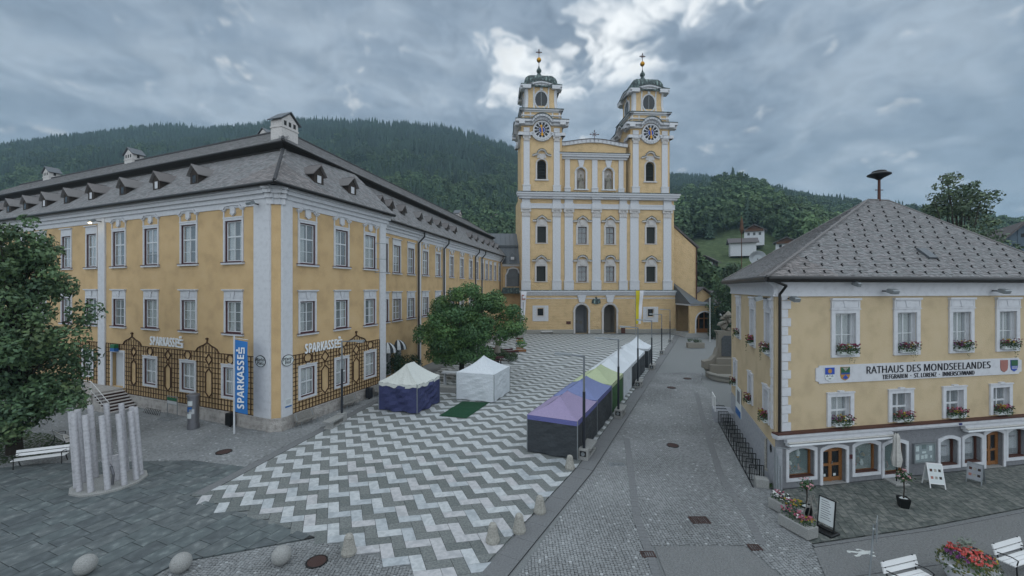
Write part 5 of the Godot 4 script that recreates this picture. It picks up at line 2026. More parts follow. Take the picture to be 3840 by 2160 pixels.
func shop_opening(t: Node3D, f: Transform3D, s: Array) -> void:
	var x0: float = s[0]
	var x1: float = s[1]
	var y0: float = s[2]
	var y1: float = s[3]
	var door: bool = s[4] == "door"
	var n := group_node(t, "shop_door" if door else "shop_window", f)
	make(n, "casing", arch_casing(x0, x1, y0, y1, 0.17, 0.15, -0.02, 0.05, not door), M.white)
	var z := -0.24
	var b := arch_casing(x0 + 0.07, x1 - 0.07, y0 + 0.05, y1 - 0.06, 0.17, 0.07, z - 0.04, z + 0.05, not door)
	if door:
		var m := (x0 + x1) / 2
		for q in [x0 + 0.11, m - 0.045, m + 0.045, x1 - 0.11]:
			b.box(q - 0.045, 0.02, z - 0.04, q + 0.045, y1 - 0.14, z + 0.04)
		for y in [0.14, 0.88, y1 - 0.2]:
			b.box(x0 + 0.07, y - 0.09, z - 0.035, x1 - 0.07, y + (0.09 if y < 0.5 else 0.03), z + 0.035)
	make(n, "frame", b, M.oak if s[4] != "plain" else M.brown)
	if door:
		var m := (x0 + x1) / 2
		for q in [(x0 + m) / 2 + 0.03, (x1 + m) / 2 - 0.03]:
			for y in [[0.23, 0.79], [0.91, y1 - 0.23]]:
				piece(n, "pane", Vector3(q, (y[0] + y[1]) / 2, z), Vector3((x1 - x0) / 2 - 0.2, y[1] - y[0], 0.01), M.darkglass)
		piece(n, "door_handle", Vector3(m + 0.07, 0.95, z + 0.07), Vector3(0.025, 0.14, 0.03), M.galv)
		if x0 < 5:
			piece(n, "sticker", Vector3(m - 0.3, 0.33, z + 0.012), Vector3(0.12, 0.13, 0.004), M.poster)
			piece(n, "sticker", Vector3(m + 0.28, 0.33, z + 0.012), Vector3(0.14, 0.12, 0.004), M.poster)
		piece(n, "door_step", Vector3(m, 0.012, -0.1), Vector3(x1 - x0, 0.03, 0.3), M.concrete)
	else:
		b = B.new()
		b.box(x0 + 0.12, y0 + 0.08, z - 0.01, x1 - 0.12, y1 - 0.24, z)
		var p := PackedVector2Array()
		for i in 9:
			var uu := -1.0 + 2.0 * i / 8
			p.append(Vector2(lerpf(x0 + 0.12, x1 - 0.12, (uu + 1) / 2), y1 - 0.12 - 0.12 * uu * uu))
		b.prism(PackedVector2Array([Vector2(x1 - 0.12, y1 - 0.24), p[7], p[6], p[5], p[4], p[3], p[2], p[1], Vector2(x0 + 0.12, y1 - 0.24)]), z - 0.01, z)
		make(n, "pane", b, M.clear if s[4] == "show" else M.glass)
		piece(n, "window_ledge", Vector3((x0 + x1) / 2, y0 + 0.03, -0.1), Vector3(x1 - x0, 0.05, 0.18), M.brown)
		b = B.new()
		b.box(x0 - 0.2, y0 - 0.1, z - 1.0, x1 + 0.2, y1 + 0.1, z - 0.9)
		b.box(x0 - 0.2, y0 - 0.1, z - 0.9, x1 + 0.2, y0 + 0.02, z - 0.11)
		make(n, "shop_interior", b, M.stone if s[4] == "show" else M.blind)
		if s[4] == "show":
			var tones := [M.brown, M.poster, M.navy, M.oak, M.black, M.shield_red, M.cream, M.gold]
			for k in 16:
				var w := rng.randf_range(0.07, 0.22)
				var h := rng.randf_range(0.1, 0.4)
				var at := Vector3(rng.randf_range(x0 + 0.2, x1 - 0.2), y0 + 0.08 + h / 2 + (rng.randf_range(0.3, 0.75) if k % 3 == 0 else 0.0), z - rng.randf_range(0.2, 0.7))
				b = B.new()
				b.lathe([Vector2(0, -h / 2), Vector2(w * 0.4, -h / 2), Vector2(w * 0.55, -h * 0.1), Vector2(w * 0.25, h * 0.25), Vector2(w * 0.3, h * 0.38), Vector2(0, h / 2)], 8)
				var o := make(n, "display_item", b, tones[k % 8])
				o.position = at
		else:
			piece(n, "blind", Vector3((x0 + x1) / 2, (y0 + y1) / 2 + 0.1, z - 0.08), Vector3(x1 - x0 - 0.2, y1 - y0 - 0.5, 0.01), M.blind)
			piece(n, "print", Vector3((x0 + x1) / 2, y1 - 0.48, z + 0.004), Vector3((x1 - x0) * 0.45, 0.07, 0.003), M.greyrender)

# ---------------------------------------------------------------- flowers
func blossom(b: B, at: Vector3, r: float, tint: Color) -> void:
	for k in 7:
		var d := Vector3(rng.randfn(), absf(rng.randfn()) + 0.2, rng.randfn()).normalized()
		leaf(b, at + d * r * 0.6, d, r * 0.6, tint * rng.randf_range(0.8, 1.15))

# a bed of flowers inside a box: tones is a list of linear colours, greens fill the gaps
func bed(parent: Node, size: Vector3, tones: Array, count: int, r: float, trail := 0.0) -> void:
	var g := B.new()
	for k in int(count * 4.0):
		var p := Vector3(rng.randf_range(-0.5, 0.5) * size.x, rng.randf_range(-0.2, 0.8) * size.y, rng.randf_range(-0.5, 0.5) * size.z)
		var q := rng.randf_range(0.7, 1.3)
		leaf(g, p, Vector3(rng.randfn(), 1.0, rng.randfn()).normalized(), r * 0.9, Color(0.035 * q, 0.075 * q, 0.025 * q))
	if trail > 0.0:
		for k in 50:
			var x := rng.randf_range(-0.25, 0.25) * size.x
			var y := -rng.randf() * rng.randf() * trail
			leaf(g, Vector3(x * (1.0 + y), y, size.z * 0.5 + 0.05), Vector3(0, 0.2, 1), r * 0.6, Color(0.05, 0.08, 0.03))
	make(parent, "leaves", g, M.leaf)
	var f := B.new()
	for k in count:
		var x := rng.randf_range(-0.5, 0.5)
		var c: Color = tones[clampi(int((x + 0.5 + rng.randf_range(-0.16, 0.16)) * tones.size()), 0, tones.size() - 1)]
		blossom(f, Vector3(x * size.x, rng.randf_range(0.3, 1.0) * size.y, rng.randf_range(-0.5, 0.55) * size.z), r, c)
	make(parent, "blossoms", f, M.petal)

const PINK := Color(0.45, 0.10, 0.17)
const CRIMSON := Color(0.20, 0.02, 0.06)
const WHITE := Color(0.75, 0.75, 0.74)
const OCHRE := Color(0.36, 0.27, 0.03)
const RED := Color(0.50, 0.06, 0.05)
const CORAL := Color(0.62, 0.16, 0.14)
const VIOLET := Color(0.16, 0.04, 0.15)
const DUSK := Color(0.03, 0.03, 0.06)

func text_mesh(s: String, size: float, depth: float, serif := false, bold := true, italic := false) -> TextMesh:
	var f := SystemFont.new()
	f.font_names = PackedStringArray(["Droid Serif" if serif else "Droid Sans"])
	f.font_weight = 700 if bold else 400
	f.font_italic = italic
	var m := TextMesh.new()
	m.text = s
	m.font = f
	m.font_size = 64
	m.pixel_size = size / 64.0
	m.depth = depth
	m.curve_step = 1.5
	return m

func shield(parent: Node3D, at: Vector3, w: float, h: float, top: Material, low: Material, style: int) -> void:
	var n := group_node(parent, "coat_of_arms", Transform3D(Basis(), at))
	var out := PackedVector2Array([Vector2(-w / 2, h / 2), Vector2(-w / 2, -h * 0.12), Vector2(-w * 0.4, -h * 0.34), Vector2(0, -h / 2), Vector2(w * 0.4, -h * 0.34), Vector2(w / 2, -h * 0.12), Vector2(w / 2, h / 2)])
	var b := B.new()
	b.prism(out, 0.0, 0.025)
	make(n, "field", b, low)
	b = B.new()
	b.box(-w / 2 + 0.01, 0.0, 0.025, w / 2 - 0.01, h / 2 - 0.01, 0.034)
	make(n, "upper_field", b, top)
	if style == 0:
		b = B.new()
		b.t = Transform3D(Basis(Vector3.RIGHT, PI / 2), Vector3(0, h * 0.24, 0.038))
		b.lathe([Vector2(0, 0), Vector2(w * 0.2, 0)], 16)
		make(n, "sun_disc", b, M.shield_ochre)
		for x in [-w * 0.26, w * 0.24, 0.0]:
			b = B.new()
			b.box(x - w * 0.12, -h * (0.15 if x != 0 else 0.33), 0.026, x + w * 0.12, -h * (0.12 if x != 0 else 0.29), 0.035)
			b.box(x - 0.006, -h * 0.13, 0.026, x + 0.006, -h * 0.02, 0.035)
			make(n, "boat_charge", b, M.ink)
	elif style == 1:
		b = B.new()
		b.prism(PackedVector2Array([Vector2(-w * 0.35, h * 0.46), Vector2(0, h * 0.2), Vector2(w * 0.35, h * 0.46)]), 0.034, 0.04)
		make(n, "mountain_charge", b, M.stone)
		b = B.new()
		b.box(-w * 0.48, -h * 0.04, 0.035, w * 0.48, h * 0.02, 0.042)
		b.box(-w * 0.48, h * 0.05, 0.035, w * 0.48, h * 0.08, 0.042)
		b.prism(PackedVector2Array([Vector2(-w * 0.3, -h * 0.3), Vector2(0, -h * 0.42), Vector2(w * 0.3, -h * 0.3), Vector2(0, -h * 0.08)]), 0.026, 0.036)
		make(n, "water_charge", b, M.shield_blue)
	else:
		b = B.new()
		b.t = Transform3D(Basis(Vector3.RIGHT, PI / 2), Vector3(0, h * 0.2, 0.038))
		b.lathe([Vector2(0, 0), Vector2(w * 0.26, 0)], 12)
		make(n, "tree_charge" if style == 3 else "disc_charge", b, M.shield_green if style == 3 else M.shield_red)
		if style == 3:
			for k in 3:
				piece(n, "wave_charge", Vector3(0, -h * (0.06 + 0.09 * k), 0.03), Vector3(w * 0.8, h * 0.03, 0.012), M.sash)

func floodlight(label: String, at: Vector3, out: Vector3, k := 1.0) -> void:
	var t := thing("floodlight", label, "floodlight", at, atan2(out.x, out.z), "floodlights under the eaves")
	var b := B.new()
	b.box(-0.05, -0.03, 0, 0.05, 0.03, 0.35 * k)
	make(t, "bracket", b, M.iron)
	b = B.new()
	b.t = Transform3D(Basis(Vector3.RIGHT, 0.35), Vector3(0, 0, 0.45 * k))
	b.cbox(-0.2 * k, -0.1, -0.14, 0.2 * k, 0.1, 0.18, 0.04)
	make(t, "housing", b, M.galv)
	b = B.new()
	b.t = Transform3D(Basis(Vector3.RIGHT, 0.35), Vector3(0, 0, 0.45 * k))
	b.box(-0.18 * k, -0.115, -0.1, 0.18 * k, -0.1, 0.16)
	make(t, "lens", b, M.lens)

func town_hall_things() -> void:
	var bf := Basis(TF, Vector3.UP, TF.cross(Vector3.UP))
	var ff := Transform3D(bf, TC)
	var fs := Transform3D(Basis(-TL, Vector3.UP, (-TL).cross(Vector3.UP)), TC + TL * 11.42)
	var turn := atan2(bf.z.x, bf.z.z)
	# the long lettered panel
	var s := thing("town_hall_sign", "long white panel lettered RATHAUS DES MONDSEELANDES with four coats of arms", "sign", ff * Vector3(8.72, 5.33, 0.03), turn)
	var b := B.new()
	var W := 6.5
	b.prism(PackedVector2Array([Vector2(-W, -0.3), Vector2(-W + 0.18, -0.36), Vector2(-W + 0.18, -0.43), Vector2(W - 0.18, -0.43), Vector2(W - 0.18, -0.36), Vector2(W, -0.3), Vector2(W, 0.3), Vector2(W - 0.18, 0.36), Vector2(W - 0.18, 0.43), Vector2(-W + 0.18, 0.43), Vector2(-W + 0.18, 0.36), Vector2(-W, 0.3)]), -0.03, 0.02)
	make(s, "panel", b, M.white)
	var tm := part(s, "lettering", text_mesh("RATHAUS DES MONDSEELANDES", 0.56, 0.03, false, false, true), M.ink, Transform3D(Basis.from_scale(Vector3(0.97, 0.88, 1)), Vector3(0.35, 0.12, 0.03)))
	tm.set_meta("label", "large dark italic capitals")
	part(s, "lettering", text_mesh("TIEFGRABEN  ·  ST. LORENZ  ·  INNERSCHWAND", 0.30, 0.03, false, false, true), M.ink, Transform3D(Basis.from_scale(Vector3(0.93, 1, 1)), Vector3(0.3, -0.25, 0.03)))
	shield(s, Vector3(-5.75, 0, 0.02), 0.56, 0.68, M.shield_blue, M.poster, 0)
	shield(s, Vector3(-4.85, 0, 0.02), 0.54, 0.66, M.shield_green, M.shield_ochre, 1)
	shield(s, Vector3(5.25, 0.02, 0.02), 0.50, 0.64, M.shield_red, M.shield_red, 2)
	shield(s, Vector3(5.95, 0.02, 0.02), 0.48, 0.62, M.shield_green, M.shield_blue, 3)
	# window boxes
	var tones := [[CRIMSON, CRIMSON, OCHRE, OCHRE, WHITE, CRIMSON, CRIMSON], [VIOLET, CRIMSON, OCHRE, WHITE, CRIMSON], [CRIMSON, OCHRE, PINK, CRIMSON]]
	var boxes := []
	var ord := ["first", "second", "third", "fourth", "fifth"]
	var i := 0
	for x in [3.91, 7.62, 11.13, 14.27, 17.2]:
		boxes.append([ff, x, 6.27, 0.95, "flower box of crimson and yellow blooms on %s upper front window from the quoined corner" % ord[i]])
		i += 1
	i = 0
	for x in [3.63, 7.26, 10.66, 13.8, 16.9]:
		boxes.append([ff, x, 2.82, 0.9, "flower box on the brown ledge under %s lower front window from the quoined corner" % ord[i]])
		i += 1
	i = 0
	for x in [1.15, 4.5, 8.6]:
		boxes.append([fs, 11.42 - x, 6.27, 0.75, "red and yellow flower box at %s upper side window from the quoined corner" % ord[i]])
		i += 1
	i = 0
	for x in [1.5, 5.1, 9.8]:
		boxes.append([fs, 11.42 - x, 2.77, 0.75, "trailing flower box at %s lower side window from the quoined corner" % ord[i]])
		i += 1
	for q in boxes:
		var f: Transform3D = q[0]
		var o := thing("flower_box", q[4], "flower box", f * Vector3(q[1], q[2] + 0.03, 0.12), atan2(f.basis.z.x, f.basis.z.z), "flower boxes on the town hall windows")
		b = B.new()
		b.cbox(-q[3] / 2, -0.03, -0.12, q[3] / 2, 0.12, 0.1, 0.015)
		make(o, "trough", b, M.poster)
		var bn := group_node(o, "planting", Transform3D(Basis(), Vector3(0, 0.12, 0.03)))
		bed(bn, Vector3(q[3] * 1.25, 0.36, 0.34), tones[rng.randi() % 3], 64, 0.06, 0.6 if q[2] > 6.0 else 0.25)
	# lights under the eaves
	floodlight("grey floodlight on the town hall cornice beside the corner quoins", ff * Vector3(0.62, 9.0, 0.1), bf.z, 0.8)
	floodlight("boxy floodlight above the second upper window of the town hall front", ff * Vector3(6.05, 9.35, 0.1), bf.z)
	floodlight("boxy floodlight above the fourth upper window of the town hall front", ff * Vector3(13.1, 9.35, 0.1), bf.z)
	floodlight("long lamp head on the side wall of the town hall near its corner", fs * Vector3(10.6, 9.0, 0.1), fs.basis.z, 0.9)
	floodlight("small white camera housing under the town hall gutter near its first window", ff * Vector3(3.95, 9.7, 0.35), bf.z, 0.45)
	# siren on the ridge
	var sr := thing("siren", "dark mushroom shaped siren on a post on the town hall ridge", "siren", TC + TL * 5.71 + TF * 9.55 + Vector3(0, 15.15, 0))
	b = B.new()
	b.tube(Vector3(0, -0.1, 0), Vector3(0, 1.55, 0), 0.09, 0.07, 8)
	b.tube(Vector3(-0.25, 0.65, 0), Vector3(0.25, 0.65, 0), 0.03, 0.03, 6)
	make(sr, "post", b, M.brown)
	b = B.new()
	b.lathe([Vector2(0.1, 1.3), Vector2(0.25, 1.42), Vector2(0.62, 1.6), Vector2(0.62, 1.66), Vector2(0.42, 1.76), Vector2(0.36, 1.86), Vector2(0.15, 1.93), Vector2(0, 1.94)], 18)
	make(sr, "hood", b, M.iron)
	# satellite dishes at the far eaves
	for q in [[0.0, "round grey satellite dish at the far end of the town hall eaves"], [1.9, "second round satellite dish standing nearer the town hall ridge"]]:
		var d := thing("satellite_dish", q[1], "dish", TC + TL * 11.8 + TF * (2.3 + q[0]) + Vector3(0, 11.0 + q[0] * 0.1, 0), -0.5, "satellite dishes behind the town hall roof")
		b = B.new()
		b.t = Transform3D(Basis(Vector3.RIGHT, PI / 2 - 0.3), Vector3(0, 0.75, 0))
		b.lathe([Vector2(0, -0.12), Vector2(0.3, -0.07), Vector2(0.55, 0.05), Vector2(0.57, 0.05), Vector2(0.3, -0.1), Vector2(0, -0.15)], 18)
		make(d, "reflector", b, M.galv)
		b = B.new()
		b.tube(Vector3(0, -0.9, -0.1), Vector3(0, 0.7, -0.1), 0.04, 0.04)
		make(d, "mast", b, M.iron)
	# awning cassettes
	for q in [[0.45, 6.55, "closed white awning cassette above the souvenir shop windows and door"], [11.1, 18.6, "closed white awning cassette above the right hand shop windows"]]:
		var a := thing("awning_cassette", q[2], "awning", ff * Vector3(q[0], 2.2, 0.0), turn, "closed awnings")
		b = B.new()
		var L: float = q[1] - q[0]
		b.cbox(0, -0.02, 0.02, L, 0.2, 0.22, 0.05)
		make(a, "cassette", b, M.white)
		b = B.new()
		b.cbox(0, -0.10, 0.10, L, -0.03, 0.36, 0.03)
		make(a, "front_bar", b, M.sash)
		b = B.new()
		b.tube(Vector3(0.02, 0.03, 0.26), Vector3(L - 0.02, 0.03, 0.26), 0.045, 0.045, 8)
		make(a, "rolled_cloth", b, M.parasol)
	# notice board and small plates
	var nb := thing("notice_board", "grey framed glass notice board with pinned sheets between shop windows", "notice board", ff * Vector3(8.68, 1.13, 0.03), turn)
	b = B.new()
	b.frame(-0.68, -0.5, 0.68, 0.5, 0.06, -0.03, 0.08)
	make(nb, "frame", b, M.galv)
	piece(nb, "backing", Vector3(0, 0, 0), Vector3(1.26, 0.9, 0.03), M.greyrender)
	for p in [[-0.42, 0.22, 0.2, 0.26, 0], [0.0, 0.3, 0.28, 0.24, 1], [0.42, 0.2, 0.18, 0.24, 0], [-0.42, -0.2, 0.22, 0.28, 0], [0.0, 0.02, 0.24, 0.1, 0], [0.12, -0.2, 0.18, 0.2, 0], [0.45, -0.22, 0.1, 0.12, 0], [-0.1, -0.22, 0.16, 0.18, 0]]:
		piece(nb, "sheet", Vector3(p[0], p[1], 0.022), Vector3(p[2], p[3], 0.004), M.black if p[4] else M.poster)
	piece(nb, "pane", Vector3(0, 0, 0.07), Vector3(1.24, 0.88, 0.006), M.clear)
	for q in [[4.24, 1.25, 0.26, 0.2, M.maroon, "small dark plate between the shop door and the second display window"], [6.08, 1.5, 0.12, 0.12, M.galv, "tiny grey box beside the third shop window"], [10.6, 2.56, 0.16, 0.1, M.navy, "small blue house number plate on the white ledge"]]:
		var o := thing("wall_plate", q[5], "plate", ff * Vector3(q[0], q[1], 0.02), turn)
		piece(o, "plate", Vector3(0, 0, 0.32 if q[1] > 2.4 else 0.01), Vector3(q[2], q[3], 0.03), q[4])
	var cr := thing("wall_emblem", "small dark wrought emblem on the side wall under the ledge corner", "emblem", fs * Vector3(10.9, 1.75, 0.04), atan2(fs.basis.z.x, fs.basis.z.z))
	b = B.new()
	for k in 9:
		var a := TAU * k / 9.0
		b.tube(Vector3(cos(a) * 0.12, sin(a) * 0.18, 0.02), Vector3(cos(a + 1.6) * 0.12, sin(a + 1.6) * 0.18, 0.02), 0.025, 0.02, 5)
	make(cr, "ironwork", b, M.iron)
	# poster on the side wall
	var po := thing("poster_case", "tall poster with blue foot on the grey side wall of the town hall", "poster", fs * Vector3(2.9, 1.95, 0.06), atan2(fs.basis.z.x, fs.basis.z.z))
	piece(po, "sheet", Vector3(0, 0, 0), Vector3(1.7, 1.9, 0.04), M.poster)
	piece(po, "blue_foot", Vector3(0, -0.72, 0.022), Vector3(1.7, 0.44, 0.01), M.posterblue)
	piece(po, "picture", Vector3(0.15, 0.35, 0.022), Vector3(0.9, 0.8, 0.01), M.greyrender)
	# glass wind screen
	var gs := thing("glass_screen", "tall clear glass wind screen at the town hall corner by the flower troughs", "screen", Vector3(12.25, 0, -19.45), 0.0)
	b = B.new()
	var e := Vector3(-0.55, 0, 1.25)
	for q in [0.0, 0.5]:
		b.quad(e * q + Vector3(0, 0.1, 0), e * (q + 0.49) + Vector3(0, 0.1, 0), e * (q + 0.49) + Vector3(0, 1.95 - q * 0.5, 0), e * q + Vector3(0, 2.1, 0))
	make(gs, "pane", b, M.clear)
	b = B.new()
	for q in [0.0, 0.5, 1.0]:
		b.tube(e * q, e * q + Vector3(0, 2.1 - q * 0.35, 0), 0.025, 0.025, 6)
	b.tube(Vector3(0, 2.1, 0), Vector3(0.5, 2.1, 0.3), 0.02, 0.02, 5)
	make(gs, "post", b, M.galv)
	# flower troughs
	for q in [[Vector3(11.15, 0, -16.3), "weathered concrete flower trough nearest the kerb, pink white and yellow flowers", [OCHRE, PINK, PINK, WHITE, PINK, DUSK, PINK]], [Vector3(11.55, 0, -17.6), "concrete flower trough nearer the glass screen, pink and white flowers", [OCHRE, OCHRE, PINK, WHITE, DUSK, WHITE, PINK]]]:
		var o := thing("flower_trough", q[1], "planter", q[0], -1.22, "concrete flower troughs at the kerb")
		b = B.new()
		b.cbox(-0.6, 0.04, -0.28, 0.6, 0.46, 0.28, 0.03)
		make(o, "trough", b, M.concrete)
		b = B.new()
		b.box(-0.5, 0, -0.22, 0.5, 0.04, 0.22)
		make(o, "foot", b, M.maroon)
		bed(group_node(o, "planting", Transform3D(Basis(Vector3.UP, PI), Vector3(0, 0.46, 0))), Vector3(1.15, 0.3, 0.5), q[2], 95, 0.055)
	# oleanders
	for q in [[Vector3(12.3, 0, -17.45), "pink oleander standard in a dark pot behind the flower troughs", 1.0], [Vector3(16.97, 0, -18.1), "pink oleander standard in a square black pot alone on the pavers", 1.05]]:
		var o := thing("potted_oleander", q[1], "potted plant", q[0], 0.4, "oleanders in dark pots")
		b = B.new()
		b.lathe([Vector2(0.16, 0), Vector2(0.2, 0.0), Vector2(0.27, 0.36), Vector2(0.27, 0.42), Vector2(0.24, 0.42), Vector2(0.23, 0.36), Vector2(0, 0.36)], 4, true)
		make(o, "pot", b, M.iron)
		piece(o, "pebbles", Vector3(0, 0.375, 0), Vector3(0.24, 0.03, 0.24), M.poster)
		b = B.new()
		b.path([Vector3(0, 0.36, 0), Vector3(0.02, 0.8, 0.02), Vector3(0, 1.2 * q[2], 0)], 0.025, 6)
		b.tube(Vector3(0.05, 0.3, 0), Vector3(0.07, 1.15, 0), 0.015, 0.015, 5)
		make(o, "stem", b, M.bark)
		b = B.new()
		var f := B.new()
		for k in 150:
			var d := Vector3(rng.randfn(), rng.randfn() * 0.8, rng.randfn()) * 0.13
			leaf(b, Vector3(0, 1.28 * q[2], 0) + d, d.normalized(), 0.06, Color(0.04, 0.085, 0.03) * rng.randf_range(0.7, 1.3))
		for k in 14:
			var d := Vector3(rng.randfn(), rng.randfn(), rng.randfn()).normalized()
			blossom(f, Vector3(0, 1.32 * q[2], 0) + d * 0.22, 0.07, Color(0.62, 0.32, 0.36))
		make(o, "foliage", b, M.leaf)
		make(o, "blossoms", f, M.petal)
	# folded parasol
	var pa := thing("folded_parasol", "folded pale parasol in a concrete foot before the third shop window", "parasol", Vector3(18.75, 0, -20.35))
	b = B.new()
	b.cbox(-0.34, 0, -0.34, 0.34, 0.09, 0.34, 0.02)
	make(pa, "foot", b, M.concrete)
	b = B.new()
	b.tube(Vector3(0, 0.05, 0), Vector3(0, 2.45, 0), 0.03, 0.025, 8)
	make(pa, "pole", b, M.iron)
	b = B.new()
	for k in 14:
		var a := TAU * k / 14.0
		var c := TAU * (k + 1) / 14.0
		var w0 := 1.0 + 0.35 * (k % 2)
		var w1 := 1.0 + 0.35 * ((k + 1) % 2)
		var ph := [[0.05, 2.42], [0.10, 2.25], [0.12, 1.6], [0.17, 1.15], [0.13, 0.82]]
		for j in 4:
			b.quad(Vector3(cos(a) * ph[j + 1][0] * w0, ph[j + 1][1], -sin(a) * ph[j + 1][0] * w0), Vector3(cos(c) * ph[j + 1][0] * w1, ph[j + 1][1], -sin(c) * ph[j + 1][0] * w1), Vector3(cos(c) * ph[j][0] * w1, ph[j][1], -sin(c) * ph[j][0] * w1), Vector3(cos(a) * ph[j][0] * w0, ph[j][1], -sin(a) * ph[j][0] * w0))
	make(pa, "folded_canopy", b, M.parasol)
	# A-boards
	for q in [[Vector3(20.2, 0, -20.0), -0.25, 1.1, 0.62, "white A-board with picture sheets beside the notice board", 0], [Vector3(22.6, 0, -20.35), -1.1, 0.95, 0.55, "grey A-board seen from the side before the right hand shop windows", 1]]:
		var o := thing("a_board", q[4], "sign", q[0], q[1], "pavement boards")
		for s2 in [-1, 1]:
			var tf := Transform3D(Basis(Vector3.RIGHT, -s2 * 0.24), Vector3(0, q[2], s2 * 0.02))
			b = B.new()
			b.t = tf
			b.frame(-q[3] / 2, -q[2] * 0.84, q[3] / 2, 0, 0.035, -0.015, 0.015)
			b.box(-q[3] / 2, -q[2] * 1.02, -0.015, -q[3] / 2 + 0.035, -q[2] * 0.84, 0.015)
			b.box(q[3] / 2 - 0.035, -q[2] * 1.02, -0.015, q[3] / 2, -q[2] * 0.84, 0.015)
			make(o, "frame", b, M.whitewood if q[5] == 0 else M.galv)
			b = B.new()
			b.t = tf
			b.box(-q[3] / 2 + 0.035, -q[2] * 0.82, -0.006, q[3] / 2 - 0.035, -0.035, 0.006)
			make(o, "panel", b, M.poster if q[5] == 0 else M.greybase)
			if s2 == 1:
				for k in 6:
					b = B.new()
					b.t = tf
					var px: float = (k % 3 - 1) * q[3] * 0.27
					var py: float = -q[2] * (0.28 + 0.3 * (k / 3))
					b.box(px - 0.05, py - 0.06, 0.006, px + 0.05, py + 0.06, 0.010)
					make(o, "picture", b, [M.brown, M.stone, M.darkwood, M.shield_red, M.stone, M.darkwood][k])
	# wooden trestle and the menu board with its heavy foot
	var tr := thing("trestle_stand", "pale wooden trestle frame behind the flower troughs", "stand", Vector3(12.1, 0, -16.85), 0.5)
	b = B.new()
	for sx in [-0.22, 0.22]:
		b.tube(Vector3(sx * 1.2, 0, 0.28), Vector3(sx * 0.5, 1.15, 0), 0.022, 0.022, 5)
		b.tube(Vector3(sx * 1.2, 0, -0.28), Vector3(sx * 0.5, 1.15, 0), 0.022, 0.022, 5)
	make(tr, "leg", b, M.benchwood)
	piece(tr, "crossbar", Vector3(0, 0.5, 0.16), Vector3(0.42, 0.04, 0.03), M.benchwood)
	piece(tr, "crossbar", Vector3(0, 0.62, -0.13), Vector3(0.38, 0.04, 0.03), M.benchwood)
	var mb := thing("menu_board", "tall grey menu board on a dark weighted foot near the flower troughs", "sign", Vector3(12.2, 0, -16.25), -1.15)
	b = B.new()
	b.cbox(-0.36, 0, -0.28, 0.36, 0.09, 0.28, 0.03)
	make(mb, "foot", b, M.iron)
	b = B.new()
	b.t = Transform3D(Basis(Vector3.RIGHT, -0.12), Vector3(0, 0.1, 0))
	b.frame(-0.3, 0, 0.3, 1.2, 0.03, -0.03, 0.03)
	make(mb, "frame", b, M.iron)
	b = B.new()
	b.t = Transform3D(Basis(Vector3.RIGHT, -0.12), Vector3(0, 0.1, 0))
	b.box(-0.27, 0.2, -0.01, 0.27, 1.17, 0.01)
	make(mb, "sheet", b, M.poster)
	for k in 9:
		b = B.new()
		b.t = Transform3D(Basis(Vector3.RIGHT, -0.12), Vector3(0, 0.1, 0))
		b.box(-0.2, 1.05 - k * 0.085, 0.01, 0.05 + 0.13 * fmod(k * 0.37, 1.0), 1.075 - k * 0.085, 0.013)
		make(mb, "text_line", b, M.greyrender)
	# cycle stands along the side wall
	var made: Node3D = null
	for k in 15:
		var at := Vector3(11.72, 0, -20.6) + Vector3(0.306, 0, -0.952) * (k * 0.78)
		var lab := "grey steel cycle stand in the row along the town hall side wall"
		if made == null:
			made = thing("cycle_stand", lab, "cycle stand", at, -0.32, "cycle stands along the town hall")
			b = B.new()
			b.path([Vector3(0, 0, 0), Vector3(0, 0.78, 0), Vector3(0.62, 0.82, 0), Vector3(0.62, 0, 0)], 0.022, 6)
			make(made, "hoop", b, M.iron)
			for m in 5:
				b = B.new()
				b.tube(Vector3(0.1 + m * 0.105, 0.05, 0), Vector3(0.1 + m * 0.105, 0.79, 0), 0.011, 0.011, 5)
				make(made, "bar", b, M.iron)
			b = B.new()
			b.tube(Vector3(0, 0.05, 0), Vector3(0.62, 0.05, 0), 0.016, 0.016, 5)
			b.tube(Vector3(0, 0.03, 0.0), Vector3(0, 0.03, 0.78), 0.025, 0.025, 6)
			make(made, "ground_rail", b, M.iron)
		else:
			copy(made, lab, at, -0.32)
	var cb := thing("concrete_block", "grey concrete block ending the row of cycle stands", "block", Vector3(11.95, 0, -20.0), -0.32)
	b = B.new()
	b.cbox(-0.28, 0, -0.2, 0.28, 0.42, 0.2, 0.03)
	make(cb, "block", b, M.concrete)
	var wd := thing("weed_tuft", "small green weeds at the foot of the town hall corner", "plant", Vector3(12.35, 0, -19.9))
	b = B.new()
	for k in 160:
		var x := rng.randf_range(-0.4, 0.25)
		leaf(b, Vector3(x, rng.randf() * 0.16, rng.randf_range(-0.12, 0.12)), Vector3(rng.randfn(), 1, rng.randfn()).normalized(), 0.045, Color(0.05, 0.10, 0.02) * rng.randf_range(0.7, 1.4))
	make(wd, "foliage", b, M.leaf)
	# small entrance landing with railing at the far end of the side wall
	var ld := thing("entrance_landing", "small white railed landing at the far end of the town hall side wall", "landing", fs * Vector3(0.6, 0, 0.7), atan2(fs.basis.z.x, fs.basis.z.z))
	b = B.new()
	b.cbox(-0.8, 0, -0.65, 0.8, 0.75, 0.6, 0.02)
	make(ld, "slab", b, M.greybase)
	for q in [[-0.75, 0.55], [0.0, 0.55], [0.75, 0.55]]:
		piece(ld, "post", Vector3(q[0], 1.25, q[1]), Vector3(0.05, 1.0, 0.05), M.whitewood)
	piece(ld, "rail", Vector3(0, 1.75, 0.55), Vector3(1.6, 0.05, 0.06), M.whitewood)

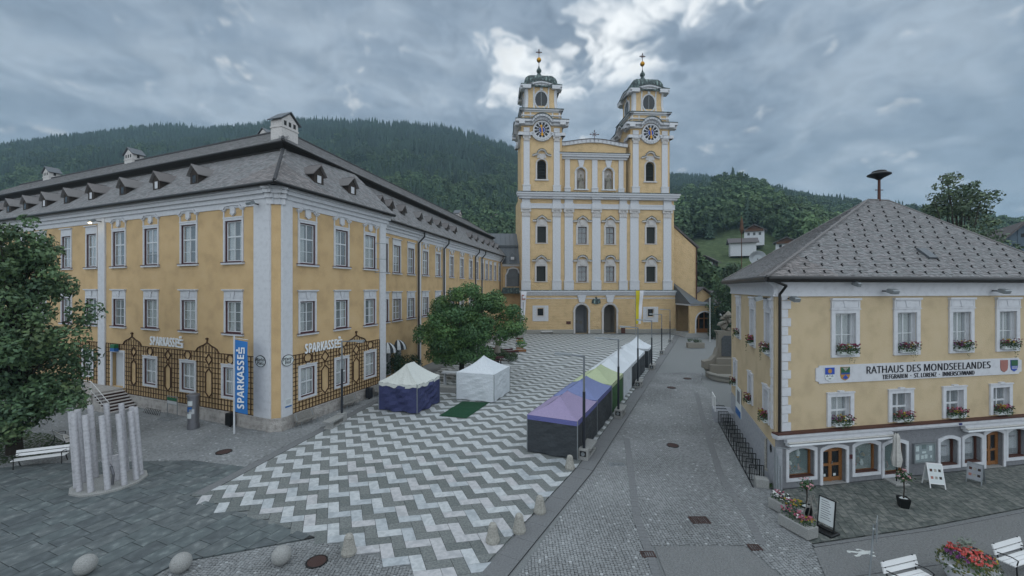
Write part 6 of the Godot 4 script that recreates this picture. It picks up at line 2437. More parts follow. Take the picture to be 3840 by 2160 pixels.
# ---------------------------------------------------------------- trees
# clumps: a list of [centre, radius]; each gets leaves over its shell
func crown_mesh(clumps: Array, per: float, size: float, tones: Array) -> ArrayMesh:
	var b := B.new()
	for c in clumps:
		var o: Vector3 = c[0]
		var r: float = c[1]
		var own: Color = tones[rng.randi() % tones.size()] * rng.randf_range(0.85, 1.15)
		for k in int(per * r * r):
			var d := Vector3(rng.randfn(), rng.randfn() + 0.15, rng.randfn()).normalized()
			var q := rng.randf_range(0.72, 1.3)
			leaf(b, o + Vector3(d.x, d.y * 0.8, d.z) * r * pow(rng.randf(), 0.28), (d + Vector3(0, 0.4, 0)).normalized(), size * rng.randf_range(0.7, 1.25), Color(own.r * q, own.g * q, own.b * q * rng.randf_range(0.8, 1.2)))
	return b.mesh()

func tree(called: String, label: String, at: Vector3, trunk_h: float, trunk_r: float, clumps: Array, per: float, size: float, tones: Array, group := "") -> Node3D:
	var t := thing(called, label, "tree", at, 0.0, group)
	var b := B.new()
	var bend := Vector3(rng.randf_range(-0.2, 0.2), 0, rng.randf_range(-0.2, 0.2))
	b.tube(Vector3(0, -0.3, 0), Vector3(0, trunk_h * 0.5, 0) + bend, trunk_r * 1.25, trunk_r * 0.9, 10, false)
	b.tube(Vector3(0, trunk_h * 0.5, 0) + bend, Vector3(0, trunk_h, 0), trunk_r * 0.9, trunk_r * 0.7, 10, false)
	make(t, "trunk", b, M.bark)
	b = B.new()
	var n := 0
	for c in clumps:
		n += 1
		if n % 2 == 0:
			continue
		var e: Vector3 = c[0]
		var s := Vector3(0, trunk_h * rng.randf_range(0.75, 1.0), 0)
		if e.y < s.y:
			s.y = maxf(trunk_h * 0.6, e.y - 0.4)
		var m := s.lerp(e, 0.5) + Vector3(0, 0.1 * s.distance_to(e), 0)
		b.tube(s, m, trunk_r * 0.32, trunk_r * 0.18, 6, false)
		b.tube(m, e, trunk_r * 0.18, 0.02, 5, false)
	make(t, "limbs", b, M.bark)
	part(t, "crown", crown_mesh(clumps, per, size, tones), M.leaf)
	return t

# clumps scattered through an ellipsoid, mostly near its surface
func ellipsoid(centre: Vector3, radii: Vector3, n: int, r0: float, r1: float, taper := 0.0) -> Array:
	var l := []
	for k in n:
		var d := Vector3(rng.randfn(), rng.randfn(), rng.randfn()).normalized() * pow(rng.randf(), 0.4)
		var w := 1.0 - taper * maxf(d.y, 0.0)
		l.append([centre + Vector3(d.x * radii.x * w, d.y * radii.y, d.z * radii.z * w), rng.randf_range(r0, r1) * (1.0 - taper * 0.4 * maxf(d.y, 0.0))])
	return l

func trees() -> void:
	var linden := [Color(0.066, 0.120, 0.054), Color(0.082, 0.138, 0.060), Color(0.105, 0.155, 0.070), Color(0.058, 0.105, 0.052)]
	var cl := ellipsoid(Vector3(-0.1, 6.4, 0), Vector3(3.7, 5.4, 3.6), 125, 0.65, 1.15, 0.5)
	cl += ellipsoid(Vector3(0.5, 11.2, 0), Vector3(1.8, 2.6, 1.8), 34, 0.55, 0.9, 0.5)
	cl += ellipsoid(Vector3(0.9, 2.9, 0.6), Vector3(3.2, 1.5, 2.6), 34, 0.6, 0.95)
	tree("linden_tree", "tall dense dark green linden over white benches by the steel tubes", Vector3(-28.6, 0, -24.0), 4.2, 0.3, cl, 210.0, 0.135, linden)
	var magnolia := [Color(0.066, 0.140, 0.046), Color(0.082, 0.165, 0.050), Color(0.10, 0.18, 0.058), Color(0.055, 0.120, 0.044)]
	cl = ellipsoid(Vector3(0.3, 5.4, 0), Vector3(5.2, 3.4, 4.4), 74, 0.7, 1.35, 0.25)
	cl += ellipsoid(Vector3(1.2, 8.0, 0), Vector3(3.0, 1.9, 2.6), 24, 0.7, 1.1)
	cl += ellipsoid(Vector3(5.2, 5.0, 0.5), Vector3(1.6, 2.6, 1.8), 16, 0.6, 1.0)
	cl += ellipsoid(Vector3(0.0, 2.5, 0.8), Vector3(3.6, 0.9, 2.4), 16, 0.6, 1.0)
	tree("broad_tree", "broad bright green tree with spreading crown behind the white market tent", Vector3(-5.3, 0, -44.3), 3.4, 0.28, cl, 380.0, 0.125, magnolia)
	# hedge and beds under it
	var h := thing("hedge", "dark green clipped hedge against the monastery wall behind the blue tent", "hedge", Vector3(-11.6, 0, -43.3))
	part(h, "foliage", crown_mesh(ellipsoid(Vector3(-0.2, 1.35, 0), Vector3(2.6, 1.2, 1.4), 34, 0.5, 0.8), 260.0, 0.10, [Color(0.020, 0.045, 0.022), Color(0.030, 0.058, 0.026)]), M.leaf)
	var h2 := thing("shrub_bed", "low green shrubs in the bed between the white tent and the terrace", "shrub", Vector3(-1.2, 0, -55.0))
	part(h2, "foliage", crown_mesh(ellipsoid(Vector3(0, 0.5, 0), Vector3(2.0, 0.5, 2.6), 26, 0.4, 0.65), 240.0, 0.10, [Color(0.035, 0.065, 0.028), Color(0.05, 0.085, 0.03)]), M.leaf)
	# behind the town hall
	var plane := [Color(0.085, 0.125, 0.070), Color(0.068, 0.104, 0.058), Color(0.105, 0.145, 0.085)]
	cl = ellipsoid(Vector3(0, 14.5, 0), Vector3(4.5, 8.2, 4.2), 84, 0.8, 1.4, 0.3)
	cl += ellipsoid(Vector3(-1.0, 20.5, 0), Vector3(2.4, 2.8, 2.4), 26, 0.6, 1.0)
	tree("tall_tree", "tall pale green tree standing behind the town hall roof", Vector3(54.2, 0, -50.5), 8.0, 0.45, cl, 80.0, 0.21, plane)
	cl = ellipsoid(Vector3(0, 11.0, 0), Vector3(4.0, 5.0, 4.0), 40, 0.9, 1.5)
	tree("leafy_tree", "leafy tree behind the blue barn gable", Vector3(84, 0, -68), 6.0, 0.4, cl, 60.0, 0.24, plane)
	# right of the church
	var greens := [Color(0.036, 0.072, 0.034), Color(0.046, 0.088, 0.040), Color(0.062, 0.105, 0.046)]
	cl = ellipsoid(Vector3(0, 6.6, 0), Vector3(3.0, 5.6, 3.0), 50, 0.8, 1.4)
	tree("garden_tree", "dark leafy tree beside the flagpole behind the fountain", Vector3(41.5, 0, -80.0), 3.0, 0.3, cl, 95.0, 0.2, greens)
	cl = ellipsoid(Vector3(0, 9.0, 0), Vector3(4.0, 6.5, 4.0), 60, 0.9, 1.5, 0.4)
	tree("chestnut_tree", "large chestnut tree with pale blossom tips below the chalets", Vector3(56.0, 0, -104.0), 5.0, 0.4, cl, 80.0, 0.25, [Color(0.04, 0.065, 0.03), Color(0.055, 0.082, 0.04), Color(0.075, 0.095, 0.055)])
	cl = ellipsoid(Vector3(0, 9.5, 0), Vector3(5.0, 7.0, 4.0), 60, 0.9, 1.5, 0.3)
	tree("garden_tree", "dark tree rising behind the far eaves of the town hall", Vector3(66.0, 0, -100.0), 5.0, 0.4, cl, 70.0, 0.25, greens)
	for q in [[Vector3(37.4, 0, -78.0), 7.2, "slender dark cypress beside the church porch"], [Vector3(39.3, 0, -80.0), 5.4, "shorter cypress right of the flagpole"]]:
		var t := thing("cypress", q[2], "tree", q[0], 0.0, "cypresses by the church porch")
		var b := B.new()
		b.tube(Vector3(0, -0.1, 0), Vector3(0, 1.0, 0), 0.12, 0.1)
		make(t, "trunk", b, M.bark)
		var c := []
		for k in 16:
			c.append([Vector3(rng.randfn() * 0.15, 0.6 + q[1] * k / 17.0, rng.randfn() * 0.15), 0.75 * (1.0 - pow(k / 17.0, 2.5)) + 0.12])
		part(t, "crown", crown_mesh(c, 330.0, 0.11, [Color(0.016, 0.036, 0.018), Color(0.022, 0.045, 0.022)]), M.leaf)

# ---------------------------------------------------------------- far houses
func gable_house(label: String, at: Vector3, turn: float, w: float, d: float, h: float, rise: float, wall: Material, roof: Material, called := "house", upper: Material = null) -> void:
	var t := thing(called, label, "house", at, turn, "houses on the slopes")
	var b := B.new()
	b.box(-w / 2, -3, -d / 2, w / 2, h, d / 2)
	make(t, "wall", b, wall)
	b = B.new()
	b.prism(PackedVector2Array([Vector2(-w / 2, h), Vector2(w / 2, h), Vector2(0, h + rise)]), -d / 2, d / 2)
	make(t, "gable", b, upper if upper else wall)
	b = B.new()
	b.strip([Vector2(-w / 2 - 1.0, h - rise * 2.0 / w), Vector2(0, h + rise + 0.15)], 0.3, -d / 2 - 1.0, d / 2 + 1.0)
	b.strip([Vector2(0, h + rise + 0.15), Vector2(w / 2 + 1.0, h - rise * 2.0 / w)], 0.3, -d / 2 - 1.0, d / 2 + 1.0)
	make(t, "roof", b, roof)
	for x in [-w * 0.28, 0.0, w * 0.28]:
		var n := group_node(t, "window", Transform3D(Basis(), Vector3(x, h * 0.55, d / 2 + 0.02)))
		piece(n, "frame", Vector3.ZERO, Vector3(1.3, 1.6, 0.06), M.sash)
		piece(n, "pane", Vector3(0, 0, 0.04), Vector3(1.0, 1.3, 0.04), M.darkglass)
	if upper:
		piece(t, "balcony", Vector3(0, h - 0.3, d / 2 + 0.5), Vector3(w * 0.9, 0.9, 0.9), upper)

func far_houses() -> void:
	var slope := [[[-116.0, 330.0], "white house with pale gable high among the trees left of the church", 0.4], [[-48.0, 310.0], "low white house half hidden in the wood", -0.3], [[-13.5, 310.0], "brown timber chalet with white ground floor in the wood", 0.5], [[-135.0, 345.0], "small pale house at the forest edge beside the white one", 0.1], [[-60.0, 330.0], "pale roofed cottage above the low white house", 0.6]]
	var k := 0
	for s in slope:
		var x: float = s[0][0]
		var z: float = s[0][1]
		gable_house(s[1], Vector3(x, hill_at(x, z) + 6.0, -z), s[2], 9.0 - k % 2, 9.0, 6.0, 2.6, M.white if k != 2 else M.chalet, M.tileroof, "house", M.chalet if k == 2 else null)
		k += 1
	gable_house("timber chalet with white half timbered gable on the meadow slope", Vector3(113, hill_at(113, 195) + 4.0, -195), -0.5, 8, 9, 4.2, 2.2, M.white, M.tileroof, "chalet", M.chalet)
	gable_house("long low grey roofed house left of the half timbered chalet", Vector3(102, hill_at(102, 185) + 3.0, -185), 1.2, 6, 10, 3.2, 1.6, M.white, M.tileroof, "house")
	gable_house("brown chalet with broad roof stepping down the slope", Vector3(119, hill_at(119, 180) + 1.5, -180), -0.7, 8, 8, 3.6, 1.9, M.white, M.tileroof, "chalet", M.chalet)
	gable_house("small white house with grey roof above the town hall eaves", Vector3(131, hill_at(131, 185) + 2.0, -185), -0.9, 6, 7, 3.2, 1.7, M.white, M.tileroof, "house")
	gable_house("small dark wooden barn on the green meadow", Vector3(77, hill_at(77, 165) + 2.0, -165), -0.6, 7, 8, 3.2, 1.8, M.darkwood, M.tileroof, "barn")
	gable_house("red brown shed roofed house below the trees beside the town hall", Vector3(56, 0, -122), 0.2, 7, 8, 6.5, 2.0, M.chalet, M.tileroof, "house")
	gable_house("pale yellow house with dark roof between church and fountain", Vector3(47.5, 0, -112), 0.3, 8, 9, 7.0, 2.5, M.church, M.tileroof, "house")
	gable_house("white house front behind the cypresses", Vector3(52, 0, -106), 0.1, 7, 6, 5.0, 2.0, M.white, M.tileroof, "house")
	# blue-grey boarded barn gable behind the town hall
	var t := thing("barn", "blue grey boarded barn gable with dark shingled roof behind the town hall", "barn", Vector3(72.0, 0, -58.5), -0.62)
	var w := 11.0
	var b := B.new()
	b.box(-w / 2, 0, -20, w / 2, 12.8, -0.05)
	b.prism(PackedVector2Array([Vector2(-w / 2, 12.8), Vector2(w / 2, 12.8), Vector2(0, 18.6)]), -20, -0.05)
	make(t, "wall", b, M.barn)
	for i in 14:
		var x := -w / 2 + (i + 0.5) * w / 14
		var top := 18.6 - 5.8 * absf(x) / (w / 2) - 0.35
		piece(t, "board", Vector3(x, (10.0 + top) / 2, 0.0), Vector3(w / 14 - 0.05, top - 10.0, 0.06), M.barn)
	b = B.new()
	b.strip([Vector2(-w / 2 - 0.6, 12.1), Vector2(0, 18.8)], 0.25, -20.5, 0.5)
	b.strip([Vector2(0, 18.8), Vector2(w / 2 + 0.6, 12.1)], 0.25, -20.5, 0.5)
	make(t, "roof", b, M.tileroof)
	var n := group_node(t, "shutter", Transform3D(Basis(), Vector3(-0.8, 13.4, 0.06)))
	b = B.new()
	b.frame(-0.75, -1.2, 0.75, 1.2, 0.12, 0, 0.05)
	make(n, "frame", b, M.barn)
	piece(n, "panel", Vector3(0, 0, 0.01), Vector3(1.3, 2.2, 0.04), M.barn)
	piece(t, "vent", Vector3(0, 16.9, 0.04), Vector3(0.9, 0.5, 0.04), M.black)
	# maypole
	var mp := thing("maypole", "tall thin striped maypole rising before the wooded knoll", "pole", Vector3(66.0, 0, -120.0))
	b = B.new()
	b.tube(Vector3(0, 0, 0), Vector3(0, 25, 0), 0.14, 0.1, 8)
	make(mp, "mast", b, M.chalet)
	b = B.new()
	b.lathe([Vector2(0.1, 25), Vector2(0.6, 26.2), Vector2(0.4, 27.5), Vector2(0.45, 28.2), Vector2(0.0, 30.2)], 8)
	make(mp, "treetop", b, M.chalet)

# ---------------------------------------------------------------- market tents
# origin at the front left foot; x to the right along the front, -z to the back; a ridge joins two peaks unless square
func tent(label: String, at: Vector3, az: float, w: float, d: float, eave: float, peak: float, roof: Material, side: Material, valance: Material, open_back := false, ridged := true, loose := 0.0) -> Node3D:
	var t := thing("market_tent", label, "tent", at, -az, "market tents on the square")
	for x in [0.0, w]:
		for z in [0.0, -d]:
			piece(t, "leg", Vector3(x, eave / 2, z), Vector3(0.045, eave, 0.045), M.galv)
	# canopy: sagging panels between eaves and ridge
	var b := B.new()
	var r0 := Vector3(w / 2, peak, -d * (0.34 if ridged else 0.5))
	var r1 := Vector3(w / 2, peak, -d * (0.66 if ridged else 0.5))
	var c := [Vector3(0, eave, 0), Vector3(w, eave, 0), Vector3(w, eave, -d), Vector3(0, eave, -d)]
	var tops := [[r0, r0], [r0, r1], [r1, r1], [r1, r0]]
	var n := 8
	for k in 4:
		var a: Vector3 = c[k]
		var e: Vector3 = c[(k + 1) % 4]
		for j in n:
			for i in n:
				var q := []
				for o in [[0, 0], [1, 0], [1, 1], [0, 1]]:
					var u: float = float(i + o[0]) / n
					var v: float = float(j + o[1]) / n
					var lo := a.lerp(e, u)
					var hi: Vector3 = tops[k][0].lerp(tops[k][1], u)
					var p := lo.lerp(hi, v)
					p.y -= (peak - eave) * 0.30 * v * (1.0 - v) * 1.6
					p.y -= loose * 0.12 * sin(u * PI) * (1.0 - v) + loose * 0.05 * sin(u * 17.0 + k) * (1.0 - v)
					p.y += 0.018 * sin(u * 9.0 + v * 7.0 + k * 2.0) * v
					q.append(p)
				b.quad(q[0], q[1], q[2], q[3])
	if ridged:
		var p := r0.lerp(r1, 0.5) - Vector3(0, 0.06, 0)
		b.tri(r0, p, r0 + Vector3(0.01, 0, 0))
	make(t, "canopy", b, roof)
	b = B.new()
	for k in 4:
		var a: Vector3 = c[k]
		var e: Vector3 = c[(k + 1) % 4]
		var out := (e - a).cross(Vector3.UP).normalized() * 0.02
		for i in 10:
			var u := i / 10.0
			var v := (i + 1) / 10.0
			var dropu := 0.26 + loose * 0.06 * sin(u * 19.0 + k) + loose * 0.12 * sin(u * PI)
			var dropv := 0.26 + loose * 0.06 * sin(v * 19.0 + k) + loose * 0.12 * sin(v * PI)
			var su := loose * (0.12 * sin(u * PI) + 0.05 * sin(u * 17.0 + k))
			var sv := loose * (0.12 * sin(v * PI) + 0.05 * sin(v * 17.0 + k))
			var ou := out * (1.0 + 1.5 * loose * sin(u * 23.0))
			var ov := out * (1.0 + 1.5 * loose * sin(v * 23.0))
			b.quad(a.lerp(e, u) + ou - Vector3(0, dropu, 0), a.lerp(e, v) + ov - Vector3(0, dropv, 0), a.lerp(e, v) + out - Vector3(0, sv, 0), a.lerp(e, u) + out - Vector3(0, su, 0))
	make(t, "valance", b, valance)
	for k in 4:
		if open_back and k >= 2:
			continue
		b = B.new()
		var a: Vector3 = c[k]
		var e: Vector3 = c[(k + 1) % 4]
		var out := (e - a).cross(Vector3.UP).normalized()
		var m := 14
		var ph := rng.randf() * 6.0
		for i in m:
			for j in 8:
				var q := []
				for o in [[0, 0], [1, 0], [1, 1], [0, 1]]:
					var u: float = float(i + o[0]) / m
					var v: float = float(j + o[1]) / 8
					var p := a.lerp(e, u)
					p.y = lerpf(0.04 + 0.05 * absf(sin(u * 7.0 + ph)), eave - 0.18, v)
					var fold := 0.045 * sin(u * 11.0 + v * 5.0 + ph) + 0.03 * sin((u + v * 1.7) * 16.0 + ph * 2.0) + 0.02 * sin(v * 14.0 - u * 6.0)
					p += out * fold * sin(clampf(u, 0.0, 1.0) * PI) * (0.6 + loose * 1.6)
					q.append(p)
				b.quad(q[0], q[1], q[2], q[3])
		make(t, "side_wall", b, side)
	return t

func tents() -> void:
	var dir := Vector3(0.4226, 0, -0.9063)
	var right := Vector3(0.9063, 0, 0.4226)
	var front := Vector3(3.60, 0, -22.95) - right * 3.0
	var az := deg_to_rad(25.0)
	tent("purple roofed market tent with black walls, first in the row", front, az, 3.0, 4.5, 2.16, 3.05, M.purple, M.slate, M.violetblue)
	tent("blue roofed market tent joined behind the purple one", front + dir * 4.55, az, 3.0, 4.5, 2.2, 3.12, M.lilacblue, M.slate, M.violetblue)
	tent("pale green roofed market tent in the row", front + dir * 9.2, az, 3.0, 4.5, 2.25, 3.2, M.pistachio, M.meadow, M.pistachio)
	tent("white market tent just behind the pale green one", front + dir * 13.85, az, 3.0, 4.5, 2.25, 3.25, M.canvas, M.canvas, M.canvas)
	tent("white market tent with black street side, in the middle of the white ones", front + dir * 18.4, az, 3.0, 4.5, 2.25, 3.25, M.canvas, M.slate, M.canvas)
	tent("white market tent with black street side, farther back in the row", front + dir * 22.95, az, 3.0, 4.5, 2.25, 3.25, M.canvas, M.slate, M.canvas)
	tent("last white market tent of the row, open at the back", front + dir * 29.2, az, 3.2, 3.4, 2.3, 3.5, M.canvas, M.slate, M.canvas, true, false)
	# the two tents on the left
	var a2 := deg_to_rad(18.7)
	tent("cream roofed market tent with loose dark blue walls", Vector3(-10.35, 0, -32.45), a2, 3.4, 3.5, 2.25, 3.5, M.cream, M.navycloth, M.cream, false, true, 1.0)
	tent("white pavilion tent at the end of the green carpet", Vector3(-4.75, 0, -35.55), a2, 3.45, 4.0, 2.34, 3.55, M.canvas, M.canvas, M.canvas, false, false)
	# carpet
	var g := thing("green_carpet", "green artificial turf carpet before the white pavilion tent", "carpet")
	var b := B.new()
	var p := [Vector3(-4.14, 0.03, -36.0), Vector3(-1.85, 0.03, -34.6), Vector3(-3.32, 0.03, -30.35), Vector3(-5.42, 0.03, -30.95)]
	p[0] = Vector3(-4.14, 0.03, -34.9)
	for i in 8:
		var u := i / 8.0
		var v := (i + 1) / 8.0
		var l0: Vector3 = p[3].lerp(p[0], u)
		var l1: Vector3 = p[3].lerp(p[0], v)
		var r0: Vector3 = p[2].lerp(p[1], u)
		var r1: Vector3 = p[2].lerp(p[1], v)
		var w0 := Vector3(0, 0.05 if i == 4 else 0.0, 0)
		var w1 := Vector3(0, 0.05 if i == 3 else 0.0, 0)
		b.quad(l0 + w0, r0, r1, l1 + w1)
	make(g, "pile", b, M.carpet)
	var pl := thing("tent_pole", "pale tent pole lying on the paving beside the white pavilion tent", "pole", Vector3(-1.3, 0.03, -34.2))
	b = B.new()
	b.tube(Vector3(-0.2, 0.03, 0.15), Vector3(1.6, 0.03, -0.2), 0.03, 0.03, 6)
	make(pl, "tube", b, M.galv)

# ---------------------------------------------------------------- street furniture
func bench(label: String, at: Vector3, turn: float, w: float, wood: Material, group := "") -> Node3D:
	var t := thing("bench", label, "bench", at, turn, group)
	for s in [-1, 1]:
		var b := B.new()
		var x: float = s * (w / 2 - 0.12)
		b.path([Vector3(x, 0, 0.24), Vector3(x, 0.42, 0.22), Vector3(x, 0.42, -0.2), Vector3(x, 0.88, -0.32)], 0.022, 6)
		b.path([Vector3(x, 0.42, -0.2), Vector3(x, 0.2, -0.24), Vector3(x, 0, -0.36)], 0.022, 6)
		b.path([Vector3(x, 0.42, 0.22), Vector3(x, 0.62, 0.26), Vector3(x, 0.66, 0.1), Vector3(x, 0.62, -0.25)], 0.018, 6)
		make(t, "iron_leg", b, M.iron)
	for k in 3:
		piece(t, "seat_slat", Vector3(0, 0.445, 0.17 - 0.15 * k), Vector3(w, 0.035, 0.13), wood)
	for k in 2:
		piece(t, "back_slat", Vector3(0, 0.62 + 0.17 * k, -0.245 - 0.045 * k), Vector3(w, 0.14, 0.035), wood, Basis(Vector3.RIGHT, -0.25))
	return t

func slat_bench(label: String, at: Vector3, turn: float) -> void:
	var t := thing("slatted_bench", label, "bench", at, turn, "weathered benches along the monastery wall")
	for s in [-1, 1]:
		var b := B.new()
		var x: float = s * 0.7
		b.path([Vector3(x, 0, 0.3), Vector3(x, 0.4, 0.25), Vector3(x, 0.4, -0.1), Vector3(x, 0.85, -0.28)], 0.025, 6)
		b.path([Vector3(x, 0.4, -0.1), Vector3(x, 0, -0.3)], 0.025, 6)
		make(t, "iron_leg", b, M.galv)
	for k in 6:
		piece(t, "seat_slat", Vector3(0, 0.43, 0.26 - 0.075 * k), Vector3(1.8, 0.03, 0.055), M.benchwood)
	for k in 6:
		piece(t, "back_slat", Vector3(0, 0.5 + 0.075 * k, -0.155 - 0.03 * k), Vector3(1.8, 0.055, 0.03), M.benchwood, Basis(Vector3.RIGHT, -0.38))

func lamp(label: String, at: Vector3, turn: float) -> void:
	var t := thing("street_lamp", label, "street lamp", at, turn, "street lamps round the plaza")
	var b := B.new()
	b.tube(Vector3(0, 0.5, 0), Vector3(0, 3.75, 0), 0.085, 0.08, 10)
	make(t, "post", b, M.lamppost)
	b = B.new()
	b.tube(Vector3(0, 3.75, 0), Vector3(0, 5.75, 0), 0.06, 0.055, 10)
	b.tube(Vector3(0.06, 5.7, 0), Vector3(-0.75, 5.74, 0), 0.05, 0.045, 8)
	make(t, "arm", b, M.lamparm)
	b = B.new()
	b.t = Transform3D(Basis(Vector3(0, 0, 1), -0.03), Vector3(-1.15, 5.76, 0))
	b.cbox(-0.55, -0.05, -0.13, 0.45, 0.07, 0.13, 0.04)
	make(t, "lamp_head", b, M.galv)
	b = B.new()
	b.t = Transform3D(Basis(), Vector3(-1.38, 5.71, 0))
	b.box(-0.28, -0.035, -0.1, 0.2, 0.0, 0.1)
	make(t, "lens", b, M.lens)
	b = B.new()
	b.cbox(-0.26, 0, -0.22, 0.26, 0.62, 0.22, 0.02)
	b.cbox(-0.26, 0, -1.7, 0.26, 0.1, -0.24, 0.02)
	b.cbox(-0.32, 0.42, -1.75, 0.32, 0.54, -0.22, 0.02)
	b.box(-0.2, 0.1, -1.6, 0.2, 0.42, -1.3)
	make(t, "stone_block", b, M.concrete)
	b = B.new()
	b.t = Transform3D(Basis(Vector3.RIGHT, PI / 2), Vector3(0, 0.35, 0.225))
	b.lathe([Vector2(0.0, 0.01), Vector2(0.07, 0.01), Vector2(0.07, 0.03), Vector2(0.11, 0.03), Vector2(0.11, 0.0)], 14)
	make(t, "spotlight", b, M.galv)
	piece(t, "recess_plate", Vector3(0, 0.36, 0.222), Vector3(0.36, 0.3, 0.01), M.black)

func disc(label: String, called: String, category: String, at: Vector3, r: float, material: Material) -> void:
	var t := thing(called, label, category, at, rng.randf())
	var b := B.new()
	b.lathe([Vector2(0, 0.012), Vector2(r * 0.86, 0.012), Vector2(r * 0.87, 0.004)], 20)
	make(t, "lid", b, material)
	b = B.new()
	b.lathe([Vector2(r * 0.88, 0.0), Vector2(r * 0.9, 0.014), Vector2(r, 0.014), Vector2(r, -0.03)], 20)
	make(t, "ring", b, M.iron)

func grate(label: String, at: Vector3, turn: float, w: float, d: float, material: Material) -> void:
	var t := thing("drain_grate", label, "grate", at, turn, "grates in the street")
	var b := B.new()
	b.t = Transform3D(Basis(Vector3.RIGHT, -PI / 2), Vector3.ZERO)
	b.frame(-w / 2, -d / 2, w / 2, d / 2, 0.03, -0.03, 0.012)
	make(t, "frame", b, material)
	piece(t, "sump", Vector3(0, -0.028, 0), Vector3(w - 0.06, 0.01, d - 0.06), M.black)
	var n := int(w / 0.075)
	for k in n:
		piece(t, "bar", Vector3(-w / 2 + (k + 0.5) * w / n, -0.002, 0), Vector3(0.04, 0.022, d - 0.06), material)

func street_furniture() -> void:
	# lamps: the street side row and the one by the monastery
	var row := [[Vector3(4.0, 0, -23.2), "dark street lamp at the front corner of the purple tent"], [Vector3(7.8, 0, -30.6), "street lamp beside the blue and green tents"], [Vector3(12.0, 0, -39.8), "street lamp beside the white tent with the black side"],
		[Vector3(16.2, 0, -48.4), "street lamp beside the last white tent of the row"], [Vector3(21.3, 0, -59.4), "street lamp standing free beyond the tents"], [Vector3(27.4, 0, -72.4), "street lamp nearest the church porch steps"]]
	for q in row:
		lamp(q[1], q[0], -deg_to_rad(25.0))
	lamp("street lamp before the trellised monastery wall", Vector3(-12.1, 0, -29.7), PI - deg_to_rad(10.0))
	# stone bollards and balls
	var made: Node3D = null
	for q in [[Vector3(-5.84, 0, -14.95), "pale conical stone bollard standing alone at the jagged front edge of the chevron paving"], [Vector3(-0.72, 0, -15.65), "chipped conical bollard on the chevron paving nearest the front corner"], [Vector3(0.28, 0, -16.3), "conical bollard on the grey border strip beside the chipped one"],
			[Vector3(1.18, 0, -17.7), "conical bollard on the border strip halfway to the purple tent"], [Vector3(3.05, 0, -22.0), "white conical bollard at the corner of the purple tent"]]:
		if made == null:
			made = thing("stone_bollard", q[1], "bollard", q[0], 0.0, "stone bollards at the plaza edge")
			var b := B.new()
			b.lathe([Vector2(0.0, 0.0), Vector2(0.26, 0.0), Vector2(0.27, 0.08), Vector2(0.22, 0.25), Vector2(0.17, 0.5), Vector2(0.155, 0.6), Vector2(0.12, 0.67), Vector2(0.05, 0.70), Vector2(0, 0.705)], 16)
			make(made, "cone", b, M.stone)
		else:
			copy(made, q[1], q[0], rng.randf() * 6.0)
	made = null
	for q in [[Vector3(-7.95, 0, -14.4), "grey stone ball beside the manhole at the chevron paving edge"], [Vector3(-11.1, 0, -14.0), "grey stone ball in the middle of the row of three"], [Vector3(-14.2, 0, -13.9), "grey stone ball farthest from the chevron paving"]]:
		if made == null:
			made = thing("stone_ball", q[1], "stone ball", q[0], 0.0, "stone balls on the slabs")
			var b := B.new()
			var pr := []
			for k in 13:
				var a := -PI / 2 + PI * k / 12.0
				pr.append(Vector2(cos(a) * 0.31, 0.29 + sin(a) * 0.31))
			b.lathe(pr, 22)
			make(made, "ball", b, M.concrete)
		else:
			copy(made, q[1], q[0], rng.randf() * 6.0)
	# manholes and grates
	disc("rusty round manhole cover in the cobbles before the monastery corner", "manhole_cover", "manhole", Vector3(-16.7, 0.005, -24.2), 0.42, M.rust)
	disc("rusty round manhole cover in the cobbles between ball and bollard", "manhole_cover", "manhole", Vector3(-6.78, 0.005, -14.5), 0.36, M.rust)
	disc("round manhole cover in the street level with the purple tent", "manhole_cover", "manhole", Vector3(9.7, 0.005, -25.2), 0.36, M.rust)
	disc("round manhole cover in the street by the fountain lawn", "manhole_cover", "manhole", Vector3(18.4, 0.005, -43.8), 0.42, M.rust)
	disc("round manhole cover in the street beside the white tents", "manhole_cover", "manhole", Vector3(15.2, 0.005, -39.8), 0.42, M.rust)
	grate("wide rusty drain grate in the middle of the street", Vector3(7.68, 0.0, -17.1), 0.0, 0.75, 0.5, M.rust)
	grate("small rusty grate at the left corner of the concrete patch", Vector3(4.85, 0.0, -14.9), 0.0, 0.5, 0.34, M.rust)
	grate("small rusty grate at the right corner of the concrete patch", Vector3(8.9, 0.0, -15.3), 0.0, 0.42, 0.34, M.rust)
	grate("pale slotted grate in the cobbles beside the tent lamp", Vector3(5.66, 0.0, -22.5), 0.0, 0.8, 0.4, M.galv)
	# steel tube sculpture
	var t := thing("tube_sculpture", "ring of tall leaning grey steel tubes on an octagonal stone plate", "sculpture", Vector3(-19.6, 0, -20.35))
	var b := B.new()
	b.lathe([Vector2(0, 0.10), Vector2(1.32, 0.10), Vector2(1.42, 0.08), Vector2(1.42, -0.03)], 12, true)
	make(t, "plate", b, M.concrete)
	var hs := [3.3, 3.35, 3.3, 3.45, 3.5, 3.55, 3.5, 3.55, 3.6, 3.5, 3.4, 3.35]
	for k in 12:
		var a := TAU * (k + 0.3) / 12.0
		var o := Vector3(cos(a) * 1.15, 0.1, -sin(a) * 1.1)
		b = B.new()
		b.tube(o, o + Vector3(-0.40, hs[k], -0.12), 0.115, 0.115, 16)
		make(t, "tube", b, M.tubes)
	b = B.new()
	b.tube(Vector3(0.25, 0.1, -0.1), Vector3(0.15, 1.3, -0.15), 0.15, 0.15, 12)
	make(t, "short_tube", b, M.tubes)
	b = B.new()
	b.path([Vector3(0.5, 0.1, 0.4), Vector3(0.55, 0.6, 0.4), Vector3(0.45, 0.95, 0.4), Vector3(0.3, 1.05, 0.35)], 0.06, 8)
	make(t, "spout", b, M.steel)
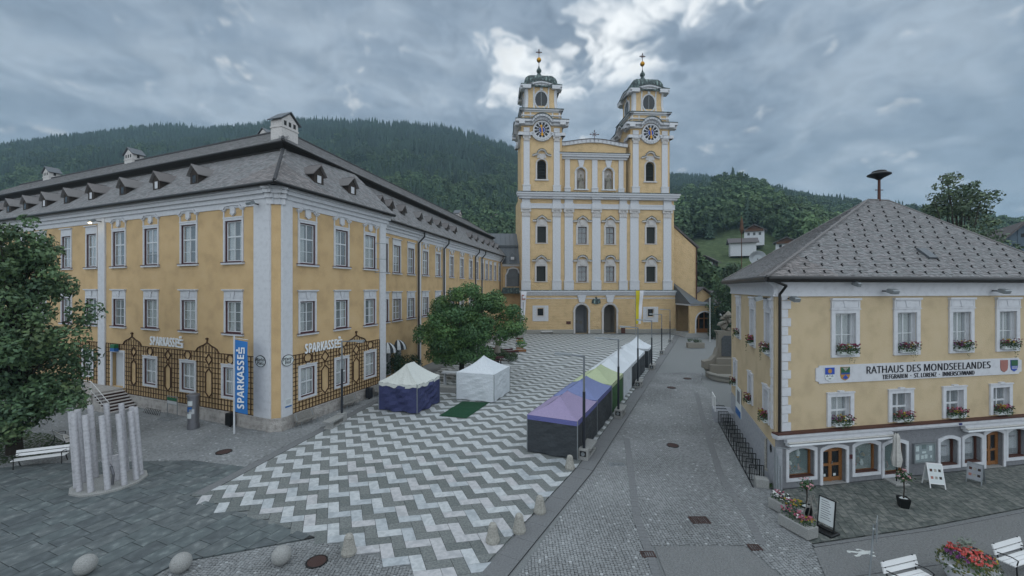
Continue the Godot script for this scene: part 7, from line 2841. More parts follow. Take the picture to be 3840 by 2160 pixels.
	# benches
	bench("white slatted bench facing the steel tubes under the linden", Vector3(-25.3, 0, -22.4), deg_to_rad(25), 2.1, M.whitewood, "white benches under the linden")
	bench("white slatted bench behind the linden trunk turned towards the monastery", Vector3(-27.0, 0, -25.2), deg_to_rad(150), 2.1, M.whitewood, "white benches under the linden")
	bench("white bench with iron legs left of the big flower tub", Vector3(12.43, 0, -13.05), deg_to_rad(15), 1.5, M.whitewood, "white benches by the flower tub")
	bench("white bench with iron legs right of the big flower tub", Vector3(17.0, 0, -14.0), deg_to_rad(17), 1.55, M.whitewood, "white benches by the flower tub")
	bench("white bench against the church base left of the doors", Vector3(7.2, 0, -86.3), deg_to_rad(4), 2.6, M.whitewood)
	# tub of flowers
	var tub := thing("flower_tub", "big white round tub overflowing with red, coral and violet flowers", "planter", Vector3(14.6, 0, -13.35))
	b = B.new()
	b.lathe([Vector2(0, 0), Vector2(0.42, 0), Vector2(0.58, 0.3), Vector2(0.66, 0.62), Vector2(0.69, 0.66), Vector2(0.66, 0.70), Vector2(0.6, 0.68), Vector2(0, 0.62)], 26)
	make(tub, "tub", b, M.white)
	var pn := group_node(tub, "planting", Transform3D(Basis(), Vector3(0, 0.68, 0)))
	var g := B.new()
	var f := B.new()
	for k in 900:
		var a := rng.randf() * TAU
		var r := sqrt(rng.randf()) * 0.75
		var y := 0.28 * (1.0 - r * r) + rng.randf_range(-0.05, 0.05) - (0.3 * rng.randf() if r > 0.64 else 0.0)
		var tint := Color(0.04, 0.075, 0.025) if rng.randf() < 0.6 else Color(0.10, 0.10, 0.02)
		leaf(g, Vector3(cos(a) * r, y, sin(a) * r), Vector3(cos(a), 1, sin(a)).normalized(), 0.055, tint * rng.randf_range(0.7, 1.3))
	for k in 130:
		var a := rng.randf() * TAU
		var r := sqrt(rng.randf()) * 0.62
		var tone: Color = [RED, CORAL, CORAL, RED][k % 4]
		if cos(a) * r < -0.34:
			tone = VIOLET
		elif cos(a) * r > 0.4:
			tone = OCHRE if k % 2 else DUSK
		blossom(f, Vector3(cos(a) * r, 0.30 * (1.0 - r * r) + 0.1, sin(a) * r), 0.065, tone)
	for k in 160:
		var d := Vector3(rng.randfn() * 0.1, rng.randf() * 0.34, rng.randfn() * 0.1)
		leaf(g, Vector3(0.12, 0.32, -0.2) + d, Vector3(d.x, 1, d.z).normalized(), 0.045, Color(0.17, 0.20, 0.16))
	make(pn, "leaves", g, M.leaf)
	make(pn, "blossoms", f, M.petal)
	# sign seen edge on, and the painted walking figure
	var sg := thing("road_sign", "thin grey sign post with a sign seen edge on", "sign", Vector3(11.5, 0, -13.45))
	b = B.new()
	b.tube(Vector3(0, 0, 0), Vector3(0.38, 1.75, -0.25), 0.028, 0.028, 8)
	make(sg, "post", b, M.galv)
	b = B.new()
	b.t = Transform3D(Basis(Vector3.UP, 0.80), Vector3(0.45, 1.62, -0.22))
	b.cbox(-0.3, -0.32, -0.012, 0.3, 0.32, 0.012, 0.004)
	make(sg, "plate", b, M.galv)
	piece(sg, "cap", Vector3(0.34, 1.62, -0.2), Vector3(0.05, 0.05, 0.05), M.poster)
	var pf := thing("painted_walker", "white painted walking figure lying on the asphalt", "road marking", Vector3(12.65, -0.018, -15.0), 0.1)
	b = B.new()
	b.t = Transform3D(Basis(Vector3.RIGHT, -PI / 2), Vector3.ZERO)
	b.strip([Vector2(-0.2, 0.0), Vector2(0.2, 0.02)], 0.17, 0.0, 0.004)
	b.strip([Vector2(-0.18, 0.04), Vector2(-0.48, 0.14), Vector2(-0.52, 0.08)], 0.09, 0.0, 0.004)
	b.strip([Vector2(-0.18, -0.04), Vector2(-0.36, -0.12), Vector2(-0.46, -0.12)], 0.09, 0.0, 0.004)
	b.strip([Vector2(0.14, 0.07), Vector2(0.0, 0.2), Vector2(-0.1, 0.2)], 0.07, 0.0, 0.004)
	b.strip([Vector2(0.16, -0.04), Vector2(0.12, -0.17), Vector2(0.22, -0.2)], 0.07, 0.0, 0.004)
	b.strip([Vector2(0.22, 0.02), Vector2(0.36, 0.03)], 0.13, 0.0, 0.004)
	make(pf, "figure", b, M.paint)
	# flags before the church
	flag_pole("flagpole with long yellow and white banner before the church doors", Vector3(24.4, 0, -82.5), 9.3, [M.flagyellow, M.flagwhite], 0.75, 6.6)
	flag_pole("flagpole with narrow white banner bearing a red square left of the church", Vector3(1.5, 0, -72.0), 9.2, [M.flagwhite], 0.95, 5.0, true)
	var fp := thing("flagpole", "bare white flagpole beside the church porch", "flagpole", Vector3(34.9, 0, -73.6))
	b = B.new()
	b.tube(Vector3(0, 0, 0), Vector3(0, 7.8, 0), 0.07, 0.05, 8)
	make(fp, "mast", b, M.sash)
	# information stand and waste box by the church doors
	var nb := thing("waste_box", "small brown box on the church base beside the right door", "box", Vector3(23.0, 0, -86.4))
	piece(nb, "box", Vector3(0, 0.85, 0), Vector3(0.8, 1.4, 0.3), M.brown)
	piece(nb, "lid", Vector3(0, 1.58, 0), Vector3(0.9, 0.06, 0.4), M.iron)
	# statues in the niches
	for q in [[1463.7, "stone saint statue in the left niche of the church gable", 0.0], [1534.6, "stone saint statue holding a staff in the right niche of the church gable", 1.0]]:
		var tf := Transform3D(Basis(Vector3.UP, deg_to_rad(4.0)), Vector3(18.25, 0, -87.9))
		var s := thing("statue", q[1], "statue", tf * Vector3(cx(q[0]), cy(474), -1.15), deg_to_rad(4.0), "statues in the church gable")
		b = B.new()
		b.box(-0.6, 0, -0.4, 0.6, 0.25, 0.4)
		for k in 12:
			var a := TAU * k / 12.0
			var c := TAU * (k + 1) / 12.0
			var pr := [[0.55, 0.25], [0.48, 0.9], [0.40, 1.5], [0.46, 2.0], [0.50, 2.35], [0.2, 2.62], [0.13, 2.72], [0.2, 2.82], [0.23, 3.0], [0.2, 3.18], [0.05, 3.28]]
			for j in pr.size() - 1:
				var w0: float = pr[j][0] * (1.0 + (0.12 * (k % 2) if j < 3 else 0.0))
				var w1: float = pr[j + 1][0] * (1.0 + (0.12 * (k % 2) if j < 2 else 0.0))
				var w2: float = pr[j + 1][0] * (1.0 + (0.12 * ((k + 1) % 2) if j < 2 else 0.0))
				var w3: float = pr[j][0] * (1.0 + (0.12 * ((k + 1) % 2) if j < 3 else 0.0))
				b.quad(Vector3(cos(a) * w0, pr[j][1], -sin(a) * w0 * 0.75), Vector3(cos(c) * w3, pr[j][1], -sin(c) * w3 * 0.75), Vector3(cos(c) * w2, pr[j + 1][1], -sin(c) * w2 * 0.75), Vector3(cos(a) * w1, pr[j + 1][1], -sin(a) * w1 * 0.75))
		b.tube(Vector3(-0.45, 2.35, 0), Vector3(-0.55, 1.8, 0.2), 0.15, 0.12, 7)
		b.tube(Vector3(-0.55, 1.8, 0.2), Vector3(-0.1, 1.95, 0.42), 0.12, 0.08, 7)
		b.tube(Vector3(0.45, 2.35, 0), Vector3(0.62, 1.85, 0.15), 0.15, 0.12, 7)
		b.tube(Vector3(0.62, 1.85, 0.15), Vector3(0.5 - 0.3 * (1.0 - q[2]), 2.2, 0.42), 0.12, 0.08, 7)
		make(s, "figure", b, M.statue)
		if q[2] > 0:
			b = B.new()
			b.tube(Vector3(0.55, 0.3, 0.4), Vector3(0.5, 2.9, 0.4), 0.05, 0.05, 6)
			make(s, "staff", b, M.statue)
	# fountain monument
	var fm := thing("fountain_monument", "carved stone wall fountain with scrolled crown and low basin beside the lawn", "fountain", Vector3(22.6, 0, -43.6), -0.1)
	b = B.new()
	b.lathe([Vector2(0, 0.55), Vector2(1.9, 0.55), Vector2(1.95, 0.75), Vector2(2.15, 0.75), Vector2(2.2, 0.6), Vector2(1.95, 0.3), Vector2(1.9, 0.0)], 18)
	make(fm, "basin", b, M.stone)
	b = B.new()
	b.cbox(-1.9, 0, -1.2, 1.9, 1.5, 0.2, 0.06)
	b.cbox(-1.2, 1.5, -1.1, 1.2, 2.2, 0.1, 0.1)
	b.prism(PackedVector2Array([Vector2(-2.4, 1.0), Vector2(-1.0, 1.0), Vector2(-1.0, 3.2), Vector2(-1.25, 2.4), Vector2(-1.7, 1.9), Vector2(-2.4, 1.75)]), -1.0, -0.1)
	make(fm, "base", b, M.statue)
	b = B.new()
	b.prism(PackedVector2Array([Vector2(-0.95, 2.2), Vector2(0.95, 2.2), Vector2(0.9, 4.6), Vector2(1.15, 5.0), Vector2(-1.15, 5.0), Vector2(-0.9, 4.6)]), -0.9, -0.2)
	for k in 14:
		var o := Vector3(rng.randf_range(-1.0, 1.0) * (1.0 - k / 18.0), 5.0 + k * 0.13, -0.5)
		b.tube(o, o + Vector3(rng.randfn() * 0.25, 0.3, rng.randfn() * 0.2), 0.28, 0.14, 7)
	b.lathe([Vector2(0.25, 6.5), Vector2(0.34, 6.7), Vector2(0.2, 6.95), Vector2(0.05, 7.1)], 10)
	make(fm, "crown_piece", b, M.statue)
	b = B.new()
	b.prism(PackedVector2Array([Vector2(-0.62, 2.35), Vector2(0.62, 2.35), Vector2(0.62, 4.2), Vector2(0.35, 4.5), Vector2(-0.35, 4.5), Vector2(-0.62, 4.2)]), -0.22, -0.14)
	make(fm, "niche_panel", b, M.zinc)
	var wp := thing("stone_planter", "low stone planter box beyond the fountain", "planter", Vector3(29.2, 0, -66.5))
	b = B.new()
	b.cbox(-1.3, 0, -0.4, 1.3, 0.8, 0.4, 0.05)
	make(wp, "trough", b, M.statue)
	part(wp, "foliage", crown_mesh(ellipsoid(Vector3(0, 1.1, 0), Vector3(1.1, 0.3, 0.3), 8, 0.3, 0.45), 260.0, 0.09, [Color(0.04, 0.07, 0.03)]), M.leaf)
	# cafe terrace under the broad tree
	for q in [[Vector3(-2.6, 0, -52.6), 0.5, "brown beer table with benches under the tree nearest the white tent"], [Vector3(-0.6, 0, -57.6), 0.4, "reddish beer table with benches beside the shrub bed"], [Vector3(-3.0, 0, -58.5), 0.5, "brown beer table with benches farther under the tree"]]:
		var tb := thing("terrace_table", q[2], "table", q[0], q[1], "terrace tables under the tree")
		piece(tb, "table_top", Vector3(0, 0.76, 0), Vector3(2.4, 0.06, 0.8), M.brown)
		for sx in [-0.9, 0.9]:
			piece(tb, "trestle", Vector3(sx, 0.37, 0), Vector3(0.08, 0.74, 0.6), M.iron)
		for sz in [-0.85, 0.85]:
			piece(tb, "seat_plank", Vector3(0, 0.46, sz), Vector3(2.4, 0.05, 0.3), M.brown)
			piece(tb, "seat_leg", Vector3(0.9, 0.22, sz), Vector3(0.06, 0.44, 0.24), M.iron)
			piece(tb, "seat_leg", Vector3(-0.9, 0.22, sz), Vector3(0.06, 0.44, 0.24), M.iron)
			piece(tb, "seat_back", Vector3(0, 0.85, sz * 1.2), Vector3(2.4, 0.25, 0.04), M.maroon)
	var fpz := thing("folded_parasol", "beige folded parasol on the terrace under the tree", "parasol", Vector3(-1.9, 0, -54.4))
	b = B.new()
	b.lathe([Vector2(0.12, 0.9), Vector2(0.42, 1.1), Vector2(0.34, 1.8), Vector2(0.2, 2.7), Vector2(0.06, 3.0)], 9, true)
	make(fpz, "folded_canopy", b, M.statue)
	b = B.new()
	b.tube(Vector3(0, 0, 0), Vector3(0, 3.1, 0), 0.04, 0.04)
	make(fpz, "pole", b, M.darkwood)
	var mw := thing("menu_stand", "wooden menu stand with coloured boards at the terrace edge", "sign", Vector3(1.15, 0, -62.5), 0.1)
	b = B.new()
	b.tube(Vector3(-0.55, 0, 0), Vector3(-0.55, 2.6, 0), 0.04, 0.04, 6)
	b.tube(Vector3(0.55, 0, 0), Vector3(0.55, 2.6, 0), 0.04, 0.04, 6)
	make(mw, "post", b, M.galv)
	var tone := [M.oak, M.stone, M.navy, M.shield_ochre, M.brown, M.stone]
	for k in 6:
		piece(mw, "board", Vector3(0, 0.5 + 0.36 * k, 0), Vector3(1.05, 0.24 if k < 5 else 0.5, 0.05), tone[k])
	piece(mw, "foot", Vector3(0.1, 0.14, 0.1), Vector3(1.7, 0.28, 0.6), M.oak)
	var lw := thing("low_wall", "low stone bench wall between the two left tents", "wall", Vector3(-5.6, 0, -38.2), -0.2)
	b = B.new()
	b.cbox(-1.4, 0, -0.4, 1.4, 0.5, 0.4, 0.03)
	make(lw, "wall", b, M.concrete)
	var gt := thing("garden_table", "white topped garden table in the shade between the two left tents", "table", Vector3(-5.5, 0, -39.6), -0.2)
	piece(gt, "table_top", Vector3(0, 1.5, 0), Vector3(2.2, 0.12, 0.8), M.blind)
	for sx in [-0.9, 0.9]:
		piece(gt, "leg", Vector3(sx, 0.75, 0), Vector3(0.1, 1.5, 0.5), M.blind)

func flag_pole(label: String, at: Vector3, h: float, cloths: Array, w: float, drop: float, square := false) -> void:
	var t := thing("flagpole", label, "flag", at)
	var b := B.new()
	b.tube(Vector3(0, 0, 0), Vector3(0, h, 0), 0.06, 0.045, 8)
	make(t, "mast", b, M.galv)
	var x := 0.07
	for k in cloths.size():
		b = B.new()
		for j in 14:
			var y0 := h - 0.3 - drop * j / 14.0
			var y1 := h - 0.3 - drop * (j + 1) / 14.0
			var s0 := 1.0 - 0.35 * j / 14.0
			var s1 := 1.0 - 0.35 * (j + 1) / 14.0
			var z0 := 0.10 * sin(j * 0.7 + k)
			var z1 := 0.10 * sin((j + 1) * 0.7 + k)
			b.quad(Vector3(x * s1, y1, z1), Vector3((x + w) * s1, y1, z1 + 0.1), Vector3((x + w) * s0, y0, z0 + 0.1), Vector3(x * s0, y0, z0))
		make(t, "cloth", b, cloths[k])
		x += w
	if square:
		piece(t, "red_square", Vector3(0.5, h - 1.3, 0.14), Vector3(0.62, 0.85, 0.02), M.shield_red)
		piece(t, "white_emblem", Vector3(0.5, h - 1.3, 0.155), Vector3(0.36, 0.4, 0.01), M.flagwhite)
		piece(t, "grey_lettering", Vector3(0.42, h - 3.2, 0.17), Vector3(0.12, 2.2, 0.01), M.greyrender)

# ---------------------------------------------------------------- things on and before the monastery
func s_logo(b: B, x: float, y: float, h: float, depth: float) -> void:
	var w := h * 0.72
	var k := h * 0.15
	b.box(x, y, 0, x + w, y + k, depth)
	b.box(x + w - k, y + k, 0, x + w, y + h * 0.36, depth)
	b.box(x, y + h * 0.36, 0, x + w, y + h * 0.36 + k, depth)
	b.box(x, y + h * 0.36 + k, 0, x + k, y + h * 0.72, depth)
	b.box(x, y + h * 0.72, 0, x + w, y + h * 0.72 + k, depth)
	b.tube(Vector3(x + w / 2, y + h * 1.08, 0), Vector3(x + w / 2, y + h * 1.08, depth), k * 0.9, k * 0.9, 16)

func monastery_things() -> void:
	var fl := facade(LF, LA)
	var fr := facade(LB, LC)
	var Ll := LF.distance_to(LA)
	var tl := atan2(fl.basis.z.x, fl.basis.z.z)
	var tr := atan2(fr.basis.z.x, fr.basis.z.z)
	# bank lettering on both fronts
	for q in [[fl, Ll - 11.75, 5.3, tl, "white raised bank lettering with dotted S above the trellis on the left front", 1.0], [fr, 3.55, 5.1, tr, "white raised bank lettering with dotted S above the trellis on the front facing the tents", 0.88]]:
		var f: Transform3D = q[0]
		var s := thing("bank_sign", q[4], "sign", f * Vector3(q[1], q[2], 0.04), q[3], "raised bank lettering")
		part(s, "lettering", text_mesh("SPARKASSE", 0.98, 0.05, false, true), M.letter, Transform3D(Basis.from_scale(Vector3(0.70 * q[5], 0.95, 1)), Vector3(0.0, 0.06, 0.05)))
		var b := B.new()
		s_logo(b, 1.83 * q[5], -0.28, 0.72, 0.1)
		make(s, "logo", b, M.letter)
	# banner on a pole
	var fp := thing("bank_banner", "tall sky blue banner lettered SPARKASSE on a white pole by the wall corner", "banner", Vector3(-18.1, 0, -27.2), tl * 0.6)
	var b := B.new()
	b.tube(Vector3(0, 0, 0), Vector3(0, 6.45, 0), 0.055, 0.045, 10)
	b.tube(Vector3(0, 6.25, 0), Vector3(1.1, 6.15, 0), 0.02, 0.02, 6)
	make(fp, "pole", b, M.sash)
	b = B.new()
	for j in 18:
		for i in 4:
			var q := []
			for o in [[0, 0], [1, 0], [1, 1], [0, 1]]:
				var u: float = (i + o[0]) / 4.0
				var v: float = (j + o[1]) / 18.0
				q.append(Vector3(0.07 + u * 1.02, 1.45 + v * 4.7 - u * 0.12, 0.03 * sin(u * 3.0) + 0.035 * sin(v * 9.0) * u))
			b.quad(q[0], q[1], q[2], q[3])
	make(fp, "cloth", b, M.flagblue)
	part(fp, "lettering", text_mesh("SPARKASSE", 0.86, 0.02, false, true), M.letter, Transform3D(Basis(Vector3(0, 0, 1), PI / 2) * Basis.from_scale(Vector3(0.78, 0.85, 1)), Vector3(0.62, 3.45, 0.09)))
	b = B.new()
	b.t = Transform3D(Basis(Vector3(0, 0, 1), PI / 2), Vector3(0.92, 5.28, 0.08))
	s_logo(b, -0.02, 0.0, 0.55, 0.02)
	make(fp, "logo", b, M.letter)
	# oval street name plates
	for q in [[fl, Ll - 0.86, 4.62, tl, "oval white plate lettered Markt-Platz on the left corner strip", "Markt-", "Platz"], [fr, 0.44, 4.62, tr, "oval white street plate on the right corner strip", "Pfarr-", "Hof"]]:
		var f: Transform3D = q[0]
		var s := thing("street_plate", q[4], "plate", f * Vector3(q[1], q[2], 0.125), q[3], "oval street plates")
		b = B.new()
		b.t = Transform3D(Basis(Vector3.RIGHT, PI / 2) * Basis.from_scale(Vector3(1, 1, 0.78)), Vector3.ZERO)
		b.lathe([Vector2(0, 0.03), Vector2(0.47, 0.03), Vector2(0.47, 0)], 28)
		make(s, "plate", b, M.poster)
		b = B.new()
		for k in 28:
			var a := TAU * k / 28.0
			var c := TAU * (k + 1) / 28.0
			b.strip([Vector2(cos(a) * 0.475, sin(a) * 0.372), Vector2(cos(c) * 0.475, sin(c) * 0.372)], 0.03, 0.0, 0.045)
		make(s, "rim", b, M.ink)
		part(s, "lettering", text_mesh(q[5], 0.27, 0.01, true, true), M.ink, Transform3D(Basis(), Vector3(0, 0.10, 0.036)))
		part(s, "lettering", text_mesh(q[6], 0.27, 0.01, true, true), M.ink, Transform3D(Basis(), Vector3(0, -0.13, 0.036)))
	var nt := thing("wall_notice", "small white notice with blue foot on the right corner strip", "notice", fr * Vector3(0.5, 1.75, 0.13), tr)
	piece(nt, "sheet", Vector3.ZERO, Vector3(0.52, 0.6, 0.02), M.poster)
	piece(nt, "blue_foot", Vector3(0, -0.25, 0.012), Vector3(0.52, 0.1, 0.01), M.posterblue)
	piece(nt, "text_block", Vector3(0, 0.08, 0.012), Vector3(0.38, 0.3, 0.005), M.blind)
	# cash machine sign over the door
	var cs := thing("cash_sign", "small green and blue cash machine sign above the bank door", "sign", fl * Vector3(Ll - 18.3, 4.55, 0.1), tl)
	b = B.new()
	b.cbox(-0.32, 0.0, 0, 0.32, 0.3, 0.3, 0.06)
	make(cs, "green_half", b, M.green)
	b = B.new()
	b.cbox(-0.32, -0.28, 0, 0.32, -0.01, 0.3, 0.04)
	make(cs, "blue_half", b, M.posterblue)
	# entrance steps with railings
	var st := thing("entrance_steps", "concrete landing with seven brown edged steps and white railing before the bank door", "steps", fl * Vector3(Ll - 17.3, 0, 0.1), tl)
	b = B.new()
	b.cbox(-7.5, -0.05, 0.0, 0.0, 1.3, 2.0, 0.03)
	make(st, "landing", b, M.plinth)
	for k in 7:
		piece(st, "step", Vector3(0.16 + 0.32 * k, (1.115 - 0.186 * k) / 2 - 0.05, 0.98), Vector3(0.32, 1.115 - 0.186 * k + 0.1, 1.9), M.plinth)
		piece(st, "tread", Vector3(0.17 + 0.32 * k, 1.12 - 0.186 * k, 0.98), Vector3(0.36, 0.045, 1.94), M.oldwhite)
		piece(st, "riser", Vector3(0.327 + 0.32 * k, 1.02 - 0.186 * k, 0.98), Vector3(0.012, 0.15, 1.88), M.rust)
	b = B.new()
	b.path([Vector3(-0.2, 1.3, 1.92), Vector3(-0.2, 2.2, 1.92), Vector3(2.3, 0.85, 1.92), Vector3(2.3, 0, 1.92)], 0.025, 6)
	b.tube(Vector3(-0.2, 1.5, 1.92), Vector3(2.3, 0.15, 1.92), 0.018, 0.018, 6)
	make(st, "handrail", b, M.whitewood)
	for k in 12:
		var u := (k + 0.5) / 12.0
		b = B.new()
		b.tube(Vector3(-0.2, 1.5, 1.92).lerp(Vector3(2.3, 0.15, 1.92), u), Vector3(-0.2, 2.2, 1.92).lerp(Vector3(2.3, 0.85, 1.92), u), 0.01, 0.01, 4)
		make(st, "baluster", b, M.whitewood)
	b = B.new()
	b.path([Vector3(-7.4, 2.2, 1.92), Vector3(-0.2, 2.2, 1.92)], 0.025, 6)
	make(st, "handrail", b, M.whitewood)
	for k in 7:
		piece(st, "rail_post", Vector3(-7.4 + 1.2 * k, 1.75, 1.92), Vector3(0.03, 0.9, 0.03), M.whitewood)
	# advertising column, cycle rack with sign, litter bin
	var ad := thing("advertising_column", "slim grey metal advertising column with faded bills before the trellis", "column", Vector3(-21.6, 0, -28.3))
	b = B.new()
	b.lathe([Vector2(0.0, 0), Vector2(0.36, 0), Vector2(0.36, 0.35), Vector2(0.33, 0.36), Vector2(0.33, 2.15), Vector2(0.38, 2.17), Vector2(0.38, 2.3), Vector2(0.2, 2.36), Vector2(0, 2.37)], 20)
	make(ad, "drum", b, M.steel)
	for q in [[0.2, 0.9, M.poster], [0.1, 1.35, M.posterblue], [0.0, 1.75, M.poster], [-0.3, 1.2, M.blind]]:
		b = B.new()
		for k in 5:
			var a: float = PI * 0.5 + q[0] + (k - 2.5) * 0.2
			var c := a + 0.2
			b.quad(Vector3(cos(a) * 0.337, q[1] - 0.16, sin(a) * 0.337), Vector3(cos(c) * 0.337, q[1] - 0.16, sin(c) * 0.337), Vector3(cos(c) * 0.337, q[1] + 0.16, sin(c) * 0.337), Vector3(cos(a) * 0.337, q[1] + 0.16, sin(a) * 0.337))
		make(ad, "bill", b, q[2])
	var cr := thing("cycle_rack", "low galvanised cycle rack with green sign frame against the monastery plinth", "cycle rack", Vector3(-24.9, 0, -30.6), tl)
	b = B.new()
	b.path([Vector3(-0.6, 0, 0), Vector3(-0.6, 1.55, 0), Vector3(0.6, 1.55, 0), Vector3(0.6, 0, 0)], 0.025, 6)
	b.path([Vector3(-0.6, 0.03, 0), Vector3(-0.6, 0.03, 0.6), Vector3(0.6, 0.03, 0.6), Vector3(0.6, 0.03, 0)], 0.02, 6)
	b.tube(Vector3(-0.6, 0.95, 0), Vector3(0.6, 0.95, 0), 0.02, 0.02, 6)
	make(cr, "frame", b, M.galv)
	for k in 6:
		b = B.new()
		var x := -0.5 + 0.2 * k
		b.path([Vector3(x, 0.03, 0.55), Vector3(x, 0.35, 0.4), Vector3(x, 0.4, 0.2), Vector3(x, 0.03, 0.05)], 0.012, 5)
		make(cr, "wheel_hoop", b, M.galv)
	piece(cr, "green_sign", Vector3(0, 1.36, 0.03), Vector3(1.12, 0.22, 0.02), M.green)
	piece(cr, "grey_sheet", Vector3(0, 1.12, 0.02), Vector3(1.1, 0.2, 0.02), M.blind)
	var hr := thing("wheel_rack", "low row of bent grey wheel hoops between the steps and the cycle rack", "cycle rack", Vector3(-27.2, 0, -31.5), tl)
	for k in 9:
		b = B.new()
		var x := -0.9 + 0.22 * k
		b.path([Vector3(x, 0, 0.1), Vector3(x + 0.05, 0.35, -0.05), Vector3(x + 0.15, 0.38, -0.1), Vector3(x + 0.2, 0, 0.05)], 0.014, 5)
		make(hr, "hoop", b, M.iron)
	var bn := thing("litter_bin", "dark litter bin against the monastery plinth behind the banner pole", "bin", Vector3(-19.3, 0, -28.6), tl)
	b = B.new()
	b.cbox(-0.24, 0.12, -0.2, 0.24, 0.95, 0.2, 0.04)
	make(bn, "body", b, M.iron)
	piece(bn, "slot", Vector3(0, 0.82, 0.205), Vector3(0.34, 0.1, 0.01), M.black)
	piece(bn, "foot", Vector3(0, 0.06, 0), Vector3(0.1, 0.14, 0.1), M.iron)
	var bn2 := thing("litter_bin", "grey litter bin at the end of the trellised wall beside the benches", "bin", fr * Vector3(8.6, 0, 0.45), tr)
	b = B.new()
	b.cbox(-0.22, 0.1, -0.2, 0.22, 0.95, 0.2, 0.04)
	make(bn2, "body", b, M.lamppost)
	piece(bn2, "foot", Vector3(0, 0.05, 0), Vector3(0.1, 0.12, 0.1), M.iron)
	slat_bench("weathered slatted bench beside the corner of the monastery", fr * Vector3(1.6, 0, 0.6), tr)
	slat_bench("weathered slatted bench in the middle of the trellised wall behind the lamp", fr * Vector3(6.1, 0, 0.6), tr)
	slat_bench("weathered slatted bench at the end of the trellised wall by the blue tent", fr * Vector3(10.2, 0, 0.6), tr)
	floodlight("grey floodlight under the monastery eaves beside the corner", fl * Vector3(Ll - 1.1, 15.1, 0.12), fl.basis.z, 1.2)
	floodlight("lit hooded lamp under the monastery eaves on the farther white strip", fl * Vector3(Ll - 20.6, 15.15, 0.12), fl.basis.z, 1.3)
	var gl := thing("glow_lamp", "small lit white lamp in the hood under the monastery eaves", "lamp", fl * Vector3(Ll - 20.6, 14.95, 0.85))
	b = B.new()
	b.lathe([Vector2(0, -0.09), Vector2(0.1, -0.06), Vector2(0.12, 0.02), Vector2(0, 0.06)], 12)
	var em := mat(Color(1, 0.96, 0.85), 0.5)
	em.emission_enabled = true
	em.emission = Color(1.0, 0.93, 0.78)
	em.emission_energy_multiplier = 3.0
	make(gl, "bulb", b, em)
	var li := OmniLight3D.new()
	li.name = "lamp_glow"
	li.light_color = Color(1.0, 0.93, 0.78)
	li.light_energy = 0.08
	li.light_size = 0.12
	li.omni_range = 12.0
	li.omni_attenuation = 2.0
	li.shadow_enabled = true
	gl.add_child(li)
	li.position = Vector3(0, -0.14, 0)
	# window grille swung out from the wall
	var gg := thing("window_grille", "thin grey metal frame swung out from an upper monastery window", "grille", fr * Vector3(9.9, 10.9, 0.1), tr)
	b = B.new()
	b.path([Vector3(0, 0, 0), Vector3(0.9, 0, 0.5), Vector3(0.9, 2.6, 0.5), Vector3(0, 2.6, 0), Vector3(0, 0, 0)], 0.03, 5)
	b.path([Vector3(0, 1.2, 0), Vector3(0.9, 1.2, 0.5)], 0.025, 5)
	make(gg, "frame", b, M.galv)

# ---------------------------------------------------------------- paving
const PLAZA := [Vector2(-14.16, 19.16), Vector2(-1.35, 13.6), Vector2(3.42, 22.14), Vector2(27.4, 72.6), Vector2(33.0, 84.6), Vector2(-1.1, 86.6), Vector2(-12.22, 29.30)]

func poly_mesh(poly: PackedVector2Array, y0: float, y1: float) -> B:
	var b := B.new()
	b.t = Transform3D(Basis(Vector3.RIGHT, Vector3.FORWARD, Vector3.UP), Vector3.ZERO)
	b.prism(poly, y0, y1)
	return b

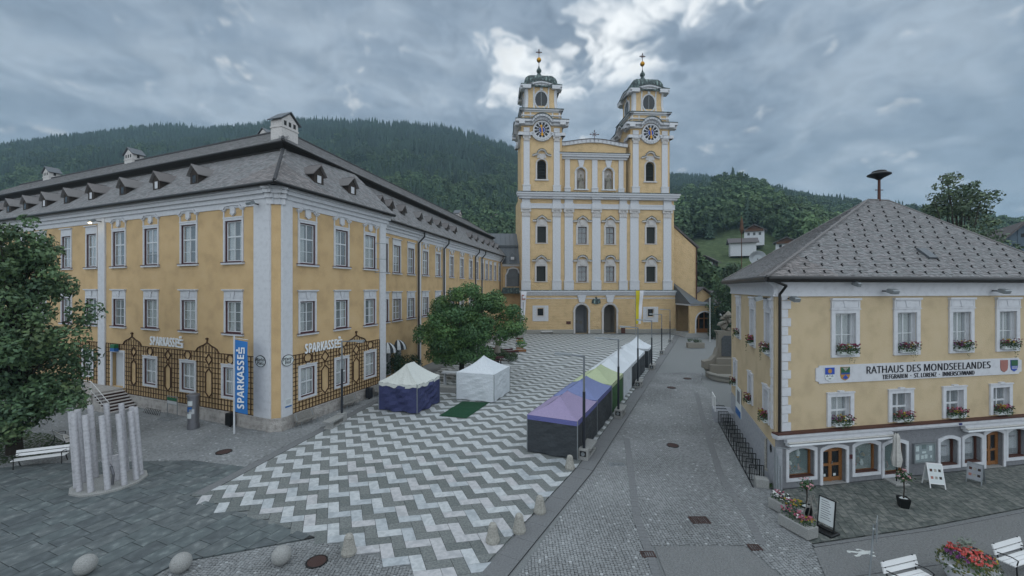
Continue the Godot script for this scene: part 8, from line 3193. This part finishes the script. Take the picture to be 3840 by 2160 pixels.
func plaza_tiles() -> void:
	var outline := PackedVector2Array(PLAZA)
	var bed_o := sheet("plaza", PLAZA, -0.012, M.joint)
	# the tiles of the upper half of the square are larger
	var tiles := []
	for zone in [[0.455, 0.0, 50.0], [0.70, 50.0, 90.0]]:
		var u: float = zone[0]
		var ax := Vector2(cos(deg_to_rad(11.0)), sin(deg_to_rad(11.0))) * u
		var bx := Vector2(sin(deg_to_rad(23.0)), -cos(deg_to_rad(23.0))) * u
		var o := Vector2(-6.0, 18.0)
		var area: PackedVector2Array = Geometry2D.intersect_polygons(outline, PackedVector2Array([Vector2(-60, zone[1]), Vector2(60, zone[1]), Vector2(60, zone[2]), Vector2(-60, zone[2])]))[0]
		var unit := []
		for sz in [Vector2(2, 1), Vector2(1, 2)]:
			var b := B.new()
			b.cbox(0.007, -0.05, -sz.y * u + 0.007, sz.x * u - 0.007, 0.0, -0.007, 0.006)
			unit.append(b.mesh())
		var turn := Basis(Vector3(ax.x, 0, -ax.y) / u, Vector3.UP, Vector3(bx.x, 0, -bx.y) / u)
		for i in range(-120, 121):
			for j in range(-160, 161):
				var base := Vector2(i * 2 + j, i * 2 - j)
				for k in 2:
					var lo := base + (Vector2(0, 0) if k == 0 else Vector2(2, 0))
					var sz := Vector2(2, 1) if k == 0 else Vector2(1, 2)
					var c := lo + sz / 2
					var p := o + ax * c.x + bx * c.y
					if p.y < zone[1] - 2.0 or p.y > zone[2] + 2.0 or p.x < -16.0 or p.x > 35.0:
						continue
					var q := PackedVector2Array()
					for e in [Vector2(0, sz.y), Vector2(sz.x, sz.y), sz * Vector2(1, 0), Vector2(0, 0)]:
						q.append(o + ax * (lo.x + e.x) + bx * (lo.y + e.y))
					var inside := 0
					for e in q:
						if Geometry2D.is_point_in_polygon(e, area):
							inside += 1
					if inside == 0:
						continue
					var front := Vector2(-1.35 + 14.16, 13.6 - 19.16).orthogonal().normalized()
					var edge := absf((p - PLAZA[0]).dot(front)) < 1.2 and p.y < 20.5
					var corner: Vector2 = o + ax * lo.x + bx * (lo.y + sz.y)
					tiles.append([p.distance_squared_to(Vector2(0, 0)), area, Transform3D(turn, Vector3(corner.x, 0, -corner.y)), unit[k], posmod(j, 2), q, inside < 4 and not edge])
	tiles.sort_custom(func(s, t): return s[0] < t[0])
	var rest := [B.new(), B.new()]
	var marbles := [M.marble, M.marble2, M.marble3]
	var greys := [M.granite, M.granite2]
	var n := 0
	for t in tiles:
		var dy := rng.randf_range(-0.002, 0.002)
		var shapes: Array = [t[5]]
		if t[6]:
			shapes = Geometry2D.intersect_polygons(t[5], t[1])
		for s in shapes:
			if n < 300:
				n += 1
				var m: Material = marbles[rng.randi() % 3] if t[4] == 0 else greys[rng.randi() % 2]
				if t[6]:
					make(bed_o, "marble_tile" if t[4] == 0 else "granite_tile", poly_mesh(s, -0.05, dy), m)
				else:
					part(bed_o, "marble_tile" if t[4] == 0 else "granite_tile", t[3], m, t[2].translated(Vector3(0, dy, 0)))
			else:
				var b: B = rest[t[4]]
				var cen := Vector2.ZERO
				for e in s:
					cen += e
				cen /= s.size()
				var w := PackedVector2Array()
				for e in s:
					w.append(e + (cen - e).normalized() * 0.009)
				b.t = Transform3D(Basis(Vector3.RIGHT, Vector3.FORWARD, Vector3.UP), Vector3.ZERO)
				b.prism(w, -0.03, dy)
	var m := ArrayMesh.new()
	rest[0].add_to(m)
	rest[1].add_to(m)
	m.surface_set_material(0, M.marble)
	m.surface_set_material(1, M.granite)
	var far := MeshInstance3D.new()
	far.mesh = m
	far.name = "paving_tiles"
	far.set_meta("kind", "stuff")
	bed_o.add_child(far, true)
	# border strips of grey stone on both long sides
	border("border", [Vector2(-1.6, 12.9), Vector2(3.46, 22.12), Vector2(27.45, 72.6), Vector2(33.0, 84.4)], 0.85, 1.15, 1.0)
	border("border", [Vector2(-14.2, 19.2), Vector2(-12.26, 29.30), Vector2(-1.2, 86.4)], 0.55, 1.2, -1.0)

func border(called: String, line: Array, w: float, len: float, side: float) -> void:
	var base := PackedVector2Array()
	var outer := PackedVector2Array()
	for k in line.size():
		var d: Vector2 = (line[mini(k + 1, line.size() - 1)] - line[maxi(k - 1, 0)]).normalized()
		base.append(line[k])
		outer.append(line[k] + Vector2(d.y, -d.x) * side * w)
	outer.reverse()
	var ring_p := base.duplicate()
	ring_p.append_array(outer)
	var bed_o := sheet(called, Array(ring_p), -0.016, M.joint)
	var b := B.new()
	b.cbox(-len / 2 + 0.006, -0.05, -w + 0.01, len / 2 - 0.006, 0.0, -0.01, 0.006)
	var um := b.mesh()
	for k in line.size() - 1:
		var a: Vector2 = line[k]
		var e: Vector2 = line[k + 1]
		var d := (e - a).normalized()
		var n := int(a.distance_to(e) / len)
		for i in n:
			var p := a + d * (i + 0.5) * (a.distance_to(e) / n)
			var x := Vector3(d.x, 0, -d.y) * side * -1.0
			var z := Vector3(-d.y, 0, -d.x) * side
			part(bed_o, "kerb_stone", um, M.kerb, Transform3D(Basis(x * (a.distance_to(e) / n / len), Vector3.UP, z), Vector3(p.x, rng.randf_range(-0.002, 0.003), -p.y)))

func grid_paving(called: String, part_name: String, area: Array, along: Vector2, len: float, w: float, mats: Array, seam: float) -> void:
	var outline := PackedVector2Array(area)
	var bed_o := sheet(called, area, -0.014, M.joint)
	var side := Vector2(along.y, -along.x)
	var cells := []
	var mid := Vector2.ZERO
	for p in area:
		mid += p
	mid /= area.size()
	for j in range(-60, 61):
		var x := -40.0 + rng.randf() * len
		while x < 40.0:
			var l := len * rng.randf_range(0.8, 1.25)
			var q := PackedVector2Array()
			for e in [Vector2(x + seam, j * w + seam), Vector2(x + l - seam, j * w + seam), Vector2(x + l - seam, (j + 1) * w - seam), Vector2(x + seam, (j + 1) * w - seam)]:
				q.append(mid + along * e.x + side * e.y)
			x += l
			var hits := 0
			for e in q:
				if Geometry2D.is_point_in_polygon(e, outline):
					hits += 1
			if hits == 0:
				continue
			cells.append([(q[0] + q[2]).length_squared(), q, hits < 4])
	cells.sort_custom(func(s, t): return s[0] < t[0])
	var rest := B.new()
	rest.t = Transform3D(Basis(Vector3.RIGHT, Vector3.FORWARD, Vector3.UP), Vector3.ZERO)
	var n := 0
	for c in cells:
		var shapes: Array = Geometry2D.intersect_polygons(c[1], outline) if c[2] else [c[1]]
		for s in shapes:
			var y := rng.randf_range(-0.004, 0.003)
			if n < 300:
				n += 1
				make(bed_o, part_name, poly_mesh(s, -0.05, y), mats[rng.randi() % mats.size()])
			else:
				rest.prism(s, -0.05, y)
	if not rest.v.is_empty():
		var o := make(bed_o, part_name + "s", rest, mats[0])
		o.set_meta("kind", "stuff")

func slabs_and_pavers() -> void:
	grid_paving("slab_pavement", "stone_slab", [Vector2(-36, 12.0), Vector2(-12.6, 12.0), Vector2(-11.6, 14.5), Vector2(-7.5, 15.95), Vector2(-14.75, 19.1), Vector2(-14.2, 22.2), Vector2(-17.5, 23.0), Vector2(-25.5, 22.6), Vector2(-36, 19.0)], Vector2(0.39, 0.92), 0.95, 0.72, [M.slab, M.slab2, M.slab3], 0.012)
	grid_paving("forecourt", "paver", [Vector2(12.2, 19.5), Vector2(11.15, 15.55), Vector2(16.5, 16.65), Vector2(24.0, 18.55), Vector2(32.0, 20.7), Vector2(31.5, 23.2)], Vector2(0.35, 0.937), 0.52, 0.34, [M.paver, M.paver2], 0.007)
	# small kerb stones along the edge of the forecourt and the second row in the asphalt
	for l in [[[Vector2(11.1, 15.45), Vector2(16.5, 16.52), Vector2(24.0, 18.42), Vector2(33.0, 20.8)], "kerb"], [[Vector2(10.4, 13.75), Vector2(16.0, 14.7), Vector2(22.0, 16.2), Vector2(33.0, 19.4)], "kerb"]]:
		border(l[1], l[0], 0.13, 0.24, 1.0)
	# two drainage rows of larger setts down the street
	border("gutter_row", [Vector2(9.1, 15.5), Vector2(9.6, 17.2), Vector2(10.35, 21.0), Vector2(13.2, 29.0), Vector2(16.6, 38.0)], 0.34, 0.22, 1.0)
	border("gutter_row", [Vector2(4.55, 13.0), Vector2(5.0, 17.3), Vector2(7.1, 26.5)], 0.34, 0.22, 1.0)

func cobbles() -> void:
	var b := B.new()
	var lo := [Vector3(-0.5, -0.6, 0.5), Vector3(0.5, -0.6, 0.5), Vector3(0.5, -0.6, -0.5), Vector3(-0.5, -0.6, -0.5)]
	var hi := [Vector3(-0.36, 0.0, 0.36), Vector3(0.36, 0.0, 0.36), Vector3(0.36, 0.0, -0.36), Vector3(-0.36, 0.0, -0.36)]
	var md := [Vector3(-0.47, -0.14, 0.47), Vector3(0.47, -0.14, 0.47), Vector3(0.47, -0.14, -0.47), Vector3(-0.47, -0.14, -0.47)]
	for i in 4:
		var j := (i + 1) % 4
		b.quad(lo[i], lo[j], md[j], md[i])
		b.quad(md[i], md[j], hi[j], hi[i])
	b.quad(hi[0], hi[1], hi[2], hi[3])
	var um := b.mesh()
	var fields := [
		["street_cobbles", "small grey cobbles laid in arcs over the street", [Vector2(-0.45, 12.6), Vector2(4.5, 12.6), Vector2(5.2, 15.45), Vector2(8.6, 15.45), Vector2(9.2, 12.6), Vector2(10.35, 13.9), Vector2(11.1, 15.5), Vector2(12.15, 19.5), Vector2(15.9, 30.5), Vector2(19.5, 43.0), Vector2(21.5, 47), Vector2(16.2, 47), Vector2(4.6, 22.3)]],
		["front_cobbles", "grey cobbles in arcs round the stone balls and manhole", [Vector2(-12.5, 12.0), Vector2(-2.0, 12.0), Vector2(-2.4, 13.7), Vector2(-7.3, 15.9), Vector2(-11.5, 14.45)]],
		["corner_cobbles", "grey cobbles between the slabs and the monastery corner", [Vector2(-14.8, 19.3), Vector2(-17.6, 23.1), Vector2(-25.5, 22.7), Vector2(-34, 19.6), Vector2(-36, 35.6), Vector2(-16.0, 27.5), Vector2(-15.2, 27.7), Vector2(-11.6, 38.4), Vector2(-11.2, 38.0), Vector2(-12.9, 29.2)]]]
	var tone := noise(0.35, 3, 131)
	for f in fields:
		var outline := PackedVector2Array(f[2])
		var r := Rect2(outline[0], Vector2.ZERO)
		for p in outline:
			r = r.expand(p)
		var s := 0.118
		var places := []
		var cols := []
		var y := r.position.y - 1.0
		while y < r.end.y:
			var x := r.position.x
			while x < r.end.x:
				var g := fposmod(x / 1.7, 1.0) * 2.0 - 1.0
				var p := Vector2(x + rng.randf_range(-0.012, 0.012), y + 0.55 * (1.0 - g * g) + rng.randf_range(-0.012, 0.012))
				x += s
				if not Geometry2D.is_point_in_polygon(p, outline):
					continue
				var k := s * rng.randf_range(0.86, 1.0)
				places.append(Transform3D(Basis(Vector3.UP, rng.randf_range(-0.16, 0.16) - g * 0.5) * Basis.from_scale(Vector3(k, 0.09, k * rng.randf_range(0.85, 1.0))), Vector3(p.x, rng.randf_range(-0.016, -0.004), -p.y)))
				var v := 0.215 + 0.06 * tone.get_noise_2d(p.x * 0.5, p.y * 0.5) + rng.randf_range(-0.035, 0.035)
				if rng.randf() < 0.02:
					v += 0.13
				cols.append(Color(v * 0.97, v, v * 1.01))
			y += s
		var o := scatter(self, f[0], um, places, cols, M.cobble)
		o.set_meta("label", f[1])
		o.set_meta("category", "cobbles")
